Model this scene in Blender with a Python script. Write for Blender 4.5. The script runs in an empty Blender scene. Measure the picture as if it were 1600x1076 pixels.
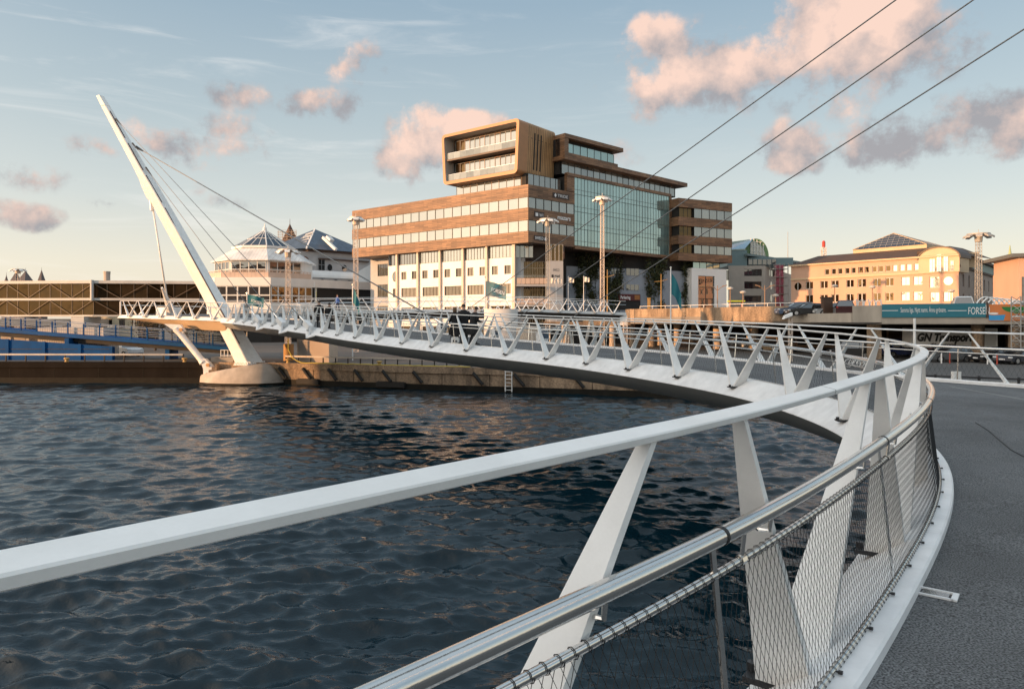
import bpy, bmesh, math, random
import numpy as np
from mathutils import Vector, Matrix
random.seed(7); rng = np.random.default_rng(7)
R = math.radians
S = bpy.context.scene
COL = S.collection

# ------------------------------------------------------------ camera
EYE, FPX = 5.79, 1100.0
cam_d = bpy.data.cameras.new('camera'); cam = bpy.data.objects.new('camera', cam_d); COL.objects.link(cam)
cam.location = (0, 0, EYE); cam.rotation_euler = (R(90), 0, 0)
cam_d.sensor_width = 36; cam_d.lens = 36*FPX/1600; cam_d.shift_y = -35/1600
cam_d.clip_start = .05; cam_d.clip_end = 4000
S.camera = cam

# ------------------------------------------------------------ sun, sky, exposure
SUN = Vector((-.91, -.415, 0)).normalized(); SUN_EL = R(6.0)
sun_v = Vector((SUN.x*math.cos(SUN_EL), SUN.y*math.cos(SUN_EL), math.sin(SUN_EL)))
sd = bpy.data.lights.new('sun', 'SUN'); sun = bpy.data.objects.new('sun', sd); COL.objects.link(sun)
sd.energy = 3.3; sd.angle = R(.5); sd.color = (1, .54, .25)
sun.rotation_euler = (-sun_v).to_track_quat('-Z', 'Y').to_euler()
S.view_settings.view_transform = 'Standard'; S.view_settings.look = 'None'
S.view_settings.exposure = 0.88; S.view_settings.gamma = 1
SKY_STRENGTH = .15

W_ = bpy.data.worlds.new('World'); S.world = W_; W_.use_nodes = True
nt = W_.node_tree; nt.nodes.clear()
def N(t, **kw):
    n = nt.nodes.new(t)
    for k, v in kw.items():
        if k == 'op': n.operation = v
        else: n.inputs[k if not k.startswith('i') else int(k[1:])].default_value = v
    return n
def L(a, b): nt.links.new(a, b)
def M(op, a, b=None, c=None, clamp=False):
    n = nt.nodes.new('ShaderNodeMath'); n.operation = op; n.use_clamp = clamp
    for i, x in enumerate((a, b, c)):
        if x is None: continue
        if hasattr(x, 'links'): L(x, n.inputs[i])
        else: n.inputs[i].default_value = x
    return n.outputs[0]
tc = nt.nodes.new('ShaderNodeTexCoord'); D_ = tc.outputs['Generated']
sky = nt.nodes.new('ShaderNodeTexSky'); sky.sky_type = 'NISHITA'; sky.sun_disc = False
sky.sun_elevation = SUN_EL; sky.sun_rotation = math.atan2(SUN.x, SUN.y) % (2*math.pi)
sky.altitude = 0; sky.air_density = 1.0; sky.dust_density = 1.2; sky.ozone_density = 1.6
sep = nt.nodes.new('ShaderNodeSeparateXYZ'); L(D_, sep.inputs[0])
az = M('ARCTAN2', sep.outputs[0], sep.outputs[1]); el = M('ARCSINE', sep.outputs[2])
def noise(scale, detail, rough, vec=None, dist=0.):
    n = nt.nodes.new('ShaderNodeTexNoise'); n.inputs['Scale'].default_value = scale
    n.inputs['Detail'].default_value = detail; n.inputs['Roughness'].default_value = rough; n.inputs['Distortion'].default_value = dist
    L(vec if vec is not None else D_, n.inputs['Vector']); return n.outputs['Fac']
comb = nt.nodes.new('ShaderNodeCombineXYZ'); L(az, comb.inputs[0]); L(el, comb.inputs[1])
wn = nt.nodes.new('ShaderNodeTexNoise'); wn.inputs['Scale'].default_value = 7; wn.inputs['Detail'].default_value = 5; L(D_, wn.inputs['Vector'])
ws_ = nt.nodes.new('ShaderNodeVectorMath'); ws_.operation = 'MULTIPLY_ADD'; L(wn.outputs['Color'], ws_.inputs[0]); ws_.inputs[1].default_value = (.15, .075, 0); ws_.inputs[2].default_value = (-.075, -.0375, 0)
cw = nt.nodes.new('ShaderNodeVectorMath'); cw.operation = 'ADD'; L(comb.outputs[0], cw.inputs[0]); L(ws_.outputs[0], cw.inputs[1])
n_big = noise(7.5, 10, .6); n_fine = noise(26, 8, .65)
offv = nt.nodes.new('ShaderNodeVectorMath'); offv.operation = 'ADD'; L(D_, offv.inputs[0]); offv.inputs[1].default_value = (-.03, -.01, .025)
n_off = noise(7.5, 10, .6, offv.outputs[0])
CL = [(1300, 50, 140, 105, 1, 1.1), (1240, 30, 80, 70, 1, 1), (1370, 60, 90, 80, .9, 1), (1020, 75, 52, 40, 1, 1), (1130, 105, 115, 62, .9, 1), (1025, 148, 65, 36, .8, .9), (1080, 120, 60, 50, .9, 1),
      (1440, 70, 80, 48, .75, .8), (1500, 78, 60, 40, .7, .6), (1250, 100, 90, 50, .95, .9),
      (1565, 195, 85, 52, .12, 1), (1430, 215, 105, 48, .15, 1), (1385, 240, 60, 30, .15, .8), (1245, 232, 55, 30, .5, .9),
      (655, 222, 50, 48, .95, .95), (625, 250, 52, 30, .6, .9), (730, 205, 48, 26, .95, .85), (690, 235, 60, 34, .8, .9),
      (540, 103, 58, 32, .65, .7), (590, 120, 36, 24, .5, .5), (500, 168, 74, 28, .15, .7), (385, 150, 56, 22, .1, .55), (600, 200, 40, 18, .1, .4),
      (310, 220, 110, 32, .65, .8), (352, 204, 52, 28, .9, .85), (150, 234, 58, 20, .3, .55), (170, 314, 40, 12, .0, .6), (32, 330, 54, 20, .2, .7),
      (30, 275, 80, 18, .15, .45), (930, 138, 60, 26, .4, .5), (870, 148, 40, 18, .5, .35), (350, 310, 46, 14, .2, .4), (980, 250, 40, 22, .3, .4), (300, 284, 30, 14, .5, .3),
      (-300, 180, 200, 60, .6, .9), (-700, 330, 240, 50, .9, .9), (1900, 300, 160, 50, .3, .9), (2300, 160, 200, 70, .5, .9)]
A = None; B = None
for (px, py, rx, ry, pk, st) in CL:
    q = math.hypot(FPX, px-800); caz = math.atan((px-800)/FPX); cel = math.atan((EYE*0+503-py)/q)
    cs = math.cos(caz)**2
    v1 = nt.nodes.new('ShaderNodeVectorMath'); v1.operation = 'SUBTRACT'; L(cw.outputs[0], v1.inputs[0]); v1.inputs[1].default_value = (caz, cel, 0)
    v2 = nt.nodes.new('ShaderNodeVectorMath'); v2.operation = 'MULTIPLY'; L(v1.outputs[0], v2.inputs[0])
    v2.inputs[1].default_value = (FPX/rx/max(cs, .3)*.66, FPX/ry/max(math.cos(caz), .5)*.66, 0)
    v3 = nt.nodes.new('ShaderNodeVectorMath'); v3.operation = 'LENGTH'; L(v2.outputs[0], v3.inputs[0])
    f = M('MULTIPLY', M('SUBTRACT', 1.0, v3.outputs['Value'], clamp=True), st)
    A = f if A is None else M('MAXIMUM', A, f)
    sp_ = nt.nodes.new('ShaderNodeSeparateXYZ'); L(v2.outputs[0], sp_.inputs[0])
    g = M('MULTIPLY', f, M('MULTIPLY', M('ADD', M('MULTIPLY', sp_.outputs[1], .75), .78), pk, clamp=True)); B = g if B is None else M('MAXIMUM', B, g)
nz = M('ADD', M('MULTIPLY', M('SUBTRACT', n_big, .5), 3.6), M('MULTIPLY', M('SUBTRACT', n_fine, .5), 2.1))
dens = M('ADD', M('MULTIPLY', A, 1.15), M('MULTIPLY', nz, M('MULTIPLY', A, 3.0, clamp=True)))
mr = nt.nodes.new('ShaderNodeMapRange'); mr.interpolation_type = 'SMOOTHSTEP'; L(dens, mr.inputs[0])
mr.inputs[1].default_value = .16; mr.inputs[2].default_value = .9; mr.inputs[3].default_value = 0; mr.inputs[4].default_value = .92
cover = mr.outputs[0]
pink = M('DIVIDE', B, M('MAXIMUM', A, .02), clamp=True)
lit = M('ADD', M('MULTIPLY', pink, .66), M('MULTIPLY', M('SUBTRACT', n_big, n_off), 4.2))
lit = M('ADD', lit, M('MULTIPLY', M('SUBTRACT', M('MULTIPLY', A, 1.0), .5), .25), clamp=True)
ccol = nt.nodes.new('ShaderNodeMix'); ccol.data_type = 'RGBA'; L(lit, ccol.inputs[0])
CLOUD_K = 1.0
ccol.inputs[6].default_value = (1.4*CLOUD_K, 1.36*CLOUD_K, 1.44*CLOUD_K, 1); ccol.inputs[7].default_value = (3.7*CLOUD_K, 2.62*CLOUD_K, 2.15*CLOUD_K, 1)
# thin high cirrus streaks
cm = nt.nodes.new('ShaderNodeMapping'); cm.inputs['Scale'].default_value = (2.2, 16, 1); cm.inputs['Rotation'].default_value = (0, 0, .06); L(comb.outputs[0], cm.inputs[0])
cir = noise(1.6, 7, .62, cm.outputs[0], .8)
mc = nt.nodes.new('ShaderNodeMapRange'); mc.interpolation_type = 'SMOOTHSTEP'; L(cir, mc.inputs[0]); mc.inputs[1].default_value = .5; mc.inputs[2].default_value = .85; mc.inputs[4].default_value = .42
cirm = M('MULTIPLY', mc.outputs[0], M('SUBTRACT', .62, M('MULTIPLY', az, 1.5), clamp=True))
# bright veil of high haze over the clear-sky model: cream at the horizon, blue above, glowing round the low sun
veil = nt.nodes.new('ShaderNodeValToRGB'); L(M('DIVIDE', el, R(90), clamp=True), veil.inputs[0])
VS = [(0, (3.55, 3.1, 2.5)), (.045, (3.4, 3.12, 2.62)), (.10, (2.6, 2.72, 2.62)), (.17, (1.92, 2.24, 2.36)), (.27, (1.28, 1.72, 2.08)), (.42, (1.9, 2.35, 2.7)), (1, (3.1, 3.45, 3.7))]
while len(veil.color_ramp.elements) < len(VS): veil.color_ramp.elements.new(.5)
for e, (p_, c_) in zip(veil.color_ramp.elements, VS): e.position = p_; e.color = (*c_, 1)
dt = nt.nodes.new('ShaderNodeVectorMath'); dt.operation = 'DOT_PRODUCT'; L(D_, dt.inputs[0]); dt.inputs[1].default_value = sun_v
glow = M('POWER', M('MAXIMUM', dt.outputs['Value'], 0.0), 3.0)
gsc = nt.nodes.new('ShaderNodeVectorMath'); gsc.operation = 'SCALE'; gsc.inputs[0].default_value = (1.0, .80, .60); L(M('MULTIPLY', glow, 8.0), gsc.inputs['Scale'])
tint0 = nt.nodes.new('ShaderNodeMix'); tint0.data_type = 'RGBA'; tint0.inputs[0].default_value = .85; L(sky.outputs[0], tint0.inputs[6]); L(veil.outputs[0], tint0.inputs[7])
tint = nt.nodes.new('ShaderNodeMix'); tint.data_type = 'RGBA'; tint.blend_type = 'ADD'; tint.inputs[0].default_value = 1; L(tint0.outputs[2], tint.inputs[6]); L(gsc.outputs[0], tint.inputs[7])
m1 = nt.nodes.new('ShaderNodeMix'); m1.data_type = 'RGBA'; L(cirm, m1.inputs[0]); L(tint.outputs[2], m1.inputs[6]); m1.inputs[7].default_value = (4.2, 4.0, 3.8, 1)
m2 = nt.nodes.new('ShaderNodeMix'); m2.data_type = 'RGBA'; L(cover, m2.inputs[0]); L(m1.outputs[2], m2.inputs[6]); L(ccol.outputs[2], m2.inputs[7])
bg = nt.nodes.new('ShaderNodeBackground'); bg.inputs['Strength'].default_value = SKY_STRENGTH; L(m2.outputs[2], bg.inputs[0])
wo = nt.nodes.new('ShaderNodeOutputWorld'); L(bg.outputs[0], wo.inputs[0])

# ------------------------------------------------------------ materials
MATS = {}
def mat(name, col, rough=.6, metal=0., var=.12, scale=.6, bump=0., bscale=20., spec=.5, stretch=(1, 1, 1), col2=None, fine=0.):
    if name in MATS: return MATS[name]
    m = bpy.data.materials.new(name); m.use_nodes = True; t = m.node_tree; b = t.nodes['Principled BSDF']
    b.inputs['Roughness'].default_value = rough; b.inputs['Metallic'].default_value = metal; b.inputs['Specular IOR Level'].default_value = spec
    g = t.nodes.new('ShaderNodeNewGeometry'); mp = t.nodes.new('ShaderNodeMapping'); mp.inputs['Scale'].default_value = stretch
    t.links.new(g.outputs['Position'], mp.inputs[0])
    n = t.nodes.new('ShaderNodeTexNoise'); n.inputs['Scale'].default_value = scale; n.inputs['Detail'].default_value = 6; n.inputs['Roughness'].default_value = .6
    t.links.new(mp.outputs[0], n.inputs['Vector'])
    r = t.nodes.new('ShaderNodeMapRange'); r.inputs[1].default_value = .28; r.inputs[2].default_value = .72; t.links.new(n.outputs['Fac'], r.inputs[0])
    mx = t.nodes.new('ShaderNodeMix'); mx.data_type = 'RGBA'; t.links.new(r.outputs[0], mx.inputs[0])
    lo = col2 if col2 else tuple(c*(1-var) for c in col)
    mx.inputs[6].default_value = (*lo, 1); mx.inputs[7].default_value = (*(min(1, c*(1+var*.6)) for c in col), 1)
    out = mx.outputs[2]
    if fine:
        n3 = t.nodes.new('ShaderNodeTexNoise'); n3.inputs['Scale'].default_value = bscale; n3.inputs['Detail'].default_value = 2; t.links.new(g.outputs['Position'], n3.inputs['Vector'])
        r3 = t.nodes.new('ShaderNodeMapRange'); r3.inputs[1].default_value = .3; r3.inputs[2].default_value = .7; r3.inputs[3].default_value = 1-fine; r3.inputs[4].default_value = 1+fine
        t.links.new(n3.outputs['Fac'], r3.inputs[0])
        v = t.nodes.new('ShaderNodeVectorMath'); v.operation = 'SCALE'; t.links.new(out, v.inputs[0]); t.links.new(r3.outputs[0], v.inputs['Scale']); out = v.outputs[0]
    t.links.new(out, b.inputs['Base Color'])
    rr = t.nodes.new('ShaderNodeMapRange'); rr.inputs[3].default_value = max(.02, rough*.8); rr.inputs[4].default_value = min(1, rough*1.2); t.links.new(n.outputs['Fac'], rr.inputs[0]); t.links.new(rr.outputs[0], b.inputs['Roughness'])
    if bump:
        n2 = t.nodes.new('ShaderNodeTexNoise'); n2.inputs['Scale'].default_value = bscale; n2.inputs['Detail'].default_value = 3; t.links.new(g.outputs['Position'], n2.inputs['Vector'])
        bp = t.nodes.new('ShaderNodeBump'); bp.inputs['Strength'].default_value = bump; bp.inputs['Distance'].default_value = .02; t.links.new(n2.outputs['Fac'], bp.inputs['Height']); t.links.new(bp.outputs[0], b.inputs['Normal'])
    MATS[name] = m; return m
def plank(name, c1, c2, mortar, bw=2.8, bh=.32, ms=.018, rough=.55, vertical=False, metal=0.):
    if name in MATS: return MATS[name]
    m = bpy.data.materials.new(name); m.use_nodes = True; t = m.node_tree; b = t.nodes['Principled BSDF']; b.inputs['Roughness'].default_value = rough; b.inputs['Metallic'].default_value = metal
    uv = t.nodes.new('ShaderNodeUVMap'); mp = t.nodes.new('ShaderNodeMapping'); t.links.new(uv.outputs[0], mp.inputs[0])
    if vertical: mp.inputs['Rotation'].default_value = (0, 0, R(90))
    br = t.nodes.new('ShaderNodeTexBrick'); br.inputs['Scale'].default_value = 1; br.inputs['Brick Width'].default_value = bw; br.inputs['Row Height'].default_value = bh
    br.inputs['Mortar Size'].default_value = ms; br.inputs['Mortar Smooth'].default_value = .1; br.inputs['Bias'].default_value = -.1
    br.inputs['Color1'].default_value = (*c1, 1); br.inputs['Color2'].default_value = (*c2, 1); br.inputs['Mortar'].default_value = (*mortar, 1); t.links.new(mp.outputs[0], br.inputs['Vector'])
    g = t.nodes.new('ShaderNodeNewGeometry'); n = t.nodes.new('ShaderNodeTexNoise'); n.inputs['Scale'].default_value = .5; n.inputs['Detail'].default_value = 6; t.links.new(g.outputs['Position'], n.inputs['Vector'])
    r = t.nodes.new('ShaderNodeMapRange'); r.inputs[1].default_value = .3; r.inputs[2].default_value = .7; r.inputs[3].default_value = .78; r.inputs[4].default_value = 1.2; t.links.new(n.outputs['Fac'], r.inputs[0])
    v = t.nodes.new('ShaderNodeVectorMath'); v.operation = 'SCALE'; t.links.new(br.outputs['Color'], v.inputs[0]); t.links.new(r.outputs[0], v.inputs['Scale']); t.links.new(v.outputs[0], b.inputs['Base Color'])
    bp = t.nodes.new('ShaderNodeBump'); bp.inputs['Strength'].default_value = .4; bp.inputs['Distance'].default_value = .02; bp.invert = True; t.links.new(br.outputs['Fac'], bp.inputs['Height']); t.links.new(bp.outputs[0], b.inputs['Normal'])
    MATS[name] = m; return m
def glassm(name, col, refl=(.9, .9, .9), f=.35, rough=.02, var=.5, wob=.02):
    """opaque facade glazing: dark room behind, coated reflective pane in front; every pane a little different"""
    if name in MATS: return MATS[name]
    m = bpy.data.materials.new(name); m.use_nodes = True; t = m.node_tree; t.nodes.clear()
    oi = t.nodes.new('ShaderNodeObjectInfo'); g = t.nodes.new('ShaderNodeNewGeometry')
    n = t.nodes.new('ShaderNodeTexNoise'); n.inputs['Scale'].default_value = .8; n.inputs['Detail'].default_value = 4; t.links.new(g.outputs['Position'], n.inputs['Vector'])
    ad = t.nodes.new('ShaderNodeMath'); ad.operation = 'ADD'; t.links.new(oi.outputs['Random'], ad.inputs[0]); t.links.new(n.outputs['Fac'], ad.inputs[1])
    r = t.nodes.new('ShaderNodeMapRange'); r.inputs[1].default_value = .2; r.inputs[2].default_value = 1.6; r.inputs[3].default_value = 1-var; r.inputs[4].default_value = 1+var; t.links.new(ad.outputs[0], r.inputs[0])
    v = t.nodes.new('ShaderNodeVectorMath'); v.operation = 'SCALE'; v.inputs[0].default_value = col; t.links.new(r.outputs[0], v.inputs['Scale'])
    d = t.nodes.new('ShaderNodeBsdfDiffuse'); t.links.new(v.outputs[0], d.inputs[0])
    gl = t.nodes.new('ShaderNodeBsdfGlossy'); gl.inputs['Color'].default_value = (*refl, 1); gl.inputs['Roughness'].default_value = rough
    n2 = t.nodes.new('ShaderNodeTexNoise'); n2.inputs['Scale'].default_value = .35; n2.inputs['Detail'].default_value = 2; t.links.new(g.outputs['Position'], n2.inputs['Vector'])
    bp = t.nodes.new('ShaderNodeBump'); bp.inputs['Strength'].default_value = 1; bp.inputs['Distance'].default_value = wob; t.links.new(n2.outputs['Fac'], bp.inputs['Height']); t.links.new(bp.outputs[0], gl.inputs['Normal'])
    fr = t.nodes.new('ShaderNodeLayerWeight'); fr.inputs['Blend'].default_value = .5
    pw = t.nodes.new('ShaderNodeMath'); pw.operation = 'POWER'; pw.inputs[1].default_value = 5; t.links.new(fr.outputs['Facing'], pw.inputs[0])
    mf = t.nodes.new('ShaderNodeMath'); mf.operation = 'MULTIPLY_ADD'; mf.inputs[1].default_value = 1-f; mf.inputs[2].default_value = f; t.links.new(pw.outputs[0], mf.inputs[0])
    mx = t.nodes.new('ShaderNodeMixShader'); t.links.new(mf.outputs[0], mx.inputs[0]); t.links.new(d.outputs[0], mx.inputs[1]); t.links.new(gl.outputs[0], mx.inputs[2])
    o = t.nodes.new('ShaderNodeOutputMaterial'); t.links.new(mx.outputs[0], o.inputs[0]); MATS[name] = m; return m

white = mat('white_steel', (.86, .86, .85), .36, col2=(.77, .765, .745), scale=2.4, bump=.03, bscale=90, fine=.012)
whiteplate = mat('white_steel_worn', (.84, .85, .86), .42, var=.16, scale=2.5, bump=.05, bscale=40)
girderp = mat('girder_paint', (.36, .37, .36), .5, var=.12, scale=.8, stretch=(1, 1, 3))
steel = mat('stainless_steel', (.72, .71, .69), .17, 1., var=.06, scale=3, bump=.02, bscale=150)
blackwire = mat('net_wire', (.018, .018, .019), .45, .3)
darksteel = mat('dark_steel', (.045, .045, .048), .45, .5)
cablem = mat('cable_steel', (.27, .27, .27), .5, .3)
asph = mat('deck_asphalt', (.138, .144, .15), .9, var=.4, scale=.6, bump=.8, bscale=85, fine=.9)
concrete = mat('concrete', (.40, .36, .31), .85, var=.3, scale=.5, bump=.25, bscale=14, stretch=(1, 1, .35))
concrete_d = mat('stained_concrete', (.42, .30, .20), .9, col2=(.075, .055, .04), scale=1.0, bump=.6, bscale=7, stretch=(1, 1, .22), fine=.3)
quaym = mat('shaded_quay_concrete', (.017, .014, .012), .85, spec=.08, var=.5, scale=.6, bump=.4, bscale=8, stretch=(1, 1, .4))  # shade on the left quay is put into this dark colour
groundm = mat('yard_asphalt', (.10, .095, .09), .9, var=.3, scale=.12, bump=.2, bscale=30)
brown = plank('brown_cladding', (.27, .145, .075), (.135, .07, .038), (.04, .022, .014), bw=2.3, bh=.3)
goldw = plank('gold_slats', (.46, .26, .115), (.36, .20, .085), (.10, .05, .02), bw=12, bh=.5, ms=.05, vertical=True)
goldf = mat('gold_frame', (.42, .20, .085), .45, var=.12, scale=1)
goldint = mat('loggia_lining', (.46, .42, .38), .7)
render_w = mat('white_render', (.84, .83, .81), .8, var=.08, scale=.3, stretch=(1, 1, .4))
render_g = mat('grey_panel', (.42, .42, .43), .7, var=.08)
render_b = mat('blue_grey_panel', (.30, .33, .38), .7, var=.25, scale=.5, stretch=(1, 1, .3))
dark = mat('dark_void', (.02, .019, .018), .8)
darkbrown = mat('dark_brown_metal', (.075, .042, .028), .5, var=.2)
frame_d = mat('dark_window_frame', (.04, .038, .036), .4)
frame_w = mat('white_window_frame', (.7, .69, .66), .5)
frame_g = mat('grey_window_frame', (.3, .3, .3), .5)
g_warm = glassm('reflective_glass', (.09, .10, .10), (.95, .93, .88), .30)
g_case = glassm('casement_glass', (.10, .085, .065), (.9, .85, .78), .10, var=.8)
g_walk = glassm('walkway_glass', (.026, .018, .010), (.8, .55, .28), .045, var=.8, wob=.15)
g_mix = glassm('office_glass', (.13, .135, .125), (.9, .93, .92), .27, var=.8)
g_teal = glassm('teal_glass', (.17, .25, .24), (.74, .92, .90), .36, var=.55)
g_dark = glassm('dark_glass', (.025, .026, .028), (.9, .9, .9), .22)
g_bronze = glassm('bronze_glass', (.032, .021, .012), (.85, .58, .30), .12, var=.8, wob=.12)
g_slate = glassm('roof_glass', (.03, .04, .055), (.7, .8, .92), .07)
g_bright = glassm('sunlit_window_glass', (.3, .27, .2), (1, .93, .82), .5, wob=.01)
skin = mat('skin', (.55, .33, .24), .55)
bluep = mat('blue_paint', (.003, .072, .235), .65, var=.25, scale=.7, spec=.12)
teal = mat('teal_cloth', (.012, .15, .19), .7, var=.2)
orange_n = mat('pink_netting', (.38, .10, .14), .8, var=.4, scale=.5)

# ------------------------------------------------------------ mesh helpers
def W(px, py, Y): return Vector(((px-800)/FPX*Y, Y, EYE+(503-py)/FPX*Y))
def X(px, Y): return (px-800)/FPX*Y
def Z(py, Y): return EYE+(503-py)/FPX*Y
class MB:
    def __init__(s): s.v = []; s.f = []; s.m = []
    def poly(s, pts, mi=0):
        i = len(s.v); s.v += [tuple(p) for p in pts]; s.f.append(tuple(range(i, i+len(pts)))); s.m.append(mi)
    def hexa(s, p, mi=0):
        i = len(s.v); s.v += [tuple(q) for q in p]
        for q in ((3, 2, 1, 0), (4, 5, 6, 7), (0, 1, 5, 4), (1, 2, 6, 5), (2, 3, 7, 6), (3, 0, 4, 7)):
            s.f.append(tuple(i+k for k in q)); s.m.append(mi)
    def box(s, x0, x1, y0, y1, z0, z1, mi=0):
        s.hexa([(x0, y0, z0), (x1, y0, z0), (x1, y1, z0), (x0, y1, z0), (x0, y0, z1), (x1, y0, z1), (x1, y1, z1), (x0, y1, z1)], mi)
    def bar(s, a, b, w, h=None, up=(0, 0, 1), mi=0, w2=None, h2=None):
        a = Vector(a); b = Vector(b); h = w if h is None else h; w2 = w if w2 is None else w2; h2 = h if h2 is None else h2
        t = (b-a).normalized(); u = Vector(up)
        x = t.cross(u)
        if x.length < 1e-3: x = t.cross(Vector((0, 1, 0)))
        x.normalize(); y = x.cross(t)
        P = []
        for c, ww, hh in ((a, w, h), (b, w2, h2)):
            P += [c-x*ww/2-y*hh/2, c+x*ww/2-y*hh/2, c+x*ww/2+y*hh/2, c-x*ww/2+y*hh/2]
        s.hexa(P, mi)
    def loft(s, rings, mi=0, cap=True, closed=False):
        n = len(rings[0]); i0 = len(s.v)
        for r in rings: s.v += [tuple(p) for p in r]
        K = len(rings)
        for k in range(K if closed else K-1):
            a = i0+k*n; b = i0+((k+1) % K)*n
            for j in range(n):
                j2 = (j+1) % n; s.f.append((a+j, a+j2, b+j2, b+j)); s.m.append(mi)
        if cap and not closed:
            s.f.append(tuple(i0+j for j in reversed(range(n)))); s.m.append(mi)
            s.f.append(tuple(i0+(K-1)*n+j for j in range(n))); s.m.append(mi)
    def tube(s, pts, r, n=8, mi=0, cap=True):
        pts = [Vector(p) for p in pts]; rings = []; x = None
        for k, p in enumerate(pts):
            t = (pts[min(k+1, len(pts)-1)]-pts[max(k-1, 0)]).normalized()
            if x is None:
                x = t.cross(Vector((0, 0, 1)))
                if x.length < 1e-3: x = Vector((1, 0, 0))
            else: x = x-t*x.dot(t)
            x.normalize(); y = t.cross(x); rr = r[k] if isinstance(r, (list, tuple)) else r
            rings.append([p+x*rr*math.cos(2*math.pi*j/n)+y*rr*math.sin(2*math.pi*j/n) for j in range(n)])
        s.loft(rings, mi, cap)
    def lathe(s, c, prof, n=16, mi=0, cap=True):
        c = Vector(c)
        s.loft([[c+Vector((r*math.cos(2*math.pi*j/n), r*math.sin(2*math.pi*j/n), z)) for j in range(n)] for r, z in prof], mi, cap)
    def prism(s, poly, z0, z1, mi=0):
        s.loft([[(x, y, z0) for x, y in poly], [(x, y, z1) for x, y in poly]], mi)
    def build(s, name, mats, parent=None, smooth=False, uv=True, label=None):
        me = bpy.data.meshes.new(name); V = np.array(s.v, dtype=np.float64)
        c = (V.min(0)+V.max(0))/2; c[2] = V[:, 2].min()
        me.from_pydata((V-c).tolist(), [], s.f); 
        mats = mats if isinstance(mats, (list, tuple)) else [mats]
        for m in mats: me.materials.append(m)
        me.polygons.foreach_set('material_index', s.m)
        if smooth is not False:
            me.polygons.foreach_set('use_smooth', [True]*len(me.polygons))
            if smooth is not True: me.set_sharp_from_angle(angle=R(smooth))
        if uv:
            nf = len(me.polygons); nr = np.empty(nf*3); me.polygons.foreach_get('normal', nr); nr = nr.reshape(-1, 3)
            lt = np.empty(nf, int); me.polygons.foreach_get('loop_total', lt); fi = np.repeat(np.arange(nf), lt)
            vi = np.empty(len(me.loops), int); me.loops.foreach_get('vertex_index', vi); P = V[vi]; n = nr[fi]
            hl = np.hypot(n[:, 0], n[:, 1])+1e-9; flat = np.abs(n[:, 2]) > .7
            u = np.where(flat, P[:, 0], (P[:, 0]*-n[:, 1]+P[:, 1]*n[:, 0])/hl); w = np.where(flat, P[:, 1], P[:, 2])
            me.uv_layers.new(name='UVMap').data.foreach_set('uv', np.stack([u, w], 1).ravel())
        o = bpy.data.objects.new(name, me); COL.objects.link(o)
        off = Vector((0, 0, 0)); p = parent
        while p is not None: off += p.location; p = p.parent
        o.location = Vector(c)-off
        if parent is not None: o.parent = parent
        if label: o['label'] = label
        return o
def tag(o, label, cat, group=None):
    o['label'] = label; o['category'] = cat
    if group: o['group'] = group
    return o
def thing(name, loc, label, cat, group=None):
    o = bpy.data.objects.new(name, None); COL.objects.link(o); o.location = loc; o.empty_display_size = .3
    return tag(o, label, cat, group)
def struct(o): o['kind'] = 'structure'; return o
def copy_tree(o, loc, rz=None, parent=None, label=None):
    c = o.copy(); COL.objects.link(c)
    if parent is not None: c.parent = parent
    else:
        c.location = loc
        if rz is not None: c.rotation_euler = (0, 0, rz)
        if label: c['label'] = label
    for ch in list(o.children): copy_tree(ch, None, None, c)
    return c
def kids(o): return list(o.children)

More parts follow.
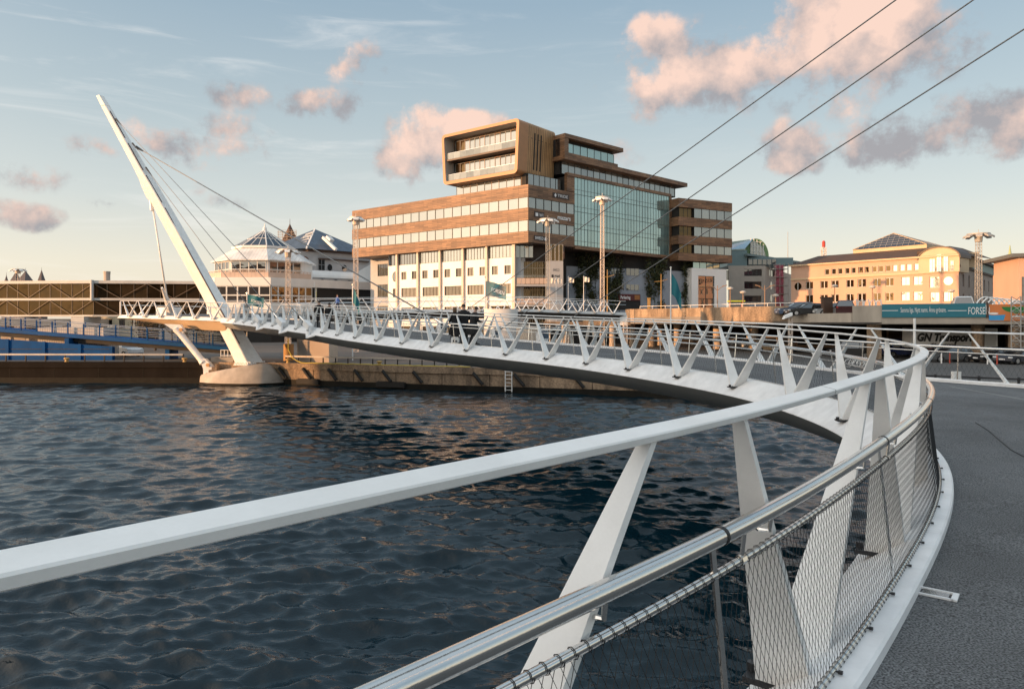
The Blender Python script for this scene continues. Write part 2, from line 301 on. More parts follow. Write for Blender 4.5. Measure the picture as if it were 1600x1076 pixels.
class Fac:
    """a vertical facade: origin O on plan, unit direction d, outward normal n (towards the viewer)"""
    def __init__(s, ox, oy, dx, dy):
        l = math.hypot(dx, dy); s.o = Vector((ox, oy)); s.d = Vector((dx/l, dy/l)); n = Vector((-s.d.y, s.d.x))
        s.n = n if n.dot(s.o) < 0 else -n
    def u(s, px):
        k = (px-800)/FPX; return (k*s.o.y-s.o.x)/(s.d.x-k*s.d.y)
    def z(s, px, py): return Z(py, s.o.y+s.u(px)*s.d.y)
    def p(s, u, z, d=0.): q = s.o+s.d*u+s.n*d; return Vector((q.x, q.y, z))
    def box(s, mb, u0, u1, z0, z1, d0, d1, mi=0):
        if u0 > u1: u0, u1 = u1, u0
        q = [s.p(u, z, d) for z in (z0, z1) for (u, d) in ((u0, d0), (u1, d0), (u1, d1), (u0, d1))]
        mb.hexa(q, mi)
    def wall(s, mb, u0, u1, z0, z1, holes, depth=.22, mi=0):
        if u0 > u1: u0, u1 = u1, u0
        H = [(min(a, b), max(a, b), c, e) for a, b, c, e in holes]
        us = sorted({u0, u1, *[round(x, 4) for h in H for x in h[:2] if u0 < x < u1]}); zs = sorted({z0, z1, *[round(x, 4) for h in H for x in h[2:] if z0 < x < z1]})
        for a, b in zip(us, us[1:]):
            run = None
            for c, e in zip(zs, zs[1:]):
                uc, zc = (a+b)/2, (c+e)/2
                if any(h[0] < uc < h[1] and h[2] < zc < h[3] for h in H): continue
                mb.poly([s.p(a, c), s.p(b, c), s.p(b, e), s.p(a, e)], mi)
        for a, b, c, e in H:
            for (p, q) in (((a, c), (b, c)), ((b, c), (b, e)), ((b, e), (a, e)), ((a, e), (a, c))):
                mb.poly([s.p(*p), s.p(*q), s.p(*q, -depth), s.p(*p, -depth)], mi)
    def window(s, parent, u0, u1, z0, z1, nx=1, nz=1, d=-.16, fw=.06, glass=None, frame=None, name='window', transom=None):
        if u0 > u1: u0, u1 = u1, u0
        mb = MB(); t = random.uniform(-.012, .012); t2 = random.uniform(-.012, .012)
        q = [s.p(u0, z0, d+t), s.p(u1, z0, d-t), s.p(u1, z1, d-t+t2), s.p(u0, z1, d+t+t2)]
        mb.poly(q if s.d.y*s.n.x-s.d.x*s.n.y > 0 else q[::-1], 0)
        e = .045
        for i in range(nx+1):
            u = u0+(u1-u0)*i/nx; a = max(u0, u-fw/2); b = min(u1, u+fw/2); s.box(mb, a, b, z0, z1, d-.03, d+e, 1)
        for i in range(nz+1):
            z = z0+(z1-z0)*i/nz if not (transom and i == 1) else z0+(z1-z0)*transom
            a = max(z0, z-fw/2); b = min(z1, z+fw/2); s.box(mb, u0+.003, u1-.003, a, b, d-.02, d+e-.004, 1)
        return mb.build(name, [glass or g_mix, frame or frame_d], parent)
def lettering(parent, txt, o, right, up, height, m, shear=0., bold=0., name='lettering', width=None, depth=.02):
    cu = bpy.data.curves.new('t', 'FONT'); cu.body = txt; cu.size = 1; cu.shear = shear; cu.offset = bold; cu.extrude = .0
    ob = bpy.data.objects.new('t', cu); COL.objects.link(ob); dg = bpy.context.evaluated_depsgraph_get()
    me = bpy.data.meshes.new_from_object(ob.evaluated_get(dg)); bpy.data.objects.remove(ob)
    v = np.empty(len(me.vertices)*3); me.vertices.foreach_get('co', v); v = v.reshape(-1, 3)
    sx = height/.72; w0 = v[:, 0].max()-v[:, 0].min(); kx = (width/w0) if width else sx
    right = Vector(right).normalized(); up = Vector(up).normalized(); o = Vector(o)
    mb = MB(); P = [o+right*(q[0]*kx)+up*(q[1]*sx) for q in v]
    mb.v = [tuple(p) for p in P]; mb.f = [tuple(p.vertices) for p in me.polygons]; mb.m = [0]*len(mb.f)
    bpy.data.meshes.remove(me)
    return mb.build(name, m, parent, uv=False)
# ============================================================ SETTING: water, land
def pchip(xs, ys, x):
    xs = np.array(xs, float); ys = np.array(ys, float); h = np.diff(xs); d = np.diff(ys)/h; m = np.zeros(len(xs)); m[0] = d[0]; m[-1] = d[-1]
    for i in range(1, len(xs)-1):
        m[i] = 0 if d[i-1]*d[i] <= 0 else (h[i-1]+h[i])/(h[i-1]/d[i-1]+h[i]/d[i]) if True else 0
    k = np.clip(np.searchsorted(xs, x)-1, 0, len(xs)-2); t = (x-xs[k])/h[k]
    return (2*t**3-3*t**2+1)*ys[k]+(t**3-2*t**2+t)*h[k]*m[k]+(-2*t**3+3*t**2)*ys[k+1]+(t**3-t**2)*h[k]*m[k+1]
def spline(xs, ys, x):
    xs = np.array(xs, float); ys = np.array(ys, float); n = len(xs); h = np.diff(xs); A = np.zeros((n, n)); b = np.zeros(n); A[0, 0] = A[-1, -1] = 1
    for i in range(1, n-1):
        A[i, i-1] = h[i-1]; A[i, i] = 2*(h[i-1]+h[i]); A[i, i+1] = h[i]; b[i] = 6*((ys[i+1]-ys[i])/h[i]-(ys[i]-ys[i-1])/h[i-1])
    m = np.linalg.solve(A, b); k = np.clip(np.searchsorted(xs, x)-1, 0, n-2); t = x-xs[k]; hh = h[k]
    return ys[k]+t*((ys[k+1]-ys[k])/hh-hh*(2*m[k]+m[k+1])/6)+t*t*m[k]/2+t**3*(m[k+1]-m[k])/(6*hh)

def water():
    m = bpy.data.materials.new('harbour_water'); m.use_nodes = True; t = m.node_tree; b = t.nodes['Principled BSDF']
    b.inputs['Base Color'].default_value = (.002, .016, .026, 1); b.inputs['Roughness'].default_value = .02; b.inputs['IOR'].default_value = 1.36; b.inputs['Specular IOR Level'].default_value = .52
    g = t.nodes.new('ShaderNodeNewGeometry'); mp = t.nodes.new('ShaderNodeMapping'); mp.inputs['Scale'].default_value = (.75, 1.3, 1); t.links.new(g.outputs['Position'], mp.inputs[0])
    prev = None
    for sc, dist, st in ((3.2, .05, .4), (8.5, .022, .45), (22., .004, .3)):
        n = t.nodes.new('ShaderNodeTexNoise'); n.inputs['Scale'].default_value = sc; n.inputs['Detail'].default_value = 3; n.inputs['Roughness'].default_value = .5; n.inputs['Distortion'].default_value = .6; t.links.new(mp.outputs[0], n.inputs['Vector'])
        bp = t.nodes.new('ShaderNodeBump'); bp.inputs['Strength'].default_value = st; bp.inputs['Distance'].default_value = dist; t.links.new(n.outputs['Fac'], bp.inputs['Height'])
        if prev: t.links.new(prev, bp.inputs['Normal'])
        prev = bp.outputs[0]
    t.links.new(prev, b.inputs['Normal'])
    # wave sheet
    th = np.linspace(R(-62), R(40), 560); r = np.exp(np.linspace(math.log(3.2), math.log(120), 820))
    T, Rr = np.meshgrid(th, r); x = Rr*np.sin(T); y = Rr*np.cos(T)*1.0-1.0
    dx = np.zeros_like(x); dy = np.zeros_like(x); z = np.zeros_like(x)
    cell = Rr*(th[1]-th[0])
    amp_mod = .75+.5*(.5+.5*np.sin(x*.11+y*.07+1)*np.sin(y*.13-x*.05))
    for k in range(130):
        lam = .22*(2.3/.22)**rng.random(); kk = 2*math.pi/lam; ang = R(-80)+rng.normal()*.52
        a = .0080*lam**.86*(1.0 if lam < 1.1 else .68)*rng.uniform(.5, 1.3); ph = rng.uniform(0, 6.28)
        cx, cy = math.cos(ang), math.sin(ang); p = kk*(cx*x+cy*y)+ph; fade = np.clip((lam/cell-2.5)/3, 0, 1)
        z += a*np.sin(p)*fade; dx -= .55*a*cx*np.cos(p)*fade*-1; dy -= .55*a*cy*np.cos(p)*fade*-1
    z *= amp_mod; dx *= amp_mod; dy *= amp_mod
    P = np.stack([x+dx, y+dy, z], -1).reshape(-1, 3); nr, nc = x.shape
    idx = np.arange(nr*nc).reshape(nr, nc); q = np.stack([idx[:-1, :-1], idx[:-1, 1:], idx[1:, 1:], idx[1:, :-1]], -1).reshape(-1, 4)[:, ::-1]
    me = bpy.data.meshes.new('water'); me.vertices.add(len(P)); me.vertices.foreach_set('co', P.ravel()); me.loops.add(q.size); me.loops.foreach_set('vertex_index', q.ravel().astype(np.int32))
    me.polygons.add(len(q)); me.polygons.foreach_set('loop_start', np.arange(0, q.size, 4, dtype=np.int32)); me.polygons.foreach_set('loop_total', np.full(len(q), 4, dtype=np.int32)); me.update(calc_edges=True)
    me.polygons.foreach_set('use_smooth', [True]*len(q)); me.materials.append(m); o = bpy.data.objects.new('water', me); COL.objects.link(o); struct(o)
    mb = MB(); mb.poly([(-600, -400, -.5), (600, -400, -.5), (600, 400, -.5), (-600, 400, -.5)]); struct(mb.build('water_far', m))
water()

GZ = 1.9   # quay level
QL = [(-260, 70), (-49, 67.2), (-28.5, 66.6), (-21.5, 65.4), (-8, 60.2), (10, 54.2), (16, 50.5), (30, 38), (60, 22), (300, 0)]
mb = MB(); mb.poly([(x, y, GZ) for x, y in QL]+[(900, 0, GZ), (900, 1500, GZ), (-900, 1500, GZ), (-900, 70, GZ)]); struct(mb.build('ground', groundm))
def quay(name, pts, m, label):
    mb = MB()
    for (a, b) in zip(pts, pts[1:]):
        a = Vector(a); b = Vector(b); t = (b-a).normalized(); n = Vector((t.y, -t.x))
        for (z0, z1, d) in ((-1.5, 1.45, .0), (1.45, GZ+.10, .12), (-1.4, .5, .015)):
            q = [a+n*d, b+n*d, b-n*.8, a-n*.8]
            mb.loft([[(*p, z0) for p in q], [(*p, z1) for p in q]], 1 if d == .015 else 0)
    for (a, b) in zip(pts, pts[1:]):
        a = Vector(a); b = Vector(b); t = (b-a).normalized(); n = Vector((t.y, -t.x)); k = 2.2
        while k < (b-a).length-1 and k < 90:
            p = (a if abs(b.x) < abs(a.x) else b)+(t if abs(b.x) < abs(a.x) else -t)*0
            p = b-t*k if abs(b.x) < abs(a.x) else a+t*k
            mb.bar(Vector((*(p+n*.004), .5)), Vector((*(p+n*.004), 1.45)), .05, .02, up=(n.x, n.y, 0), mi=1); k += 4.3
    return tag(mb.build(name, [m, mat('tide_zone', (.018, .017, .014), .7, spec=.15, var=.5, scale=1.5)]), label, 'quay wall')
quay('quay_wall', QL[:3], quaym, 'long quay wall coloured dark for shade below the blue ramp on the left shore')
quay('quay_wall', QL[2:], concrete_d, 'rust stained sunlit quay wall with slanted black fenders under the bridge deck')
# fenders and timber beams on the lit quay wall
def on_quay(px):
    k = (px-800)/FPX
    for a, b in zip(QL, QL[1:]):
        d = (b[0]-a[0], b[1]-a[1]); den = d[0]-k*d[1]
        if abs(den) < 1e-9: continue
        u = (k*a[1]-a[0])/den
        if 0 <= u <= 1:
            l = math.hypot(*d); return Vector((a[0]+u*d[0], a[1]+u*d[1])), Vector((d[0]/l, d[1]/l)), Vector((d[1]/l, -d[0]/l))
rub = mat('black_rubber', (.012, .012, .012), .7)
for px in (444, 481, 521, 562, 606, 654, 748, 812, 905, 985):
    p, t, n = on_quay(px); q = p+n*.2
    a = Vector((*(q-t*.42), 1.55)); b = Vector((*(q+t*.42), .62)); mb = MB()
    mb.tube([a, a*.5+b*.5, b], .14, 10); mb.bar(a+Vector((0, 0, .06)), Vector((*(p+n*.02-t*.42), 1.62)), .06, .06)
    wh = {444: 'closest to the mast pier', 481: 'second from the mast pier', 521: 'third from the mast pier', 562: 'fourth from the mast pier', 606: 'fifth from the mast pier', 654: 'sixth from the mast pier', 748: 'just left of the white ladder frame', 812: 'just right of the white ladder frame', 905: 'second to the right of the ladder frame', 985: 'at the right end under the deck'}[px]
    tag(mb.build('quay_fender', rub, smooth=40), 'slanted black rubber fender on the quay wall, '+wh, 'fender', 'slanted rubber fenders along the quay wall')
for px, l in ((483, 42), (612, 50)):
    p, t, n = on_quay(px); w = l/FPX*62; mb = MB()
    a = Vector((*(p+n*.16-t*w/2), .36)); b = Vector((*(p+n*.16+t*w/2), .36)); mb.bar(a, b, .3, .42); mb.bar(a+Vector((.1, 0, .24)), b+Vector((-.1, 0, .24)), .16, .08)
    tag(mb.build('fender_beam', dark), 'black timber beam along the waterline '+('nearest the mast pier' if px < 500 else 'farther right from the mast pier'), 'beam', 'timber beams at the foot of the quay wall')
# white ladder frame on quay at px 795
p, t, n = on_quay(796); t_ = thing('quay_ladder', (p.x, p.y, 0), 'white steel ladder frame on the quay edge below the people', 'ladder')
for s in (-.28, .28):
    mb = MB(); q = p+t*s; mb.tube([Vector((*(q+n*.22), .1)), Vector((*(q+n*.22), GZ+.7)), Vector((*(q-n*.3), GZ+.85)), Vector((*(q-n*.6), GZ+.05))], .045, 6); mb.build('rail', white, t_)
mb = MB()
for i in range(7): mb.tube([Vector((*(p+n*.22-t*.28), .25+i*.3)), Vector((*(p+n*.22+t*.28), .25+i*.3))], .025, 6)
mb.build('rungs', white, t_)
# yellow hose along the quay edge
pts = []
for px in range(470, 740, 8):
    p, t, n = on_quay(px); pts.append(Vector((*(p-n*.12), GZ+.15+.02*math.sin(px*.3))))
p0 = pts[0]; pts = [p0+Vector((-1.6, 1.2, 2.2)), p0+Vector((-1.55, 1.0, 1.2)), p0+Vector((-1.1, .7, .45)), p0+Vector((-.5, .3, .14))]+pts
mb = MB(); mb.tube(pts, .045, 6); tag(mb.build('hose', mat('yellow_hose', (.55, .42, .06), .6), smooth=True), 'yellow hose running along the edge of the sunlit quay', 'hose')
# guard rails along the quay
def guard(pxs, label, pipe=.16, h=.78, m=None):
    P = [on_quay(px) for px in pxs]; base = P[0][0]; t_ = thing('guard_rail', (base.x, base.y, GZ), label, 'guard rail')
    mb = MB()
    for a, b in zip(P, P[1:]): mb.bar(Vector((*(a[0]-a[2]*.55), GZ+h)), Vector((*(b[0]-b[2]*.55), GZ+h)), .06, pipe)
    mb.build('rail', m or mat('galvanised', (.42, .43, .44), .45, .4), t_)
    for a in P:
        mb = MB(); q = a[0]-a[2]*.62; mb.box(q.x-.05, q.x+.05, q.y-.05, q.y+.05, GZ-.02, GZ+h+.05); mb.build('post', darksteel, t_)
guard([-60+31*i for i in range(12)], 'galvanised guard rail along the dark left quay')
guard([440+19.5*i for i in range(17)], 'guard rail on the sunlit quay behind the yellow hose', h=.7, m=mat('warm_rail', (.5, .45, .4), .6))
for px in (101, 286, 447, 590):
    p, t, n = on_quay(px); mb = MB(); q = p-n*.3; mb.lathe((q.x, q.y, GZ), [(.2, 0), (.17, .12), (.14, .3), (.25, .36), (.25, .46), (.1, .5)], 12)
    tag(mb.build('mooring_bollard', mat('bollard_yellow', (.5, .33, .12), .6)), 'yellow mooring bollard on the quay '+{101: 'in front of the blue hoarding', 286: 'left of the steps by the pier', 447: 'just right of the mast pier', 590: 'under the middle of the bridge deck'}[px], 'bollard', 'mooring bollards on the quay edge')

# ============================================================ THE FOOTBRIDGE
IC = [(-9.4, -9.2), (-5.5, -4.65), (-.235, 1.575), (.8, 2.66), (2.45, 4.65), (5.0, 8.45), (6.38, 13.6), (6.0, 17.5), (4.3, 22.15), (1.5, 27.5), (-1.75, 31.3), (-8.6, 39.5), (-12.8, 45.6), (-18.9, 54.2), (-26.3, 64.6)]
ch = np.cumsum([0]+[math.hypot(b[0]-a[0], b[1]-a[1]) for a, b in zip(IC, IC[1:])]); ch = ch-ch[2]
tt = np.linspace(ch[0], ch[-1], 1200); xx = spline(ch, [p[0] for p in IC], tt); yy = spline(ch, [p[1] for p in IC], tt)
al = np.concatenate([[0], np.cumsum(np.hypot(np.diff(xx), np.diff(yy)))]); al -= np.interp(0, tt, al)
DS = [-20, 0, 8.7, 14.5, 18, 23, 29, 33.9, 44.7, 53.5, 72, 80]; DD = [1.79, 1.79, 1.73, 1.62, 1.52, 1.40, 1.28, 1.12, .72, .38, -.22, -.38]
def deck_z(s): return EYE-pchip(DS, DD, np.asarray(s, float))
OC = [(-14, 4, -16), (-6, 9.5, -9), (0, 13.6, -2.5), (4.5, 17, 4), (8.7, 18.2, 9.5), (12, 17.2, 14), (16, 14.3, 17.6), (19, 12.0, 19.9), (22, 10.2, 22.4), (25, 8.6, 25.6), (29, 5.9, 30.9), (33.9, 2.2, 35.4), (44.7, -4.5, 43.2), (53.5, -9.6, 50.4), (63, -15.0, 57.8), (76.5, -22.6, 68.4)]
class Edge:
    def __init__(s, S_, P, zf, side, name):
        s.s = np.asarray(S_); s.P = np.asarray(P); T = np.gradient(s.P, s.s, axis=0); T /= np.linalg.norm(T, axis=1)[:, None]
        s.T = T; s.N = np.stack([T[:, 1], -T[:, 0]], 1)*side; s.zz = np.asarray(zf); s.side = side
    def at(s, q, off=0., h=0.):
        x = np.interp(q, s.s, s.P[:, 0]); y = np.interp(q, s.s, s.P[:, 1]); nx = np.interp(q, s.s, s.N[:, 0]); ny = np.interp(q, s.s, s.N[:, 1]); z = np.interp(q, s.s, s.zz)
        return Vector((x+nx*off, y+ny*off, z+h))
    def n(s, q): return Vector((np.interp(q, s.s, s.N[:, 0]), np.interp(q, s.s, s.N[:, 1]), 0))
inner = Edge(al, np.stack([xx, yy], 1), deck_z(al), 1, 'i')
oS = np.array([o[0] for o in OC]); oq = np.linspace(oS[0], oS[-1], 1000)
ox = spline(oS, [o[1] for o in OC], oq); oy = spline(oS, [o[2] for o in OC], oq)
oal = np.concatenate([[0], np.cumsum(np.hypot(np.diff(ox), np.diff(oy)))])
ODS = [-20, 8, 12, 16, 19, 22, 25, 29, 33.9, 44.7, 53.5, 72, 80]; ODD = [1.79, 1.78, 1.77, 1.74, 1.67, 1.56, 1.44, 1.29, 1.12, .72, .38, -.22, -.38]
outer = Edge(oal, np.stack([ox, oy], 1), EYE-pchip(ODS, ODD, oq), -1, 'o')
def o_of(sin): return float(np.interp(sin, oq, oal))
IS0, IS1 = float(al[0])+.02, float(al[-1])-.02
bridge = thing('footbridge', tuple(inner.at(20)), 'white curved cable stayed footbridge with V shaped railing struts over the harbour water', 'footbridge')
def steps(a, b, near=True):
    q = [a]
    while q[-1] < b:
        q.append(q[-1]+(.2 if q[-1] < 16 and near else .45))
    q[-1] = b; return q
def sweep(mb, E, q, prof, mi=0, closed=True, cap=True):
    rings = [[E.at(s, o, h) for o, h in prof] for s in q]
    if closed: mb.loft(rings, mi, cap)
    else:
        n = len(prof); i0 = len(mb.v)
        for r in rings: mb.v += [tuple(p) for p in r]
        for k in range(len(rings)-1):
            for j in range(n-1):
                f = (i0+k*n+j, i0+k*n+j+1, i0+(k+1)*n+j+1, i0+(k+1)*n+j); mb.f.append(f if E.side > 0 else f[::-1]); mb.m.append(mi)
def circ(o, h, r, n): return [(o+r*math.cos(2*math.pi*j/n), h+r*math.sin(2*math.pi*j/n)) for j in range(n)]
def tilt(P, o, h, a): return [(o+(x-o)*math.cos(a)-(z-h)*math.sin(a), h+(x-o)*math.sin(a)+(z-h)*math.cos(a)) for x, z in P]
def rrect(o, h, w, t, b=.012): return [(o-w/2+b, h-t/2), (o+w/2-b, h-t/2), (o+w/2, h-t/2+b), (o+w/2, h+t/2-b), (o+w/2-b, h+t/2), (o-w/2+b, h+t/2), (o-w/2, h+t/2-b), (o-w/2, h-t/2+b)]
PITCH = 2.61; RH = 1.412; RO = -.07
def railing(E, s0, s1, parent, first, pitch=PITCH, net=True, fine=None, vlabel=None):
    q = steps(s0, s1, E is inner)
    mb = MB(); sweep(mb, E, q, tilt(rrect(RO, RH-.005, .084, .031, .005), RO, RH-.005, -.22)); mb.build('top_rail', white, parent, smooth=30)
    for k in range(12 if E is inner else 0):
        ss = first+.25+k*2*pitch
        if s0+.1 < ss < s1-.1: mb = MB(); sweep(mb, E, [ss, ss+.006], tilt(rrect(RO, RH-.005, .0855, .0325, .005), RO, RH-.005, -.22)); mb.build('splice_joint', frame_g, parent)
    if net:
        mb = MB(); sweep(mb, E, q, circ(0, .985, .0345, 14)); hr = mb.build('handrail', steel, parent, smooth=50)
        mb = MB(); sweep(mb, E, q, circ(-.015, .84, .0165, 8)); mb.build('net_rail', steel, parent, smooth=50)
        mb = MB(); sweep(mb, E, q, circ(.07, .085, .0165, 8)); mb.build('net_rail', steel, parent, smooth=50)
    s = first
    while s < s1-.3:
        mb = MB(); t = Vector((*(E.at(s+.01)-E.at(s-.01)).xy, 0)).normalized(); n = E.n(s)
        if E is inner and -.5 < s < 1: s -= .2; jog = .2
        else: jog = 0
        for sg in (-1, 1):
            b = E.at(s, -.185, -.11)+t*sg*.075; tp = E.at(s+(.12 if s < 10 else -.12)*(0 if E is not inner else (-1 if sg < 0 else .6) if s < 1 else 1)+sg*1.08, RO, RH-.016)
            rings = []
            for k in range(7):
                f = k/6; c = b.lerp(tp, f); w = .30*(1-f)+.05*f; th = .064*(1-f)+.036*f
                x = n*w/2; y = t*th/2
                rings.append([c-x-y, c+x-y, c+x+y, c-x+y])
            mb.loft(rings)
        o = mb.build('railing_strut', white, parent)
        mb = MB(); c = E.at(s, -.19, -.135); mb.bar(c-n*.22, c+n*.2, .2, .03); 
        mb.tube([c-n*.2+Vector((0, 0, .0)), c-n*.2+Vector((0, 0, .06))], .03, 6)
        mb.build('base_plate', darksteel, o)  # base plate, its dark colour standing for the shadow gap under the strut
        if net and s < 20:
            for sg in (-1, 1):
                mb = MB(); ss = s+sg*.80; a = E.at(ss, -.11, .93); mb.tube([a, E.at(ss, -.05, .895), E.at(ss, -.005, .90), E.at(ss, 0, .95)], .010, 6); mb.build('bracket', steel, o)
        s += pitch+jog
    if net:
        s = first+pitch/2
        while s < s1-.3:
            mb = MB(); n = E.n(s); a = E.at(s, .07, .05); b = E.at(s, -.02, .95)
            mb.bar(a, b, .034, .010, up=n); mb.build('net_post', steel, parent)
            s += pitch if s > 12 else pitch/2 if False else pitch
        if E is inner:
            for k in range(9):
                ss = first-pitch/2+.02+k*pitch
                if ss < s0+.2: continue
                mb = MB(); sweep(mb, E, [ss, ss+.018], circ(0, .985, .037, 14)); mb.build('joint_ring', darksteel, hr)
                mb = MB(); sweep(mb, E, [ss+.2, ss+.24], circ(-.015, .84, .021, 8)); mb.tube([E.at(ss+.22, -.015, .83), E.at(ss+.22, 0, .96)], .009, 6); mb.build('rail_link', steel, hr)
FIRST = 2.75-PITCH
def outn_px(px):
    k = (px-800)/FPX; q = np.linspace(o_of(18), o_of(30), 2000); return float(q[np.argmin(np.abs(np.interp(q, outer.s, outer.P[:, 0])/np.interp(q, outer.s, outer.P[:, 1])-k))])
railing(inner, IS0, IS1, bridge, FIRST-PITCH*5)
railing(outer, .05, float(oal[-1])-.3, bridge, outn_px(1288) % PITCH)
# nets
def netting(E, s0, s1, step, r, parent, nseg=4, lace=False):
    mb = MB(); V = []; F = []
    base = 0; qs = np.arange(s0, s1, step)
    for sg in (-1, 1):
        for q in qs:
            ring = []
            for k in range(nseg+1):
                f = k/nseg; p = E.at(q+sg*.36*(f-.5), .07-.085*f, .085+.755*f); n = E.n(q); t = Vector((n.y, -n.x, 0))
                ring.append([p+n*r, p-n*r*.5+t*r*.87, p-n*r*.5-t*r*.87])
            mb.loft(ring, cap=False)
    if lace:
        for q in np.arange(s0, s1, step*1.35):
            c = E.at(q, -.015, .84); n = E.n(q); t = Vector((n.y, -n.x, 0))
            for cc, rr in ((c, .0195), (E.at(q, .07, .085), .0195)):
                pts = [cc+n*rr*math.cos(a)+Vector((0, 0, rr*math.sin(a)))+t*.006*math.cos(a*.5) for a in np.linspace(0, 2*math.pi, 9)]
                mb.tube(pts, .0019, 3, cap=False)
    return mb.build('safety_net', blackwire, parent, uv=False)
netting(inner, -2.5, 15, .046, .0013, bridge, 5, True)
netting(inner, 15, IS1-.4, .11, .0022, bridge, 3)
netting(outer, o_of(6), float(oal[-1])-.6, .12, .0022, bridge, 3)
# deck surface
qi = steps(IS0, IS1)
mb = MB()
L_ = [inner.at(s, .192) for s in qi]; Rr_ = [outer.at(min(o_of(s), float(oal[-1])-.02), .12) for s in qi]
NS = 8
for k in range(len(qi)-1):
    for j in range(NS):
        a, b = j/NS, (j+1)/NS
        mb.poly([L_[k].lerp(Rr_[k], a), L_[k].lerp(Rr_[k], b), L_[k+1].lerp(Rr_[k+1], b), L_[k+1].lerp(Rr_[k+1], a)])
from mathutils.bvhtree import BVHTree
dbvh = BVHTree.FromPolygons(mb.v, mb.f)
def deck_top(x, y): return dbvh.ray_cast(Vector((x, y, 20)), Vector((0, 0, -1)))[0]
mb.build('deck_surface', asph, bridge, smooth=True)
# white edge beams (kerb + sloping outer plate) and dark girder faces
for E, q in ((inner, steps(IS0, IS1)), (outer, [float(x) for x in np.linspace(.05, oal[-1]-.02, 240)])):
    pr = [(.198, -.05), (.193, .055), (.178, .07), (.04, .075), (-.02, .05), (-.47, -.30), (-.485, -.34)] if E is inner else [(.125, -.05), (.12, .075), (.10, .09), (.0, .09), (-.03, .05), (-.47, -.30), (-.485, -.34)]
    mb = MB(); sweep(mb, E, q, pr[::-1], closed=False); mb.build('edge_beam', whiteplate, bridge, smooth=35)
    mb = MB(); sweep(mb, E, q, [(-.483, -.338), (-.46, -.36), (.25, -.86), (1.0, -1.0)][::-1], closed=False)
    for i in range(len(mb.f)): mb.f[i] = mb.f[i]
    mb.build('girder_side', girderp, bridge, smooth=35)
mb = MB()
A_ = [inner.at(s, .99, -1.0) for s in qi]; B_ = [outer.at(min(o_of(s), float(oal[-1])-.02), .99, -1.0) for s in qi]
for k in range(len(qi)-1): mb.poly([A_[k], A_[k+1], B_[k+1], B_[k]])
mb.build('girder_soffit', girderp, bridge)
# bolt clips along the kerb
mb = MB()
for s in np.arange(-3, 30, .62):
    mb = MB(); c = inner.at(s, .07, .085); n = inner.n(s); c = inner.at(s, .115, .088); mb.bar(c-n*.02, c+n*.0, .018, .014); mb.tube([c-n*.01, inner.at(s, .07, .085)], .004, 5); mb.build('net_clip', darksteel, bridge)

# thin dark curve on the deck + drain
dz = 4.0
dr = W(1476, 932, 4.62); dr.z = inner.at(3.2).z
t_ = thing('drain_channel', (dr.x, dr.y, dr.z), 'small white framed drain grate let into the dark deck by the kerb', 'drain')
s_d = 4.22
def dk(s, off, h): return inner.at(s, off, h)
mb = MB()
for (a, b, c, d) in ((.19, .39, -.07, -.055), (.19, .39, .055, .07), (.375, .41, -.07, .07)):
    mb.hexa([dk(s_d+c, a, .002), dk(s_d+c, b, .002), dk(s_d+d, b, .002), dk(s_d+d, a, .002), dk(s_d+c, a, .014), dk(s_d+c, b, .014), dk(s_d+d, b, .014), dk(s_d+d, a, .014)])
mb.build('frame', whiteplate, t_)
mb = MB()
for i in range(5):
    c = -.036+i*.018; mb.hexa([dk(s_d+c-.006, .21, .003), dk(s_d+c-.006, .36, .003), dk(s_d+c+.006, .36, .003), dk(s_d+c+.006, .21, .003), dk(s_d+c-.006, .21, .010), dk(s_d+c-.006, .36, .010), dk(s_d+c+.006, .36, .010), dk(s_d+c+.006, .21, .010)])
mb.build('grate', steel, t_)
mb = MB(); pts = []
for px, py in ((1524, 664), (1545, 676), (1562, 690), (1580, 704), (1600, 714), (1660, 728), (1740, 735)):
    z = 4.06; Y = (EYE-z)*FPX/(py-503); h = deck_top(X(px, Y), Y); pts.append((h if h else Vector((X(px, Y), Y, z)))+Vector((0, 0, .007)))
mb.tube(pts, .0055, 5); 
deck_line = mb
for p in pts: pass
cr = mb.build('cable', mat('black_line', (.02, .02, .02), .6)); tag(cr, 'thin black line drawn in a curve on the grey bridge deck', 'cable')

mb = MB(); jp = []
for i in range(30):
    px = 1484+i*9; py = 608+(px-1484)*.172; Y = (EYE-4.05)*FPX/(py-503); h = deck_top(X(px, Y), Y)
    if h: jp.append(h+Vector((0, 0, .004)))
for a, b in zip(jp, jp[1:]): n_ = Vector((-(b-a).y, (b-a).x, 0)).normalized()*.035; mb.poly([a-n_, b-n_, b+n_, a+n_])
if jp: mb.build('deck_joint', mat('joint_filler', (.26, .26, .25), .8), bridge)
# ------------------------------------------------------------ hairpin landing, second arm
wing_pts = [(-26.3, 64.6), (-29.5, 66.0), (-33, 67.6), (-36.5, 69.3), (-39.3, 70.7)]
ws = np.cumsum([0]+[math.hypot(b[0]-a[0], b[1]-a[1]) for a, b in zip(wing_pts, wing_pts[1:])])
wing = Edge(ws, wing_pts, [6.15, 6.26, 6.36, 6.44, 6.5], 1, 'w')
arm_pts = [(-21.8, 71.0), (-10, 74.8), (2, 79.2), (13.6, 84.0)]
as_ = np.cumsum([0]+[math.hypot(b[0]-a[0], b[1]-a[1]) for a, b in zip(arm_pts, arm_pts[1:])])
arm = Edge(as_, arm_pts, [6.75, 7.05, 7.2, 6.85], -1, 'a')
top = [(-26.3, 64.6, 6.15), (-29.5, 66.0, 6.26), (-33, 67.6, 6.36), (-36.5, 69.3, 6.44), (-39.3, 70.7, 6.5), (-38.7, 72.3, 6.55), (-31, 76.0, 6.65), (-23.2, 75.0, 6.75), (-21.8, 71.0, 6.75), (-22.4, 68.6, 6.17)]
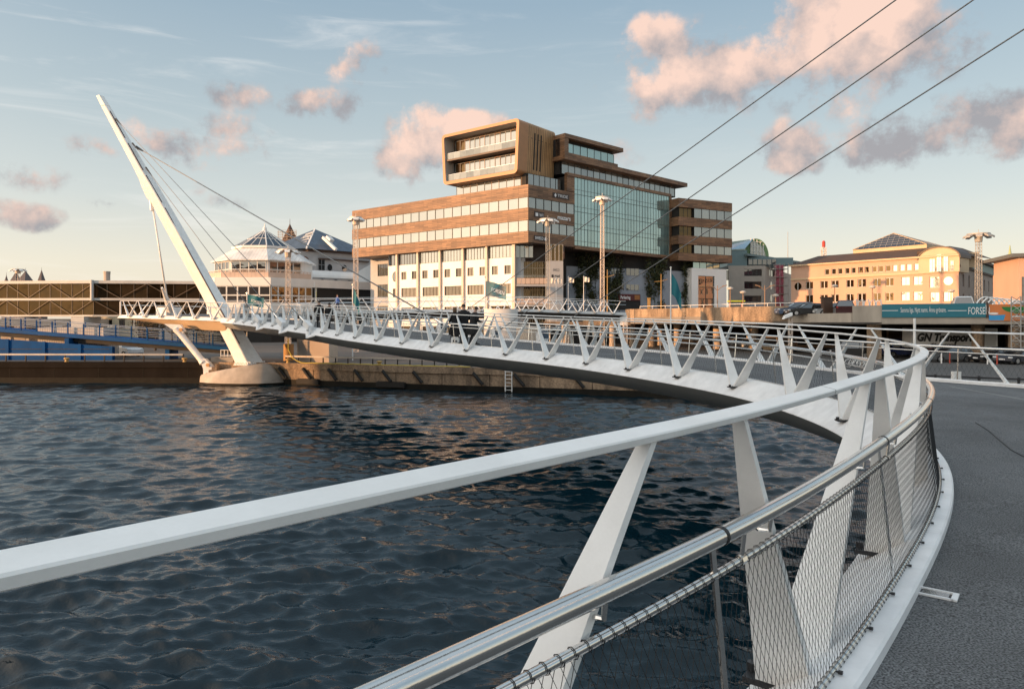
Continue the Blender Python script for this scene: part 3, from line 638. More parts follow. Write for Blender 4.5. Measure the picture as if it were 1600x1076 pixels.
C0 = Vector((-28.5, 70.2, 0))
def ins(p, f, dz): v = Vector(p); q = v.lerp(Vector((C0.x, C0.y, v.z)), f); q.z += dz; return q
rA = [Vector(p)+Vector((0, 0, .02)) for p in top]; rB = [ins(p, -.035, -.30) for p in top]; rC = [ins(p, .03, -.36) for p in top]
rD = [ins(p, .20, -.50-.72*min(1, max(0, (p[0]+40)/9))) for p in top]
land = thing('bridge_landing', (-28.5, 70.2, 6.2), 'white hull shaped bridge landing with warm tan underside around the leaning mast', 'bridge landing')
mb = MB(); mb.loft([rA, rB, rC][::-1], cap=False); mb.build('edge_beam', whiteplate, land)
mb = MB(); mb.loft([rD, rC], cap=False); mb.poly(rD[::-1]); mb.build('hull_soffit', mat('soffit_tan', (.66, .49, .32), .5), land)  # underside coloured a warm tan, unlike the white edge beam
mb = MB(); mb.poly(rA[::-1]); mb.build('deck_surface', asph, land)
railing(wing, .1, float(ws[-1])-.1, land, 1.3, pitch=2.3, net=False)
mb = MB(); sweep(mb, wing, [.1, 5, 10, float(ws[-1])-.1], circ(0, .98, .03, 6)); mb.build('handrail', steel, land)
# back edge railing (seen through the front one)
bk = [(-39.2, 71.0), (-38.4, 72.4), (-31, 75.9), (-23.4, 74.9)]
bs = np.cumsum([0]+[math.hypot(b[0]-a[0], b[1]-a[1]) for a, b in zip(bk, bk[1:])])
back = Edge(bs, bk, [6.5, 6.55, 6.65, 6.75], 1, 'b'); railing(back, .1, float(bs[-1])-.2, land, 1.6, pitch=2.3, net=False)
mb = MB(); mb.box(-39.36, -39.26, 70.6, 70.75, 6.45, 7.85); mb.build('end_post', white, land)
mb = MB(); mb.prism([(-35.2, 69.6), (-33.9, 69.0), (-33.0, 70.3), (-34.3, 71)], 6.3, 7.25); mb.build('anchor_block', whiteplate, land)
ramp = thing('approach_arm', tuple(arm.at(20)), 'sunlit second arm of the footbridge behind the people leading to the elevated street', 'footbridge')
q = list(np.linspace(0.02, float(as_[-1])-.02, 24))
mb = MB(); sweep(mb, arm, q, [(-.1, -.26), (4.1, -.26), (4.1, .06), (-.1, .06)][::-1]); mb.build('deck_edge', whiteplate, ramp)
mb = MB(); sweep(mb, arm, q, [(.6, -.95), (3.4, -.95), (4.0, -.262), (0, -.262)][::-1]); mb.build('girder', mat('girder_shade', (.075, .06, .05), .7), ramp)  # under-deck shade put into the girder's dark colour
railing(arm, .1, float(as_[-1])-.1, ramp, .6, pitch=2.35, net=False)
armr = Edge(as_, [(a[0]-1.4, a[1]+3.9) for a in arm_pts], [6.75, 7.05, 7.2, 6.85], 1, 'ar'); railing(armr, .1, float(as_[-1])-.1, ramp, 1.2, pitch=2.35, net=False)
for E in (arm, armr):
    mb = MB(); sweep(mb, E, q, circ(0, .98, .03, 6)); mb.build('handrail', steel, ramp)
for s in (30.6, 33.2):
    mb = MB(); a = arm.at(s, .4+1.2*(s < 32), -.9)
    for sg in (-1, 1): mb.bar(a, (a.x+sg*.9, a.y+.4, GZ-.05), .42, .3, w2=.26, h2=.22)
    mb.build('pier_leg', mat('pier_white', (.72, .68, .62), .6), ramp)
mb = MB(); a = arm.at(float(as_[-1])-.5, 0, 0); mb.box(a.x-.3, a.x+.6, a.y+.1, a.y+3.5, 5.4, 6.6); mb.build('bearing_block', render_w, ramp)
# white rounded pier and concrete drum below the arm
mb = MB(); c = Vector((-1.15, 73.4, 0)); prof = []
for k in range(13):
    a = math.pi+math.pi*k/12; prof.append((c.x+1.75*math.cos(a), c.y+1.0*math.sin(a)))
prof += [(c.x+1.75, c.y+2.4), (c.x-1.75, c.y+2.4)]
mb.prism(prof, GZ-.05, 7.15); 
tag(mb.build('bridge_pier', mat('pier_render', (.74, .72, .70), .7), smooth=40), 'white rounded pier wall carrying the sunlit second arm just right of the three people', 'bridge pier')
mb = MB(); x0, Yd = X(826.5, 70.5), 70.5; mb.lathe((x0, Yd, 0), [(1.3, GZ-.05), (1.27, 4.2), (1.27, 5.15), (1.12, 5.2), (1.12, 5.32)], 28); mb.box(x0-.15, x0+.15, Yd-1.33, Yd-1.2, 2.95, 3.3, 1)
tag(mb.build('concrete_drum', [mat('drum', (.62, .50, .40), .8), dark], smooth=40), 'squat beige concrete drum beside the white pier under the second arm', 'concrete drum')

# ------------------------------------------------------------ masts
def pylon(base, topp, e1, label, stays, back=None):
    base = Vector(base); topp = Vector(topp); t_ = thing('bridge_mast', base, label, 'mast')
    e1 = Vector(e1).normalized(); e2 = Vector((-e1.y, e1.x, 0))
    fs = [0, .06, .26, .5, .66, .74, .80, .96]; w1 = [1.85, 1.75, 1.62, 1.58, 1.32, 1.0, .95, .72]; w2 = [1.9, 1.6, 1.1, .95, .9, .8, .72, .55]
    rings = []
    for f, a, b in zip(fs, w1, w2):
        c = base.lerp(topp, f); ch_ = .08
        rings.append([c+e1*(sx*(a/2-(ch_ if i == 1 else 0)))+e2*(sy*(b/2-(ch_ if i == 0 else 0))) for sx, sy, i in ((-1, -1, 0), (-1, -1, 1), (1, -1, 1), (1, -1, 0), (1, 1, 0), (1, 1, 1), (-1, 1, 1), (-1, 1, 0))])
    mb = MB(); mb.loft(rings); sh = mb.build('shaft', white, t_)
    mb = MB(); r2 = []
    for f, a, b in ((.962, .62, .5), (1.0, .5, .42)):
        c = base.lerp(topp, f); r2.append([c+e1*sx*a/2+e2*sy*b/2 for sx, sy in ((-1, -1), (1, -1), (1, 1), (-1, 1))])
    mb.loft(r2); mb.build('mast_cap', white, t_)
    # access seam running up the corner between the faces
    for f0, f1 in ((.08, .58), (.60, .70), (.72, .82), (.84, .94)):
        mb = MB(); a, b = [base.lerp(topp, f)+e1*(np.interp(f, fs, w1)/2+.005)-e2*(np.interp(f, fs, w2)/2-.16) for f in (f0, f1)]
        mb.bar(a, b, .09, .05, up=e1); mb.build('seam', darkbrown, sh)
    # ear plate for the back stay
    ce = base.lerp(topp, .655); ax = (topp-base).normalized(); mb = MB()
    P = [ce+ax*1.9-e1*.42, ce+ax*.2-e1*.95, ce-ax*.95-e1*1.1, ce-ax*1.35-e1*.8, ce-ax*.9-e1*.45]
    mb.loft([[p-e2*.3 for p in P], [p+e2*.3 for p in P]]); mb.build('stay_ear', white, t_)
    mb = MB()
    for k in range(9):
        f = -.012; c = base+e1*((k-4)*.22)*(1)+e2*(-.99)
        mb.hexa([c+e1*dx+e2*dy+Vector((0, 0, z)) for z in (0, .38) for dx, dy in ((-.04, -.22*(z == 0)), (.04, -.22*(z == 0)), (.04, .1), (-.04, .1))])
    for k in range(7):
        c = base+e2*((k-3)*.26)+e1*.93
        mb.hexa([c+e2*dx+e1*dy+Vector((0, 0, z)) for z in (0, .38) for dx, dy in ((-.04, .22*(z == 0)), (.04, .22*(z == 0)), (.04, -.1), (-.04, -.1))])
    mb.build('foot_flange', white, t_)
    for a, b, r in stays:
        a = Vector(a); b = Vector(b); mb = MB(); d = (b-a).normalized()
        mb.tube([a, b-d*.9], r, 7); o = mb.build('stay_cable', cablem, t_, smooth=True)
        mb = MB(); mb.tube([b-d*1.5, b-d*.35], r*2.0, 8); mb.build('stay_socket', steel, o)
        mb = MB(); mb.tube([a, a+d*.7, a+d*1.5], [r*3.2, r*2.4, r*1.2], 8); mb.build('stay_clevis', darksteel, o)
    return t_, base, topp, ce, e1, e2
B1 = Vector((-24.6, 66.3, 1.75)); T1 = W(156, 150, 66.3)
def m1(px, py, dy=-.3): return W(px, py, 66.3+dy)
def inn(px):   # point on the inner deck edge at a picture column
    k = (px-800)/FPX; q = np.linspace(20, IS1, 2500); xx_ = np.interp(q, inner.s, inner.P[:, 0]); yy_ = np.interp(q, inner.s, inner.P[:, 1])
    s = float(q[np.argmin(np.abs(xx_/yy_-k))]); return s
def outn(px):
    k = (px-800)/FPX; q = np.linspace(o_of(22), float(oal[-1])-.05, 2500); xx_ = np.interp(q, outer.s, outer.P[:, 0]); yy_ = np.interp(q, outer.s, outer.P[:, 1])
    return float(q[np.argmin(np.abs(xx_/yy_-k))])
anch = []
for px in (415, 452, 496):
    s = inn(px); anch.append((inner.at(s, -.42, .05), s, inner))
stays = [(m1(181, 186), anch[2][0], .026), (m1(207, 224), anch[1][0], .026), (m1(228, 262), anch[0][0], .026)]
so = outn(700); stays.append((m1(213, 230), outer.at(so, -.3, .35), .045))
pyl, b1, t1, ce, e1, e2 = pylon(B1, T1, (.85, -.5, 0), 'tall white leaning steel mast of the bridge on the far left with stay cables', stays)
# back stay and plinth
a = ce-e1*1.0-(t1-b1).normalized()*1.2; b = W(262, 472, 68.2); mb = MB(); mb.tube([a, b], .085, 8); bs_ = mb.build('back_stay', white, pyl, smooth=True)
mb = MB(); d = (W(268, 487, 69.4)-b).normalized(); mb.tube([b-d*2.2, b-d*.2, b+d*1.2], [.1, .26, .42], 8); mb.build('stay_fork', white, bs_, smooth=40)
a_ = ce-e1*1.0-(t1-b1).normalized()*1.0; mb = MB(); mb.tube([a_, a_-Vector((-.12, 0, 1.1))], .16, 8); mb.build('stay_clevis', white, bs_)
# raking strut under the landing
a = W(258, 506, 66.6); b = W(276, 514, 66.5); c = W(318, 566, 66.2); mb = MB()
mb.tube([b, b.lerp(c, .12), b.lerp(c, .88), c], [.38, .30, .30, .38], 12); st_ = mb.build('raking_strut', white, pyl, smooth=40)
mb = MB(); P = [W(258, 506, 66.5), W(283, 507, 66.5), W(290, 517, 66.5), W(284, 523, 66.5)]
mb.loft([[p-Vector((0, .22, 0)) for p in P], [p+Vector((0, .22, 0)) for p in P]]); P = [W(313, 560, 66.2), W(322, 560, 66.2), W(344, 582, 66.2), W(320, 590, 66.2), W(319, 575, 66.2)]
mb.loft([[p-Vector((0, .25, 0)) for p in P], [p+Vector((0, .25, 0)) for p in P]]); mb.build('strut_gusset', white, st_)
mb = MB()
for q in (W(283, 515, 66.2), W(325, 570, 65.9)): mb.tube([q-Vector((0, .12, 0)), q], .16, 12)
mb.build('strut_pin', mat('pin_orange', (.6, .33, .15), .5), st_)
# second mast, just outside the picture: the three cables at the upper right hang from it
m2b, m2t = Vector((12.6, 14.6, 1.9)), Vector((16.6, 3.0, 24.5))
def ray(px, py, Y): return W(px, py, Y)
st2 = []
for apx, (qx, qy) in ((690, (1400, 0)), (775, (1521, 0)), (848, (1600, 46))):
    s = outn(apx); A0 = outer.at(s, -.12, .42); A2 = Vector((A0.x, A0.y, A0.z)); ax_, ay_ = 800+FPX*A0.x/A0.y, 503-(A0.z-EYE)*FPX/A0.y
    k = (qy-ay_)/(qx-ax_); px2 = 2580; py2 = ay_+k*(px2-ax_); st2.append((W(px2, py2, 9.0), A0, .019)); anch.append((A0, s, outer))
pylon(m2b, m2t, (-.9, .3, 0), 'second white leaning mast whose stay cables cross the sky at the upper right', st2)
for A0, s, E in anch:      # cable anchor pots standing on the deck edge
    n = E.n(s); d = Vector((0, 0, 0))
    o_ = [x for x in stays+st2 if (Vector(x[1])-A0).length < .01]
    d = (Vector(o_[0][0])-A0).normalized(); mb = MB()
    if E is inner:
        mb.bar(A0+d*.05, A0+d*.75, .34, .34); mb.bar(A0-n*.1-Vector((0, 0, .5)), A0+d*.2, .1, .3); ob = mb.build('cable_anchor', whiteplate, bridge)
        P = [E.at(s-.9, -.47, -.33), E.at(s+.9, -.47, -.33), E.at(s, -.75, -.52)]; mb = MB(); mb.loft([P, [p-Vector((0, 0, .07)) for p in P]]); mb.build('anchor_fin', whiteplate, ob)
    else:
        mb.bar(A0-d*.55, A0+d*.05, .42, .46); mb.bar(A0-d*.3-Vector((0, 0, .75)), A0-d*.3, .12, .2); ob = mb.build('cable_anchor', whiteplate, bridge)
        mb = MB(); mb.bar(A0+d*.05, A0+d*.07, .36, .40); mb.bar(A0-d*.57, A0-d*.55, .36, .40); mb.build('anchor_plate', mat('anchor_blue', (.035, .06, .10), .4), ob)
# mast foundation in the water
mb = MB(); rings = []
for px, zt, hw in ((313, .75, .25), (318, .9, .8), (335, 1.15, 1.55), (360, 1.45, 2.2), (392, 1.78, 2.5), (418, 2.0, 2.3), (428, 1.75, 2.0), (440, .95, 1.4), (449, .45, .7), (453, .2, .2)):
    x = X(px, 66); yc = 66.2
    rings.append([(x, yc-hw-.25, -1), (x, yc-hw-.12, zt*.35), (x, yc-hw*.86, zt*.9), (x, yc-hw*.7, zt), (x, yc+hw*.7, zt), (x, yc+hw, 0), (x, yc+hw, -1)])
fdn = None
mb.loft(rings[::-1]); fdn = tag(mb.build('mast_foundation', mat('pier_concrete', (.50, .44, .38), .85, var=.35, scale=.7, bump=.35, bscale=10), smooth=38), 'boat shaped concrete foundation in the water under the leaning mast', 'foundation')

mb = MB(); r2_ = []
for px, hw in ((312.6, .25), (318, .85), (335, 1.6), (360, 2.25), (392, 2.55), (418, 2.35), (428, 2.05), (440, 1.45), (449, .75), (453.4, .25)):
    x = X(px, 66); r2_.append([(x, 66.2-hw-.27, -.9), (x, 66.2-hw-.2, .22), (x, 66.2+hw, .2), (x, 66.2+hw, -.9)])
mb.loft(r2_[::-1]); mb.build('tide_mark', mat('tide_zone', (.022, .020, .017), .6), fdn)
# ============================================================ BUILDINGS
# ---- brown clad office block
off = thing('office_building', (2.6, 113, GZ), 'large brown clad office block with gold framed rooftop box and glass front in the centre', 'office building')
LF = Fac(2.6, 113, -.783, .621); RF = Fac(2.6, 113, .737, .676)
mb = MB(); 
core = [LF.p(0, 0, -.35)-Vector((*RF.n, 0))*.35, LF.p(43.8, 0, -.35), LF.p(43.8, 0, -15), RF.p(36, 0, -16), RF.p(38.6, 0, -.35)]
mb.prism([(p.x, p.y) for p in core], 18.7, 27.6); mb.build('core', dark, off)
for z0, z1 in ((25.9, 27.9), (22.2, 24.15), (18.6, 20.4)):
    mb = MB(); LF.box(mb, 0, 44, z0, z1, .0, -.5)
    a, b = LF.p(44, z0, 0), LF.p(44, z0, -15); mb.hexa([LF.p(43.5, z0, -.51), LF.p(44, z0, -.51), LF.p(44, z0, -15), LF.p(43.5, z0, -15), LF.p(43.5, z1, -.51), LF.p(44, z1, -.51), LF.p(44, z1, -15), LF.p(43.5, z1, -15)])
    mb.build('cladding_band', brown, off)
    mb = MB(); RF.box(mb, .003, 11, z0, z1, .0, -.5); mb.build('cladding_band', brown, off)
mb = MB(); mb.prism([(p.x, p.y) for p in [LF.p(.2, 0, -.3), LF.p(43.8, 0, -.3), LF.p(43.8, 0, -15), RF.p(36, 0, -16), RF.p(38.6, 0, -.5)]], 27.6, 27.75); mb.build('roof', darkbrown, off)
for z0, z1 in ((24.15, 25.9), (20.4, 22.2)):
    n = 21
    for i in range(n): LF.window(off, 44*i/n+.02, 44*(i+1)/n-.02, z0+.01, z1-.01, glass=g_warm, fw=.09, d=-.14)
    for i in range(6): RF.window(off, 11*i/6+.03, 11*(i+1)/6-.03, z0+.01, z1-.01, glass=g_mix, fw=.09, d=-.14)
mb = MB(); mb.prism([(p.x, p.y) for p in [LF.p(.2, 0, -.1), LF.p(43.9, 0, -.1), LF.p(43.9, 0, -14), LF.p(.2, 0, -14)]], 18.55, 18.62); mb.prism([(p.x, p.y) for p in [RF.p(.2, 0, -.1), RF.p(38.8, 0, -.1), RF.p(38.8, 0, -8), RF.p(.2, 0, -8)]], 18.5, 18.54); mb.build('overhang_soffit', darkbrown, off)
# white lower storeys, left
L2 = Fac(*(LF.p(0, 0, -.9).xy), -.783, .621)
u0, u1 = L2.u(804), L2.u(607)
H = []; wl = []
def hz(pa, pb, ya, yb): return (L2.u(pa), L2.u(pb), L2.z((pa+pb)/2, yb), L2.z((pa+pb)/2, ya))
cols = [X_/4.678+540 for X_ in (383, 535, 697, 865, 1038, 1235)]
for a, b in ((407, 445), (483, 522), (560, 600), (640, 682), (722, 765), (805, 850), (890, 935), (978, 1025), (1068, 1113), (1160, 1208)):
    h = hz(a/4.678+540, b/4.678+540, 0, 0); h = (h[0], h[1], 13.75, 15.2); wl.append((h, 2))
for a, b in ((345, 375), (407, 522), (562, 683), (722, 848), (890, 1010), (1060, 1208)):
    h = hz(a/4.678+540, b/4.678+540, 0, 0); wl.append(((h[0], h[1], 10.5, 12.15), max(1, int((b-a)/24))))
for a, b in ((345, 375), (407, 522), (562, 683), (722, 848), (890, 1010), (1060, 1208)):
    h = hz(a/4.678+540, b/4.678+540, 0, 0); wl.append(((h[0], h[1], 6.9, 8.5), max(1, int((b-a)/24))))
for a, b in ((407, 522), (562, 683), (722, 848), (890, 1010)):
    h = hz(a/4.678+540, b/4.678+540, 0, 0); wl.append(((h[0], h[1], 3.3, 5.0), max(1, int((b-a)/24))))
mb = MB(); L2.wall(mb, u0, u1, GZ, 16.5, [w[0] for w in wl], .3); 
mb.poly([L2.p(u1, GZ), L2.p(u1, GZ, -9), L2.p(u1, 18.5, -9), L2.p(u1, 18.5)]); mb.poly([L2.p(u0, GZ), L2.p(u0, GZ, -4), L2.p(u0, 16.5, -4), L2.p(u0, 16.5)])
mb.build('white_wall', render_w, off)
mb = MB(); L2.box(mb, u0+.3, u1-.3, GZ, 18.5, -.6, -9); mb.build('rear_core', dark, off)
for (h, n) in wl: L2.window(off, h[0]+.01, h[1]-.01, h[2]+.01, h[3]-.01, nx=n, d=-.22, fw=.09, glass=g_case, frame=frame_d, name='casement')
for px in cols+[805]:
    u = L2.u(px); mb = MB(); L2.box(mb, u-.22, u+.22, GZ+.5, 18.55, .42, .02); mb.build('pilaster', mat('pilaster', (.62, .52, .44), .6), off)
cc = [607+3]+cols+[803]
for a, b in zip(cc, cc[1:]):
    ua, ub = L2.u(a), L2.u(b); ua, ub = min(ua, ub), max(ua, ub)
    L2.window(off, ua+.25, ub-.25, 16.52, 18.5, nx=max(2, int((ub-ua)/.75)), d=-.05, fw=.07, glass=g_dark if a < 640 else g_mix, name='clerestory_window')
# round windows
for zc in (14.4,):
    uc = L2.u(617.5); mb = MB(); c = L2.p(uc, zc, .03)
    ring = lambda r, d: [L2.p(uc+r*math.cos(a), zc+r*1.6*math.sin(a)*.85, d) for a in np.linspace(0, 2*math.pi, 20, endpoint=False)]
    mb.poly(ring(.62, .02), 0); mb.loft([ring(.62, .06), ring(.72, .06), ring(.72, .0), ring(.62, .0)], 1, closed=True, cap=False); L2.box(mb, uc-.03, uc+.03, zc-.8, zc+.8, .03, .06, 1); mb.build('round_window', [g_dark, frame_d], off)
# grey recess below the overhang
RC = Fac(*(L2.p(u1, 0, -3.5).xy), -.783, .621); ur0, ur1 = RC.u(608), RC.u(579)
hs = [(RC.u(590), RC.u(606), a, b) for a, b in ((15.0, 17.4), (10.7, 13.3), (6.6, 9.0))]
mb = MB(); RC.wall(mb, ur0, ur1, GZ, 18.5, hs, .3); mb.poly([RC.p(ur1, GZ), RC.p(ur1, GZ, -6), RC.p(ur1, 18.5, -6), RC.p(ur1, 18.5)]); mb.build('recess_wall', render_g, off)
for h in hs: RC.window(off, h[0]+.02, h[1]-.02, h[2], h[3], nx=4, nz=1, glass=g_mix, name='casement')
# stair corner with balconies
BF = Fac(X(804, 115.5), 115.5, 1, .03); b0, b1 = 0, BF.u(856)
mb = MB(); BF.box(mb, b0, b1+3, 16.4, 18.5, -2.5, -3); BF.box(mb, b0, b1, 5.5, 18.5, -2.6, -3.2); mb.build('stair_core', darkbrown, off)
for z0, z1 in ((12.6, 15.9), (9.0, 12.2), (5.6, 8.6)):
    for i in range(5): BF.window(off, BF.u(814)+i*.82, BF.u(814)+i*.82+.8, z0, z1, nx=2, nz=3, d=-2.3, fw=.08, glass=g_bronze, frame=mat('warm_frame', (.5, .38, .26), .5), name='stair_window')
for i in range(4): BF.window(off, BF.u(806)+i*.72, BF.u(806)+i*.72+.7, 16.4, 18.5, d=-.6, glass=g_mix, name='stair_window')
mb = MB(); BF.box(mb, BF.u(806), BF.u(814), 5.5, 16.4, -.6, -1.6); mb.build('stair_fin', render_g, off)
for z in (11.9, 8.6):
    mb = MB(); BF.box(mb, BF.u(807), BF.u(863 if z > 10 else 855), z-.28, z, .9, -2.3); bl = mb.build('balcony', render_g, off)
    e = BF.u(863 if z > 10 else 855); s0_ = BF.u(807); k = 8
    for i in range(k):
        mb = MB(); BF.box(mb, s0_+(e-s0_)*i/k+.03, s0_+(e-s0_)*(i+1)/k-.03, z+.08, z+1.05, .86, .83); mb.build('balcony_panel', mat('balcony_panel', (.55, .42, .34), .5), bl)
    mb = MB(); BF.box(mb, s0_, e, z+1.3, z+1.35, .87, .82); mb.build('balcony_rail', steel, bl)
# sign panel
SP = Fac(X(855, 114.6), 114.6, 1, .09); s1 = SP.u(880)
mb = MB(); SP.box(mb, 0, s1, 5.5, 15.7, 0, -.5); mb.build('sign_panel', render_g, off)
for i in range(4): SP.window(off, s1*i/4+.02, s1*(i+1)/4-.02, 15.75, 18.45, d=-.2, glass=g_bronze, name='stair_window', frame=frame_w)
def put(F, txt, u, z, h, m, w=None, sh=0., b=0., par=None, d=.012, nm='lettering'): return lettering(par or off, txt, F.p(u, z, d), F.p(1, 0)-F.p(0, 0), (0, 0, 1), h, m, sh, b, nm, w)
ink = mat('black_ink', (.015, .015, .015), .5); wink = mat('white_letters', (.82, .82, .82), .5)
put(SP, 'SWECO', s1*.36, 14.05, .42, ink, 1.05); put(SP, 'Ahlsell', s1*.45, 13.1, .4, ink, .9, b=.02); put(SP, 'Tengbom', s1*.45, 12.25, .4, ink, .95, b=.03)
mb = MB(); SP.box(mb, s1*.27, s1*.40, 13.05, 13.5, .015, .0); mb.build('logo', ink, off)
# letters on the corner bands
mb = MB(); RF.box(mb, 5.6, 9.6, 26.45, 27.3, .05, 0); RF.box(mb, 1.3, 3.6, 22.75, 23.75, .05, .0); RF.box(mb, 1.3, 4.4, 19.05, 19.85, .05, 0); mb.build('sign_backing', mat('sign_backing', (.05, .03, .025), .6), off)
put(RF, 'TRIDE', 6.75, 26.65, .5, wink, 2.5, d=.06); put(RF, 'mazars', 6.7, 22.95, .75, wink, 3.2, b=.02, d=.06); put(RF, 'WI', 2.45, 22.95, .55, wink, .9, d=.06); put(RF, 'SWECO', 1.5, 19.2, .48, wink, 1.9, b=.02, d=.06)
mb = MB(); c = (6.25, 26.88)
mb.poly([RF.p(c[0]+a*.27, c[1]+b*.38, .06) for a, b in ((0, -1), (1, 0), (0, 1), (-1, 0))]); mb.poly([RF.p(1.6+a*.6, 22.95+b*.55, .06) for a, b in ((0, 0), (1, 0), (1, 1), (0, 1))]); mb.poly([RF.p(3.65+a*.5, 19.15+b*.6, .06) for a, b in ((0, 0), (1, 0), (1, .6), (.5, 1), (0, .6))]); mb.build('emblem', wink, off)
# glass curtain wall box
mb = MB(); RF.box(mb, 9.1, 11.0, 28.0, 30.9, .0, -.6); RF.box(mb, 9.1, 39.2, 30.55, 31.1, .12, -.6); RF.box(mb, 11.0, 39.2, 18.3, 18.9, .12, -.6); RF.box(mb, 38.7, 39.3, 18.9, 30.55, .12, -9); mb.build('curtain_wall_frame', brown, off)
mb = MB(); RF.box(mb, 11.02, 38.7, 18.9, 30.55, -.5, -8); RF.box(mb, 9.2, 11.0, 28.0, 30.5, -.61, -8); mb.build('glass_box_core', dark, off)
zs = [18.9, 21.8, 24.75, 27.7, 30.55]
for i in range(16):
    for j in range(4):
        a = 11.02+27.68*i/16; b = 11.02+27.68*(i+1)/16
        RF.window(off, a+.01, b-.01, zs[j]+.01, zs[j+1]-.01, nx=2, nz=2, transom=.28, d=-.08, fw=.05, glass=g_teal, frame=mat('teal_frame', (.10, .13, .13), .4), name='curtain_wall_panel')
# clerestory floor and roof slabs above it
mb = MB(); RF.box(mb, 9, 43, 31.1, 33.5, -1.6, -10); mb.build('upper_core', dark, off)
for i in range(20): RF.window(off, 9.2+33.2*i/20, 9.2+33.2*(i+1)/20-.03, 31.15, 33.2, d=-1.35, glass=g_mix, name='clerestory_window')
mb = MB(); RF.box(mb, 8.3, 44.6, 33.2, 33.95, .25, -11); mb.build('roof_slab', brown, off)
mb = MB(); RF.box(mb, 8.4, 22.4, 34.0, 36.9, -1.0, -9); mb.build('penthouse_core', dark, off)
mb = MB(); RF.box(mb, 8.4, 24, 36.9, 37.6, .2, -10); RF.box(mb, 8.4, 9.4, 33.96, 36.9, .1, -2); RF.box(mb, 9.4, 22.6, 33.96, 34.5, .05, -2); mb.build('roof_slab', brown, off)
for i in range(7): RF.window(off, 9.6+12.8*i/7, 9.6+12.8*(i+1)/7-.04, 34.55, 36.3, d=-.7, glass=g_teal, name='clerestory_window')
# setback glass floor under the gold box
mb = MB(); LF.box(mb, 1.6, 17, 27.8, 30, -1.4, -10); RF.box(mb, .8, 9, 27.8, 30.0, -1.3, -8); mb.build('setback_core', dark, off)
for i in range(9): LF.window(off, 2.2+1.62*i, 2.2+1.62*i+1.58, 27.95, 29.95, d=-1.2, nx=1, glass=g_warm, frame=goldf if i % 3 == 0 else frame_g, name='terrace_window')
for i in range(6): RF.window(off, 1+1.3*i, 1+1.3*i+1.26, 27.95, 29.95, d=-1.1, glass=g_mix, name='terrace_window')
# gold box: rounded frame extruded back, open loggias in front
def rr(u0, u1, z0, z1, r, sk=0.):
    P = []
    for (cu_, cz, a0) in ((u1-r, z1-r, 0), (u0+r, z1-r, 90), (u0+r, z0+r, 180), (u1-r, z0+r, 270)):
        for k in range(7):
            a = R(a0+15*k); u = cu_+r*math.cos(a); z = cz+r*math.sin(a); f = (z1-z)/(z1-z0)
            P.append((u+(-sk*f if u > (u0+u1)/2 else sk*f), z))
    return P
GU0, GU1, GZ0, GZ1 = 1.1, 18.4, 29.75, 38.55
def gtop(u, z): return z-(u-GU0)/(GU1-GU0)*.0
outp = rr(GU0, GU1, GZ0, GZ1, .75, .45); inp = rr(GU0+.55, GU1-.55, GZ0+.55, GZ1-.5, .35, .45)
mb = MB(); D0, D1 = .9, -1.6
mb.loft([[LF.p(u, z, D0) for u, z in outp], [LF.p(u, z, D1) for u, z in outp]], cap=False)
mb.loft([[LF.p(u, z, D1) for u, z in inp], [LF.p(u, z, D0) for u, z in inp]], 1, cap=False)
n = len(outp); i0 = len(mb.v)
mb.v += [tuple(LF.p(u, z, D0)) for u, z in outp]+[tuple(LF.p(u, z, D0)) for u, z in inp]
for j in range(n): mb.f.append((i0+j, i0+(j+1) % n, i0+n+(j+1) % n, i0+n+j)); mb.m.append(0)
gb = mb.build('gold_frame', [goldf, goldint], off)
mb = MB(); mb.loft([[LF.p(u, z, D1) for u, z in outp], [LF.p(u, z, -9.2) for u, z in outp]]); mb.build('slat_cladding', goldw, off)
# dark slots in the slatted flank: the flank is the u=GU0 side
nf = LF.d*-1
for d_ in (-3.4, -4.3, -5.2):
    mb = MB(); a = LF.p(GU0+.42, GZ0+2.0, d_); 
    q = [LF.p(GU0+.42*(38.55-z)/8.8*1.02-.03, z, dd) for z in (GZ0+1.2, GZ1-1.6) for dd in (d_-.16, d_+.16)]; k = LF.p(1, 0)-LF.p(0, 0)
    q = [q[0], q[1], q[1]+k*.3, q[0]+k*.3, q[2], q[3], q[3]+k*.3, q[2]+k*.3]; mb.hexa(q); mb.build('slot', dark, off)
mb = MB(); LF.box(mb, GU0+.9, GU1-.9, GZ0+.7, GZ1-.7, -1.4, -1.58); mb.build('loggia_back', dark, off)
for z0, z1 in ((30.45, 33.7), (34.2, 37.7)):
    for i in range(13):
        a = GU0+1.2+(GU1-GU0-2.5)*i/13; LF.window(off, a+.02, a+(GU1-GU0-2.5)/13-.02, z0+.05, z1-.05, d=-1.3, glass=g_warm if i < 11 else g_bronze, frame=goldf if i % 3 == 1 else frame_g, fw=.08, name='loggia_glazing')
    mb = MB(); LF.box(mb, GU0+.62, GU1-.62, z0-.3, z0, .55, -1.5); fl = mb.build('loggia_floor', darkbrown, off)
    for i in range(10):
        a = GU0+.9+(GU1-GU0-1.7)*i/10; mb = MB(); LF.box(mb, a+.02, a+(GU1-GU0-1.7)/10-.02, z0+.02, z0+1.05, .42, .39); mb.build('glass_balustrade', glassm('balustrade_glass', (.20, .22, .22), (.9, .92, .92), .10), fl)
    mb = MB(); LF.box(mb, GU0+.7, GU1-.7, z0+1.06, z0+1.1, .43, .38); mb.build('balustrade_rail', steel, fl)
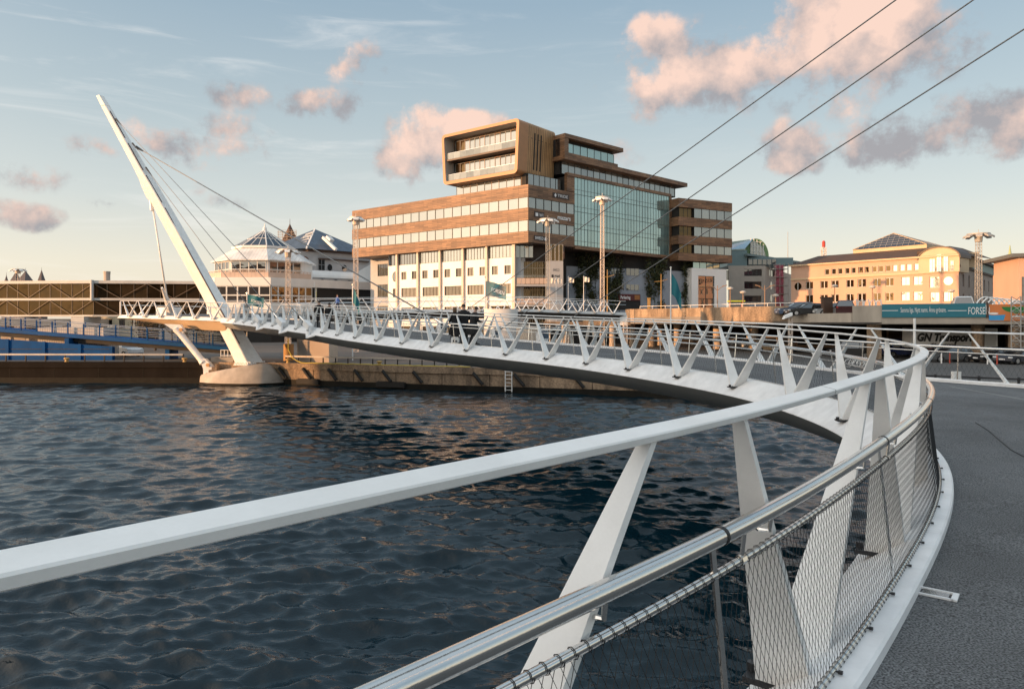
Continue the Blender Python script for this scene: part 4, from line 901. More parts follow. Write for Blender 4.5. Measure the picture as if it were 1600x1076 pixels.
# right wing
WG = Fac(32.4, 137, .89, .45); wu1 = 13.9
mb = MB(); WG.box(mb, .5, wu1-.3, 17.9, 29.6, -.6, -14); mb.build('wing_core', dark, off)
for z0, z1 in ((28.2, 29.95), (24.6, 26.3), (21.0, 22.7), (17.8, 19.3)):
    mb = MB(); WG.box(mb, 0, wu1, z0, z1, 0, -.5); WG.box(mb, 0, .4, z0, z1, -.51, -5); WG.box(mb, wu1-.4, wu1, z0, z1, -.51, -14); mb.build('cladding_band', brown, off)
for z0, z1 in ((26.3, 28.2), (22.7, 24.6), (19.3, 21.0)):
    for i in range(5): a = WG.u(1085); st = (wu1-a)/5; WG.window(off, a+st*i+.02, a+st*(i+1)-.02, z0+.01, z1-.01, nx=1, d=-.15, glass=g_mix, fw=.08)
    WG.window(off, .6, WG.u(1084), z0+.01, z1-.01, nx=3, d=-.55, glass=g_bronze, name='loggia_glazing')
for i in range(4): a = WG.u(1089); b = WG.u(1131); WG.window(off, a+(b-a)*i/4+.02, a+(b-a)*(i+1)/4-.02, 16.5, 17.75, d=-1.2, glass=g_teal, name='clerestory_window')
# white block below the right wing
WB = Fac(*WG.p(WG.u(1084), 0, -.6).xy, .89, .45); w1 = WB.u(1135); da, db = WB.u(1091), WB.u(1117)
mb = MB(); WB.wall(mb, 0, w1, 6.0, 16.5, [(da, db, 8.2, 15.0)], .4); mb.poly([WB.p(0, 6), WB.p(0, 6, -5), WB.p(0, 16.5, -5), WB.p(0, 16.5)]); mb.build('white_wall', render_w, off)
WB.window(off, da+.02, db-.02, 8.2, 15, nx=2, nz=3, d=-.3, fw=.14, glass=g_dark, name='tall_window')
mb = MB(); WB.box(mb, .1, w1-.1, 6, 16.4, -.7, -6); mb.build('rear_core', dark, off)
# shaded trellis wall below the glass box
RWl = Fac(X(884, 127), 127, X(1086, 142)-X(884, 127), 15); r1 = RWl.u(1086)
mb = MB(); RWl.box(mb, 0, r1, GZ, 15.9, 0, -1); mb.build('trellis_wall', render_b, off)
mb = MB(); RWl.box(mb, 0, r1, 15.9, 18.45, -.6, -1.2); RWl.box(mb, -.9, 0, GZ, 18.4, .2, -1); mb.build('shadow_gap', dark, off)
for a, b, ya, yb in ((978, 998, 419, 430), (955, 970, 420, 430), (964, 974, 443, 452), (978, 998, 444, 453), (1030, 1040, 474, 480)):
    RWl.window(off, RWl.u(a), RWl.u(b), RWl.z(a, yb), RWl.z(a, ya), nx=3, d=.06, glass=g_dark, frame=render_b, name='small_window')
mb = MB(); RWl.box(mb, RWl.u(963), RWl.u(1000), RWl.z(980, 484), RWl.z(980, 469), .12, .02); mb.build('car_park_entrance', dark, off)
mb = MB(); RWl.box(mb, RWl.u(965), RWl.u(999), RWl.z(980, 469.5), RWl.z(980, 459.5), .3, .02); sg_ = mb.build('car_park_sign', mat('sign_maroon', (.10, .018, .02), .6), off)
put(RWl, 'Parkering', RWl.u(968), RWl.z(980, 467), .62, wink, 2.3, d=.31, par=sg_, b=.02); mb = MB(); RWl.box(mb, RWl.u(990), RWl.u(998), RWl.z(990, 468), RWl.z(990, 461), .32, .3); mb.build('sign_board', mat('sign_orange', (.35, .14, .04), .6), sg_)
leafm = []
for i, c in enumerate(((.045, .06, .018), (.075, .07, .022), (.03, .042, .014))): leafm.append(mat('leaf_%s' % 'abc'[i], c, .7, var=.4, scale=2))
def leaves(mb, fn, n, sz):
    for _ in range(n):
        p = Vector(fn()); a = Vector(rng.normal(size=3)).normalized(); b = a.cross(Vector(rng.normal(size=3))).normalized(); s = sz*rng.uniform(.5, 1.3)
        mb.poly([p-a*s, p+b*s*.5, p+a*s, p-b*s*.5], int(rng.integers(0, 3)))
for a, b, ya, yb, n, lb in ((898, 932, 396, 478, 2600, 'dark green climbing plant on the trellis wall, left of the tall sunlit floodlight mast'), (942, 970, 400, 478, 2200, 'dark green climbing plant on the trellis wall, just right of the tall sunlit floodlight mast'), (1008, 1036, 410, 480, 2000, 'dark climbing plant on the trellis wall, left of the drooping teal flag'), (1066, 1086, 414, 482, 1700, 'dark climbing plant hanging beside the white block corner')):
    mb = MB(); ua, ub = RWl.u(a), RWl.u(b); cl = [(rng.uniform(ua, ub), rng.uniform(RWl.z(a, yb), RWl.z(a, ya)), rng.uniform(.5, 1.3)) for _ in range(26)]
    def fn():
        c = cl[int(rng.integers(0, len(cl)))]; g = rng.normal(size=2)*c[2]*.55; return RWl.p(c[0]+g[0]*.8, min(c[1]+g[1]*1.5, RWl.z(a, ya)+.6), .12+abs(rng.normal())*.38)
    leaves(mb, fn, n, .24)
    for k in range(5): u = ua+(ub-ua)*(k+.5)/5; mb.tube([RWl.p(u, RWl.z(a, yb)-1.5, .1), RWl.p(u+.3, RWl.z(a, ya)-1, .12)], .04, 4, mi=1)
    tag(mb.build('climbing_plant', leafm, uv=False), lb, 'climbing plant', 'climbing plants on the trellis wall')
# ---- elevated street deck
sdk = [(X(978, 106), 106), (X(1120, 93), 93), (X(1240, 84), 84), (X(1378, 72.5), 72.5), (X(1545, 68.5), 68.5), (X(1640, 66), 66), (120, 50)]
fit_b = [(X(978, 106)-10, 122), ]
street = struct_ = None
mb = MB(); poly = sdk+[(300, 60), (300, 420), (-10, 420), (X(884, 128), 128)]
mb.prism(poly, 5.55, 6.5); street = tag(mb.build('street_deck', [mat('deck_concrete', (.22, .2, .18), .9, var=.3, scale=.3)]), 'dark concrete underside and roadway slab of the elevated street on columns', 'elevated street')
def wallrun(name, pts, z0, z1, th, m, label=None, cat='parapet', group=None, out=0.):
    mb = MB(); P = []; Q = []
    for i, p in enumerate(pts):
        p = Vector(p[:2]); a = Vector(pts[max(i-1, 0)][:2]); b = Vector(pts[min(i+1, len(pts)-1)][:2]); t = (b-a).normalized(); n = Vector((t.y, -t.x)); n = n if n.dot(p) < 0 else -n
        P.append(p+n*out); Q.append(p-n*(th-out))
    for i in range(len(pts)-1): mb.hexa([(*P[i], z0), (*P[i+1], z0), (*Q[i+1], z0), (*Q[i], z0), (*P[i], z1), (*P[i+1], z1), (*Q[i+1], z1), (*Q[i], z1)])
    o = mb.build(name, m); return tag(o, label, cat, group) if label else o
wallrun('street_parapet', [(X(978, 106), 106), (X(1000, 104), 104), (X(1060, 98.5), 98.5), (X(1120, 93), 93), (X(1180, 88), 88), (X(1240, 84), 84)], 5.9, 7.72, .35, concrete_d, 'sunlit stained concrete parapet of the elevated street, behind the teal flag pole', out=.12)
wallrun('street_parapet', [(X(1240, 84), 84), (X(1332, 74), 74)], 5.75, 6.75, .3, concrete, 'low shaded concrete kerb wall of the elevated street below the parked cars', out=.10)
wallrun('street_parapet', [(X(1332, 74), 74), (X(1378, 72.5), 72.5)], 5.75, 7.5, .3, concrete, 'short grey concrete wall left of the teal banner', out=.10)
wallrun('street_parapet', [(X(1378, 72.5), 72.5), (X(1545, 68.5), 68.5), (X(1640, 66), 66), (120, 50)], 5.6, 6.25, .5, concrete, 'concrete deck edge under the teal banner and the mural', out=.10)
BN = Fac(X(1378, 72.4), 72.4, X(1540, 68.5)-X(1378, 72.4), -3.9); bu = BN.u(1540)
ban = thing('banner', BN.p(bu/2, 6.2), 'long teal banner with white lettering on the elevated street edge', 'banner')
mb = MB(); BN.box(mb, 0, bu, 6.27, 7.62, .12, .04); mb.build('cloth', mat('banner_teal', (.02, .17, .23), .6, var=.12), ban)
put(BN, 'Samma liga. Nytt namn. Ännu grönare.', BN.u(1407), 6.78, .50, wink, BN.u(1478)-BN.u(1407), par=ban, d=.13); put(BN, 'FORSEN', BN.u(1512), 6.55, .72, wink, 1.75, par=ban, d=.13)
mb = MB(); BN.box(mb, 0, BN.u(1403), 6.93, 6.99, .13, .12); mb.build('stripe', wink, ban); mb = MB(); BN.box(mb, BN.u(1481), BN.u(1510), 6.88, 6.94, .13, .12); mb.build('stripe', wink, ban)
mb = MB(); BN.box(mb, BN.u(1541), BN.u(1544), 6.2, 7.7, .13, .0); tag(mb.build('banner_post', darkbrown), 'dark post between the teal banner and the orange mural', 'post')
MU = Fac(X(1545, 68.4), 68.4, X(1640, 66)-X(1545, 68.4), -2.4); mu = MU.u(1625)
mur = thing('mural_panel', MU.p(mu/2, 5.9), 'orange, green and blue painted mural panel at the right end of the street edge', 'mural')
mb = MB(); MU.box(mb, 0, mu, 5.9, 7.5, .12, .04); mb.build('board', mat('mural_orange', (.62, .2, .06), .6), mur)
def blob(cx, cz, rx, rz, m, a0=0, a1=360, d=.125, k=24):
    mb = MB(); mb.poly([MU.p(cx+rx*math.cos(R(a)), cz+rz*math.sin(R(a)), d) for a in np.linspace(a0, a1, k)][::1]); mb.build('painted_shape', m, mur)
blob(MU.u(1592), 7.25, 1.35, .62, mat('mural_green', (.02, .22, .05), .6), 180, 360); 
mb = MB(); mb.poly([MU.p(0, 5.95, .125), MU.p(MU.u(1568), 5.95, .125), MU.p(MU.u(1571), 6.5, .125), MU.p(.3, 6.45, .125), MU.p(0, 6.5, .125)]); mb.build('painted_shape', mat('mural_blue', (.04, .3, .62), .6), mur)
blob(MU.u(1590), 6.25, .5, .2, wink, 0, 180, .128); blob(MU.u(1552), 6.62, .4, .1, wink, 0, 360, .128)
# columns and rear wall beneath the street
colw = mat('column_concrete', (.46, .36, .27), .8, var=.2)
cl_ = []
for px, Y, r in ((988, 112, .42), (1019, 112, .55), (1032, 118, .5), (1058, 108, .5), (1084, 116, .42), (1105, 118, .4), (1121, 102, .62), (1172, 110, .55), (1179, 96, .5), (883, 108, .55), (957, 110, .5)):
    mb = MB(); mb.lathe((X(px, Y), Y, 0), [(r, GZ-.05), (r, 5.2), (r*1.25, 5.6)], 14); o = mb.build('column', colw, smooth=40)
    tag(o, 'round sunlit concrete column under the elevated street, one of the golden row', 'column', 'round columns under the elevated street')
for px, Y, w in ((1367, 74.2, .55), (1528, 71, .42), (1594, 68, .75)):
    mb = MB(); x = X(px, Y)
    if px == 1528: mb.lathe((x, Y, 0), [(.62, GZ-.05), (.55, 3.5), (.6, 5.6)], 14)
    else: mb.box(x-w, x+w, Y-.3, Y+.6, GZ-.05, 5.6)
    tag(mb.build('column', concrete_d), {1367: 'square shaded concrete column left of the truck trailer', 1528: 'stout round concrete column between the parked cars on the right', 1594: 'wide brown concrete pier at the right edge of the picture'}[px], 'column')
mb = MB(); mb.box(20, 140, 122, 123, GZ-.1, 5.6); mb.box(-6, 20, 126, 127, GZ-.1, 5.6); tag(mb.build('rear_wall', mat('dark_brick', (.05, .042, .035), .9)), 'dark rear wall deep below the elevated street', 'wall')
mb = MB(); mb.box(X(1560, 78), X(1600, 78)+20, 76, 77, GZ-.1, 5.6); mb.box(X(1385, 88), X(1432, 88), 87.5, 88, GZ-.1, 5.2); tag(mb.build('brick_wall', plank('brown_brick', (.17, .10, .06), (.12, .07, .045), (.08, .06, .05), bw=.9, bh=.3, ms=.02)), 'brown brick wall below the mural at the right edge', 'wall')
mb = MB(); mb.box(X(850, 92), X(985, 92), 92, 92.6, 5.35, 5.85); tag(mb.build('lower_beam', concrete_d), 'thin sunlit concrete beam below the second bridge arm', 'beam')
# ---- truck trailer
TR = Fac(X(1425, 75.5), 75.5, X(1558, 74.5)-X(1425, 75.5), -1.0); tu = TR.u(1558)
tr = thing('truck_trailer', TR.p(tu/2, GZ), 'long pale grey truck trailer with black GN Transport lettering parked under the street', 'trailer')
mb = MB(); TR.box(mb, 0, tu, 3.05, 5.08, 0, -2.4); mb.build('cargo_box', mat('trailer_side', (.74, .73, .71), .5, var=.08), tr)
mb = MB(); TR.box(mb, -.03, tu+.03, 5.02, 5.13, .03, -2.43); TR.box(mb, tu-.12, tu+.03, 3.05, 5.02, .03, -2.43); mb.build('edge_frame', white, tr)
mb = MB(); TR.box(mb, .1, tu-.1, 2.85, 3.04, -.3, -2.1); mb.build('chassis', darksteel, tr)
for u in (1.2, 5.6, 6.7, 7.8):
    mb = MB(); a = TR.p(u, GZ+.5, .02); b = TR.p(u, GZ+.5, -.4); mb.tube([a, b], .5, 16); mb.build('wheel', rub, tr)
put(TR, 'GN Transport', TR.u(1432), 3.78, .82, ink, TR.u(1520)-TR.u(1432), sh=.28, b=.055, par=tr, d=.02); put(TR, 'SLB', TR.u(1500), 4.72, .22, mat('grey_letters', (.25, .25, .25), .5), .75, par=tr)
put(TR, '46-Europe', TR.u(1453), 3.28, .28, ink, 2.6, sh=.28, b=.03, par=tr)

# ---- hotel on the right
HF = Fac(X(1498, 118), 118, -.62, .78); hu = HF.u(1236)
hot = thing('hotel_building', HF.p(hu/2, 6.5), 'orange pink plastered building with glass pyramid roof and glaring windows on the right', 'building')
peach = mat('peach_plaster', (.56, .36, .26), .8, var=.10, scale=.3, stretch=(1, 1, .4)); yel = mat('cream_trim', (.58, .44, .29), .7)
grnz = mat('green_copper', (.22, .30, .28), .6)
HH = []; T_ = 16.9
def hp(x0, x1, y0=None, y1=None, z=None): return HF.u(1340+x0/5.66), HF.u(1340+x1/5.66)
rowA = [(5, 42), (62, 100), (128, 165), (182, 225), (247, 290), (310, 350), (374, 415), (432, 476), (500, 545)]
def p7(x): return 1120+x/5.66
LA = [p7(x) for x in (955, 1015, 1072, 1135, 1190, 1255, 1308)]
for x in LA: HH.append((HF.u(x), HF.u(x+6.6), 14.9, 16.0, 'a'))
for a, b in rowA: HH.append((HF.u(1340+a/5.66), HF.u(1340+b/5.66), 14.9, 16.0, 'a'))
for zz in ((12.3, 13.75), (9.6, 11.1)):
    for a, b in ((0, 75), (140, 205), (245, 318), (385, 460), (492, 572)): HH.append((HF.u(1340+a/5.66), HF.u(1340+b/5.66), *zz, 'b'))
    for a in (785, 915, 1012, 1145, 1247): HH.append((HF.u(p7(a)), HF.u(p7(a+66)), *zz, 'b'))
HH.append((HF.u(1340+635/5.66), HF.u(1340+722/5.66), 11.7, 13.6, 'b')); HH.append((HF.u(1340+640/5.66), HF.u(1340+722/5.66), 9.3, 10.9, 'b')); HH.append((HF.u(1340+758/5.66), HF.u(1340+840/5.66), 9.3, 10.9, 'b'))
bay0, bay1 = HF.u(1340+638/5.66), HF.u(1340+860/5.66)
for k in range(4):
    u_ = HF.u(1340+(640, 702, 764, 825)[k]/5.66); v_ = HF.u(1340+(692, 748, 808, 858)[k]/5.66); HH.append((u_, v_, 14.4, (16.6, 17.3, 16.9, 16.1)[k], 'c'))
mb = MB(); HF.wall(mb, 0, hu, 6.4, T_, [h[:4] for h in HH if h[4] != 'c'], .3); mb.poly([HF.p(hu, 6.4), HF.p(hu, 6.4, -18), HF.p(hu, T_, -18), HF.p(hu, T_)])
mb.build('wall', peach, hot)
for h in HH:
    if h[4] == 'c': continue
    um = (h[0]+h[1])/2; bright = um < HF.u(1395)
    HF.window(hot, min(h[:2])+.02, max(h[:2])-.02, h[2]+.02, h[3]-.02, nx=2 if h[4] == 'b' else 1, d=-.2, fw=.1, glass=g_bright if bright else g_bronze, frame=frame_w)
mb = MB(); HF.box(mb, -.15, hu+.2, T_, T_+.28, .5, -.3); HF.box(mb, HF.u(1444), hu, 14.15, 14.5, .22, .01); mb.build('cornice', yel, hot)
# curved bay over the right end
mb = MB(); ub0, ub1 = HF.u(1436), HF.u(1500); um = (ub0+ub1)/2; hw = abs(ub1-ub0)/2
prof = [(um+hw*math.cos(R(a)), 16.6+1.9*math.sin(R(a))) for a in np.linspace(0, 180, 15)]
mb.loft([[HF.p(u, z, .25) for u, z in prof+[(um-hw, 14.2), (um+hw, 14.2)]], [HF.p(u, z, -4) for u, z in prof+[(um-hw, 14.2), (um+hw, 14.2)]]]); bay = mb.build('gable_bay', yel, hot)
for h in HH:
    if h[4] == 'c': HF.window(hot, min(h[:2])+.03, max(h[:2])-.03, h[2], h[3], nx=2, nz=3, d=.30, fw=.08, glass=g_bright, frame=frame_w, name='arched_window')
mb = MB(); pr2 = [(um+(hw+.25)*math.cos(R(a)), 16.6+2.12*math.sin(R(a))) for a in np.linspace(0, 180, 15)]; pr3 = [(um+hw*1.001*math.cos(R(a)), 16.6+1.9*math.sin(R(a))) for a in np.linspace(180, 0, 15)]
mb.loft([[HF.p(u, z, .4) for u, z in pr2+pr3], [HF.p(u, z, -4.4) for u, z in pr2+pr3]]); mb.build('vault_edge', darkbrown, hot)
mb = MB(); c = HF.p(HF.u(1482), 12.75, .03); uc = HF.u(1482); mb.poly([HF.p(uc+.72*math.cos(a), 12.75+.72*math.sin(a), .04) for a in np.linspace(0, 2*math.pi, 24, endpoint=False)]); mb.build('round_window', g_bright, hot)
uc = HF.u(1247); mb = MB(); mb.poly([HF.p(uc+.75*math.cos(a), 12.9+.75*math.sin(a), .04) for a in np.linspace(0, 2*math.pi, 24, endpoint=False)]); HF.box(mb, uc-.06, uc+.06, 12.15, 13.65, .05, .041, 1); mb.build('round_window', [g_bronze, frame_w], hot)
# dark sloping roof, fascia and glass pyramid
rf = [HF.p(-.1, T_+.28, .4), HF.p(hu+.2, T_+.28, .4), HF.p(hu-2.5, T_+2.3, -6), HF.p(3.5, T_+2.3, -6)]; rb_ = [HF.p(-.1, T_+.28, -16), HF.p(hu+.2, T_+.28, -16)]
mb = MB(); mb.poly(rf); mb.poly([rf[1], rb_[1], HF.p(hu-2.5, T_+2.3, -12), rf[2]]); mb.poly([rb_[0], rf[0], rf[3], HF.p(3.5, T_+2.3, -12)]); mb.poly([rf[3], rf[2], HF.p(hu-2.5, T_+2.3, -12), HF.p(3.5, T_+2.3, -12)]); mb.build('roof', mat('roof_brown', (.085, .05, .035), .8, var=.2), hot)
uA, uB = HF.u(1447), HF.u(1335); off_ = -7.0
PF = Fac(*HF.p(0, 0, -6).xy, -.62, .78); pa, pb = PF.u(1448), PF.u(1333)
mb = MB(); PF.box(mb, pa, pb, T_+1.6, T_+3.0, 0, -9); mb.build('pyramid_base', yel, hot)
zb = T_+3.0; ap = PF.p((pa+pb)/2+1.0, Z(361, 133), -4.5); cs_ = [PF.p(pa, zb, .15), PF.p(pb, zb, .15), PF.p(pb, zb, -9.15), PF.p(pa, zb, -9.15)]
for i in range(4):
    A_1, B_1 = cs_[i], cs_[(i+1) % 4]; mb = MB(); mb.poly([A_1, B_1, ap]); g = mb.build('pyramid_glazing', g_slate, hot)
    if i in (0, 3):
        mb = MB(); nn = (B_1-A_1).cross(ap-A_1).normalized(); nn = nn if nn.z > 0 else -nn
        for k in range(1, 13):
            f = k/13; p0 = A_1.lerp(B_1, f)
            e = ap-(A_1+B_1)/2; kk = min(f, 1-f)*2; mb.bar(p0+nn*.05, p0+e*kk*.98+nn*.05, .06, .06, up=nn)
        for k in range(1, 6): f = k/6.; mb.bar(A_1.lerp(ap, f)+nn*.05, B_1.lerp(ap, f)+nn*.05, .06, .05, up=nn)
        mb.build('glazing_bars', frame_g, g)
for i in range(4): mb = MB(); mb.bar(cs_[i], ap, .15, .15); mb.build('ridge', yel, hot)
# shaded flank to the right
HS = Fac(X(1498, 118), 118, X(1572, 160)-X(1498, 118), 42); su = HS.u(1572)
hs = []
for zz in ((11.9, 14.0), (8.6, 10.6)):
    for k in range(9): a = 3.5+k*(su-7)/9; hs.append((a, a+1.5, *zz))
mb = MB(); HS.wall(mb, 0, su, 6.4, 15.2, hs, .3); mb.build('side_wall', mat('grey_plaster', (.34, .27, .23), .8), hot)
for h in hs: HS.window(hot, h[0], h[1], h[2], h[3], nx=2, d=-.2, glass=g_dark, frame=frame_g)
mb = MB(); HS.box(mb, 1.5, su, 15.2, 17.6, -1.2, -6); mb.build('green_attic', grnz, hot); mb = MB(); HS.box(mb, 1, su+.2, 17.6, 18.1, -.6, -6.4); HS.box(mb, -.1, su, 15.0, 15.4, .25, 0); mb.build('attic_roof', mat('roof_brown', (.085, .05, .035), .8), hot)
for px, ya, w in ((1479, 392, 1.1), (1512, 395, 1.0)):
    c = W(px, ya, 126); mb = MB(); mb.box(c.x-w, c.x+w, 125, 127, 15.5, c.z-.3); mb.box(c.x-w-.2, c.x+w+.2, 124.8, 127.2, c.z-.3, c.z); mb.build('chimney', yel, hot)
# ---- grey green building with the arched roof
GA = Fac(X(1138, 160), 160, 1, .0); g1 = GA.u(1190); 
ga = thing('arched_roof_building', GA.p(g1/2, 6.5), 'grey beige building with green glazed barrel roof beside the brown office block', 'building')
def ph(F_, a, b, ya, yb): return (F_.u(a), F_.u(b), F_.z((a+b)/2, yb), F_.z((a+b)/2, ya))
def q7(x): return 1120+x/5.66
def q7y(y): return 340+y/5.66
gh = [ph(GA, q7(80), q7(108), q7y(465), q7y(552)), ph(GA, q7(243), q7(400), q7y(455), q7y(515)), ph(GA, q7(243), q7(395), q7y(565), q7y(628)), ph(GA, q7(243), q7(395), q7y(690), q7y(745))]
mb = MB(); GA.wall(mb, 0, GA.u(q7(430)), 6.4, Z(q7y(425), 160), gh, .4); mb.build('wall', mat('beige_plaster', (.45, .40, .35), .8), ga)
for h in gh: GA.window(ga, *h, nx=4 if h[1]-h[0] > 4 else 1, d=-.3, glass=g_dark, fw=.12)
GB = Fac(X(q7(430), 160), 160, X(q7(640), 185)-X(q7(430), 160), 25)
gh2 = [ph(GB, q7(463), q7(515), q7y(460), q7y(520))]
mb = MB(); GB.wall(mb, 0, GB.u(q7(660)), 6.4, Z(q7y(440), 163), gh2, .4); mb.build('wall', mat('rose_plaster', (.46, .36, .30), .8), ga)
for h in gh2: GB.window(ga, *h, nx=2, d=-.3, glass=g_dark)
for yy in (600, 715):
    uc = GB.u(q7(480)); zc = GB.z(q7(480), q7y(yy)); mb = MB(); mb.poly([GB.p(uc+1.1*math.cos(a), zc+.85*math.sin(a)*1.1, .04) for a in np.linspace(0, 2*math.pi, 20, endpoint=False)]); mb.build('round_window', g_dark, ga)
mb = MB(); GA.box(mb, 0, GA.u(q7(275)), Z(q7y(425), 160), Z(q7y(285), 160), -.5, -12); GA.box(mb, GA.u(q7(290)), GA.u(q7(690)), Z(q7y(415), 160), Z(q7y(350), 160), -.9, -12); mb.build('attic', mat('attic_teal', (.15, .23, .25), .5), ga)
for k in range(6): a = GA.u(q7(290+k*42)); GA.window(ga, a, GA.u(q7(290+k*42+36)), Z(q7y(412), 160), Z(q7y(365), 160), d=-.8, glass=g_dark, name='attic_window', frame=frame_g)
mb = MB(); pA = W(q7(270), q7y(335), 158.5); pB = W(q7(740), q7y(405), 175)
mb.hexa([pA, pB, pB+Vector((0, 10, 0)), pA+Vector((0, 12, 0)), pA+Vector((0, 0, .5)), pB+Vector((0, 0, .5)), pB+Vector((0, 10, .5)), pA+Vector((0, 12, .5))]); mb.build('attic_roof', mat('attic_roof', (.12, .17, .18), .5), ga)
cx_, r_ = X(q7(345), 166), X(q7(460), 166)-X(q7(345), 166); zc = Z(q7y(345), 166); hh_ = Z(q7y(185), 166)-zc
arc = [(cx_+r_*1.0*math.cos(R(a)), zc+hh_*math.sin(R(a))) for a in np.linspace(0, 100, 12)]
arcf = arc+[(X(q7(262), 166), arc[-1][1]-1), (X(q7(255), 166), zc)]
mb = MB(); mb.loft([[(x, 166, z) for x, z in arcf], [(x, 166.4, z) for x, z in arcf]]); mb.build('arch_gable', mat('gable_green', (.16, .26, .12), .6), ga)
mb = MB(); mb.poly([(cx_-2+ (r_+1.2)*f*math.cos(R(a)), 165.9, zc+hh_*.86*f*math.sin(R(a))) for f in (1,) for a in np.linspace(0, 95, 10)]+[(X(q7(300), 166), 165.9, zc+3.4), (X(q7(300), 166), 165.9, zc)]); gz = mb.build('gable_glazing', g_mix, ga)
mb = MB()
for k in range(5): x = X(q7(300+k*28), 165.8); mb.box(x-.08, x+.08, 165.75, 165.89, zc, zc+4.3-.15*k*k*.6)
for k in range(1, 4): mb.box(X(q7(300), 165.8), X(q7(400), 165.8), 165.7, 165.8, zc+k*1.15-.06, zc+k*1.15+.06)
mb.build('glazing_bars', frame_w, gz)
mb = MB(); a2 = [(x, z) for x, z in arc]+[(X(q7(130), 175), arc[-1][1])]
mb.loft([[(x, 166.3, z) for x, z in arc], [(x-14, 190, z) for x, z in arc]][::1], cap=False); mb.poly([(arc[-1][0], 166.3, arc[-1][1]), (X(q7(120), 172), 172, arc[-1][1]-.5), (X(q7(120), 160), 160.2, Z(q7y(280), 160)), (X(q7(250), 160), 160.2, Z(q7y(275), 160))]); mb.build('barrel_roof', glassm('blue_roof_glass', (.07, .14, .2), (.8, .88, .95), .28), ga)
# pink netting scaffolds
def scaffold(px0, px1, y0, y1, Y, label):
    F_ = Fac(X(px0, Y), Y, 1, .25); w = F_.u(px1); z1 = Z(y0, Y); z0 = 6.4; t_ = thing('scaffold_tower', F_.p(w/2, z0), label, 'scaffold')
    mb = MB(); n = 14
    for a, b, d0, d1 in ((0, w, 0, 0), (w, w, 0, -2.2)):
        P = []
        for i in range(n+1):
            for k in range(9): f = k/8; P.append(F_.p(a+(b-a)*f, z0+(z1-z0)*i/n, d0+(d1-d0)*f+.12*math.sin(i*2.1+k*1.3)))
        i0 = len(mb.v); mb.v += [tuple(p) for p in P]
        for i in range(n):
            for k in range(8): mb.f.append((i0+i*9+k, i0+i*9+k+1, i0+(i+1)*9+k+1, i0+(i+1)*9+k)); mb.m.append(0)
    mb.build('netting', orange_n, t_)
    mb = MB()
    for i in range(4):
        for d in (.25, -1.8): mb.tube([F_.p(w*i/3*1.5, z0, d), F_.p(w*i/3*1.5, z1+.4, d)], .06, 5)
    for k in range(1, 7): z = z0+(z1-z0)*k/6.5; F_.box(mb, 0, w*1.5, z, z+.12, .3, -1.9)
    mb.build('tubes', mat('scaffold_tube', (.33, .3, .28), .5, .3), t_)
scaffold(1211, 1224, 414, 474, 150, 'pink netted scaffold tower between the arched roof building and the peach building')
scaffold(1569, 1586, 421, 475, 128, 'dark pink netted scaffold tower near the right edge below the green spire')
# right edge building, green spire behind
RB = Fac(X(1592, 100), 100, 1, -.3); rbt = thing('corner_building', RB.p(4, 6.5), 'pinkish brown building with dark window bay cut by the right edge', 'building')
mb = MB(); RB.box(mb, 0, 14, 6.4, 13.0, 0, -10); RB.box(mb, .1, 14, 13, 15.0, -.4, -10); mb.build('wall', peach, rbt); mb = MB(); RB.box(mb, -1, 15, 15, 15.5, .5, -11); mb.build('roof', mat('roof_slate', (.12, .13, .13), .6), rbt)
RB.window(rbt, .35, 5, 7.2, 12.2, nx=4, nz=4, d=.03, glass=g_dark)
c = W(1578, 400, 260); chh = thing('church_spire', (c.x, c.y, 6), 'pale green copper church spire and roof behind the right rooftops', 'spire'); cop = mat('pale_copper', (.36, .42, .22), .7)
mb = MB(); mb.lathe((c.x, c.y, 0), [(1.6, Z(412, 260)), (1.3, Z(402, 260)), (.5, Z(396, 260)), (.1, Z(383, 260))], 8); mb.build('spire', cop, chh)
mb = MB(); mb.lathe((c.x+.5, c.y+2, 0), [(7.5, Z(424, 260)), (7, Z(420, 260)), (1.2, Z(409, 260))], 4); mb.box(c.x-6, c.x+9, c.y, c.y+8, 6, Z(423, 260)); mb.build('roof', cop, chh)
c = W(1594, 408, 230); mb = MB(); mb.lathe((c.x, c.y, 0), [(4, 6), (4, Z(415, 230)), (.3, Z(404, 230))], 4); tag(mb.build('tiled_roof_house', mat('red_tile', (.4, .13, .06), .8)), 'small house with orange tiled roof beside the green spire', 'house')
# white hoops (bicycle shelter) on the street
hp_ = thing('hoop_shelter', W(1560, 483, 76), 'row of white curved hoops of a shelter above the mural', 'shelter')
for k in range(7):
    mb = MB(); px = 1540+k*8.0; c = Vector((X(px, 76+k*1.6), 76+k*1.6, 6.5)); r = 1.28; mb.tube([c+Vector((r*math.cos(R(a)), .0, max(0, 2.0*math.sin(R(a))))) for a in np.linspace(0, 180, 14)], .075, 6); mb.build('hoop', white, hp_)
for k in range(4): mb = MB(); c = Vector((X(1588+k*7, 75+k), 75+k, 6.5)); mb.tube([c+Vector((1.3*math.cos(R(a)), 0, 1.5*math.sin(R(a)))) for a in np.linspace(0, 180, 12)], .07, 6); mb.build('hoop', white, hp_)

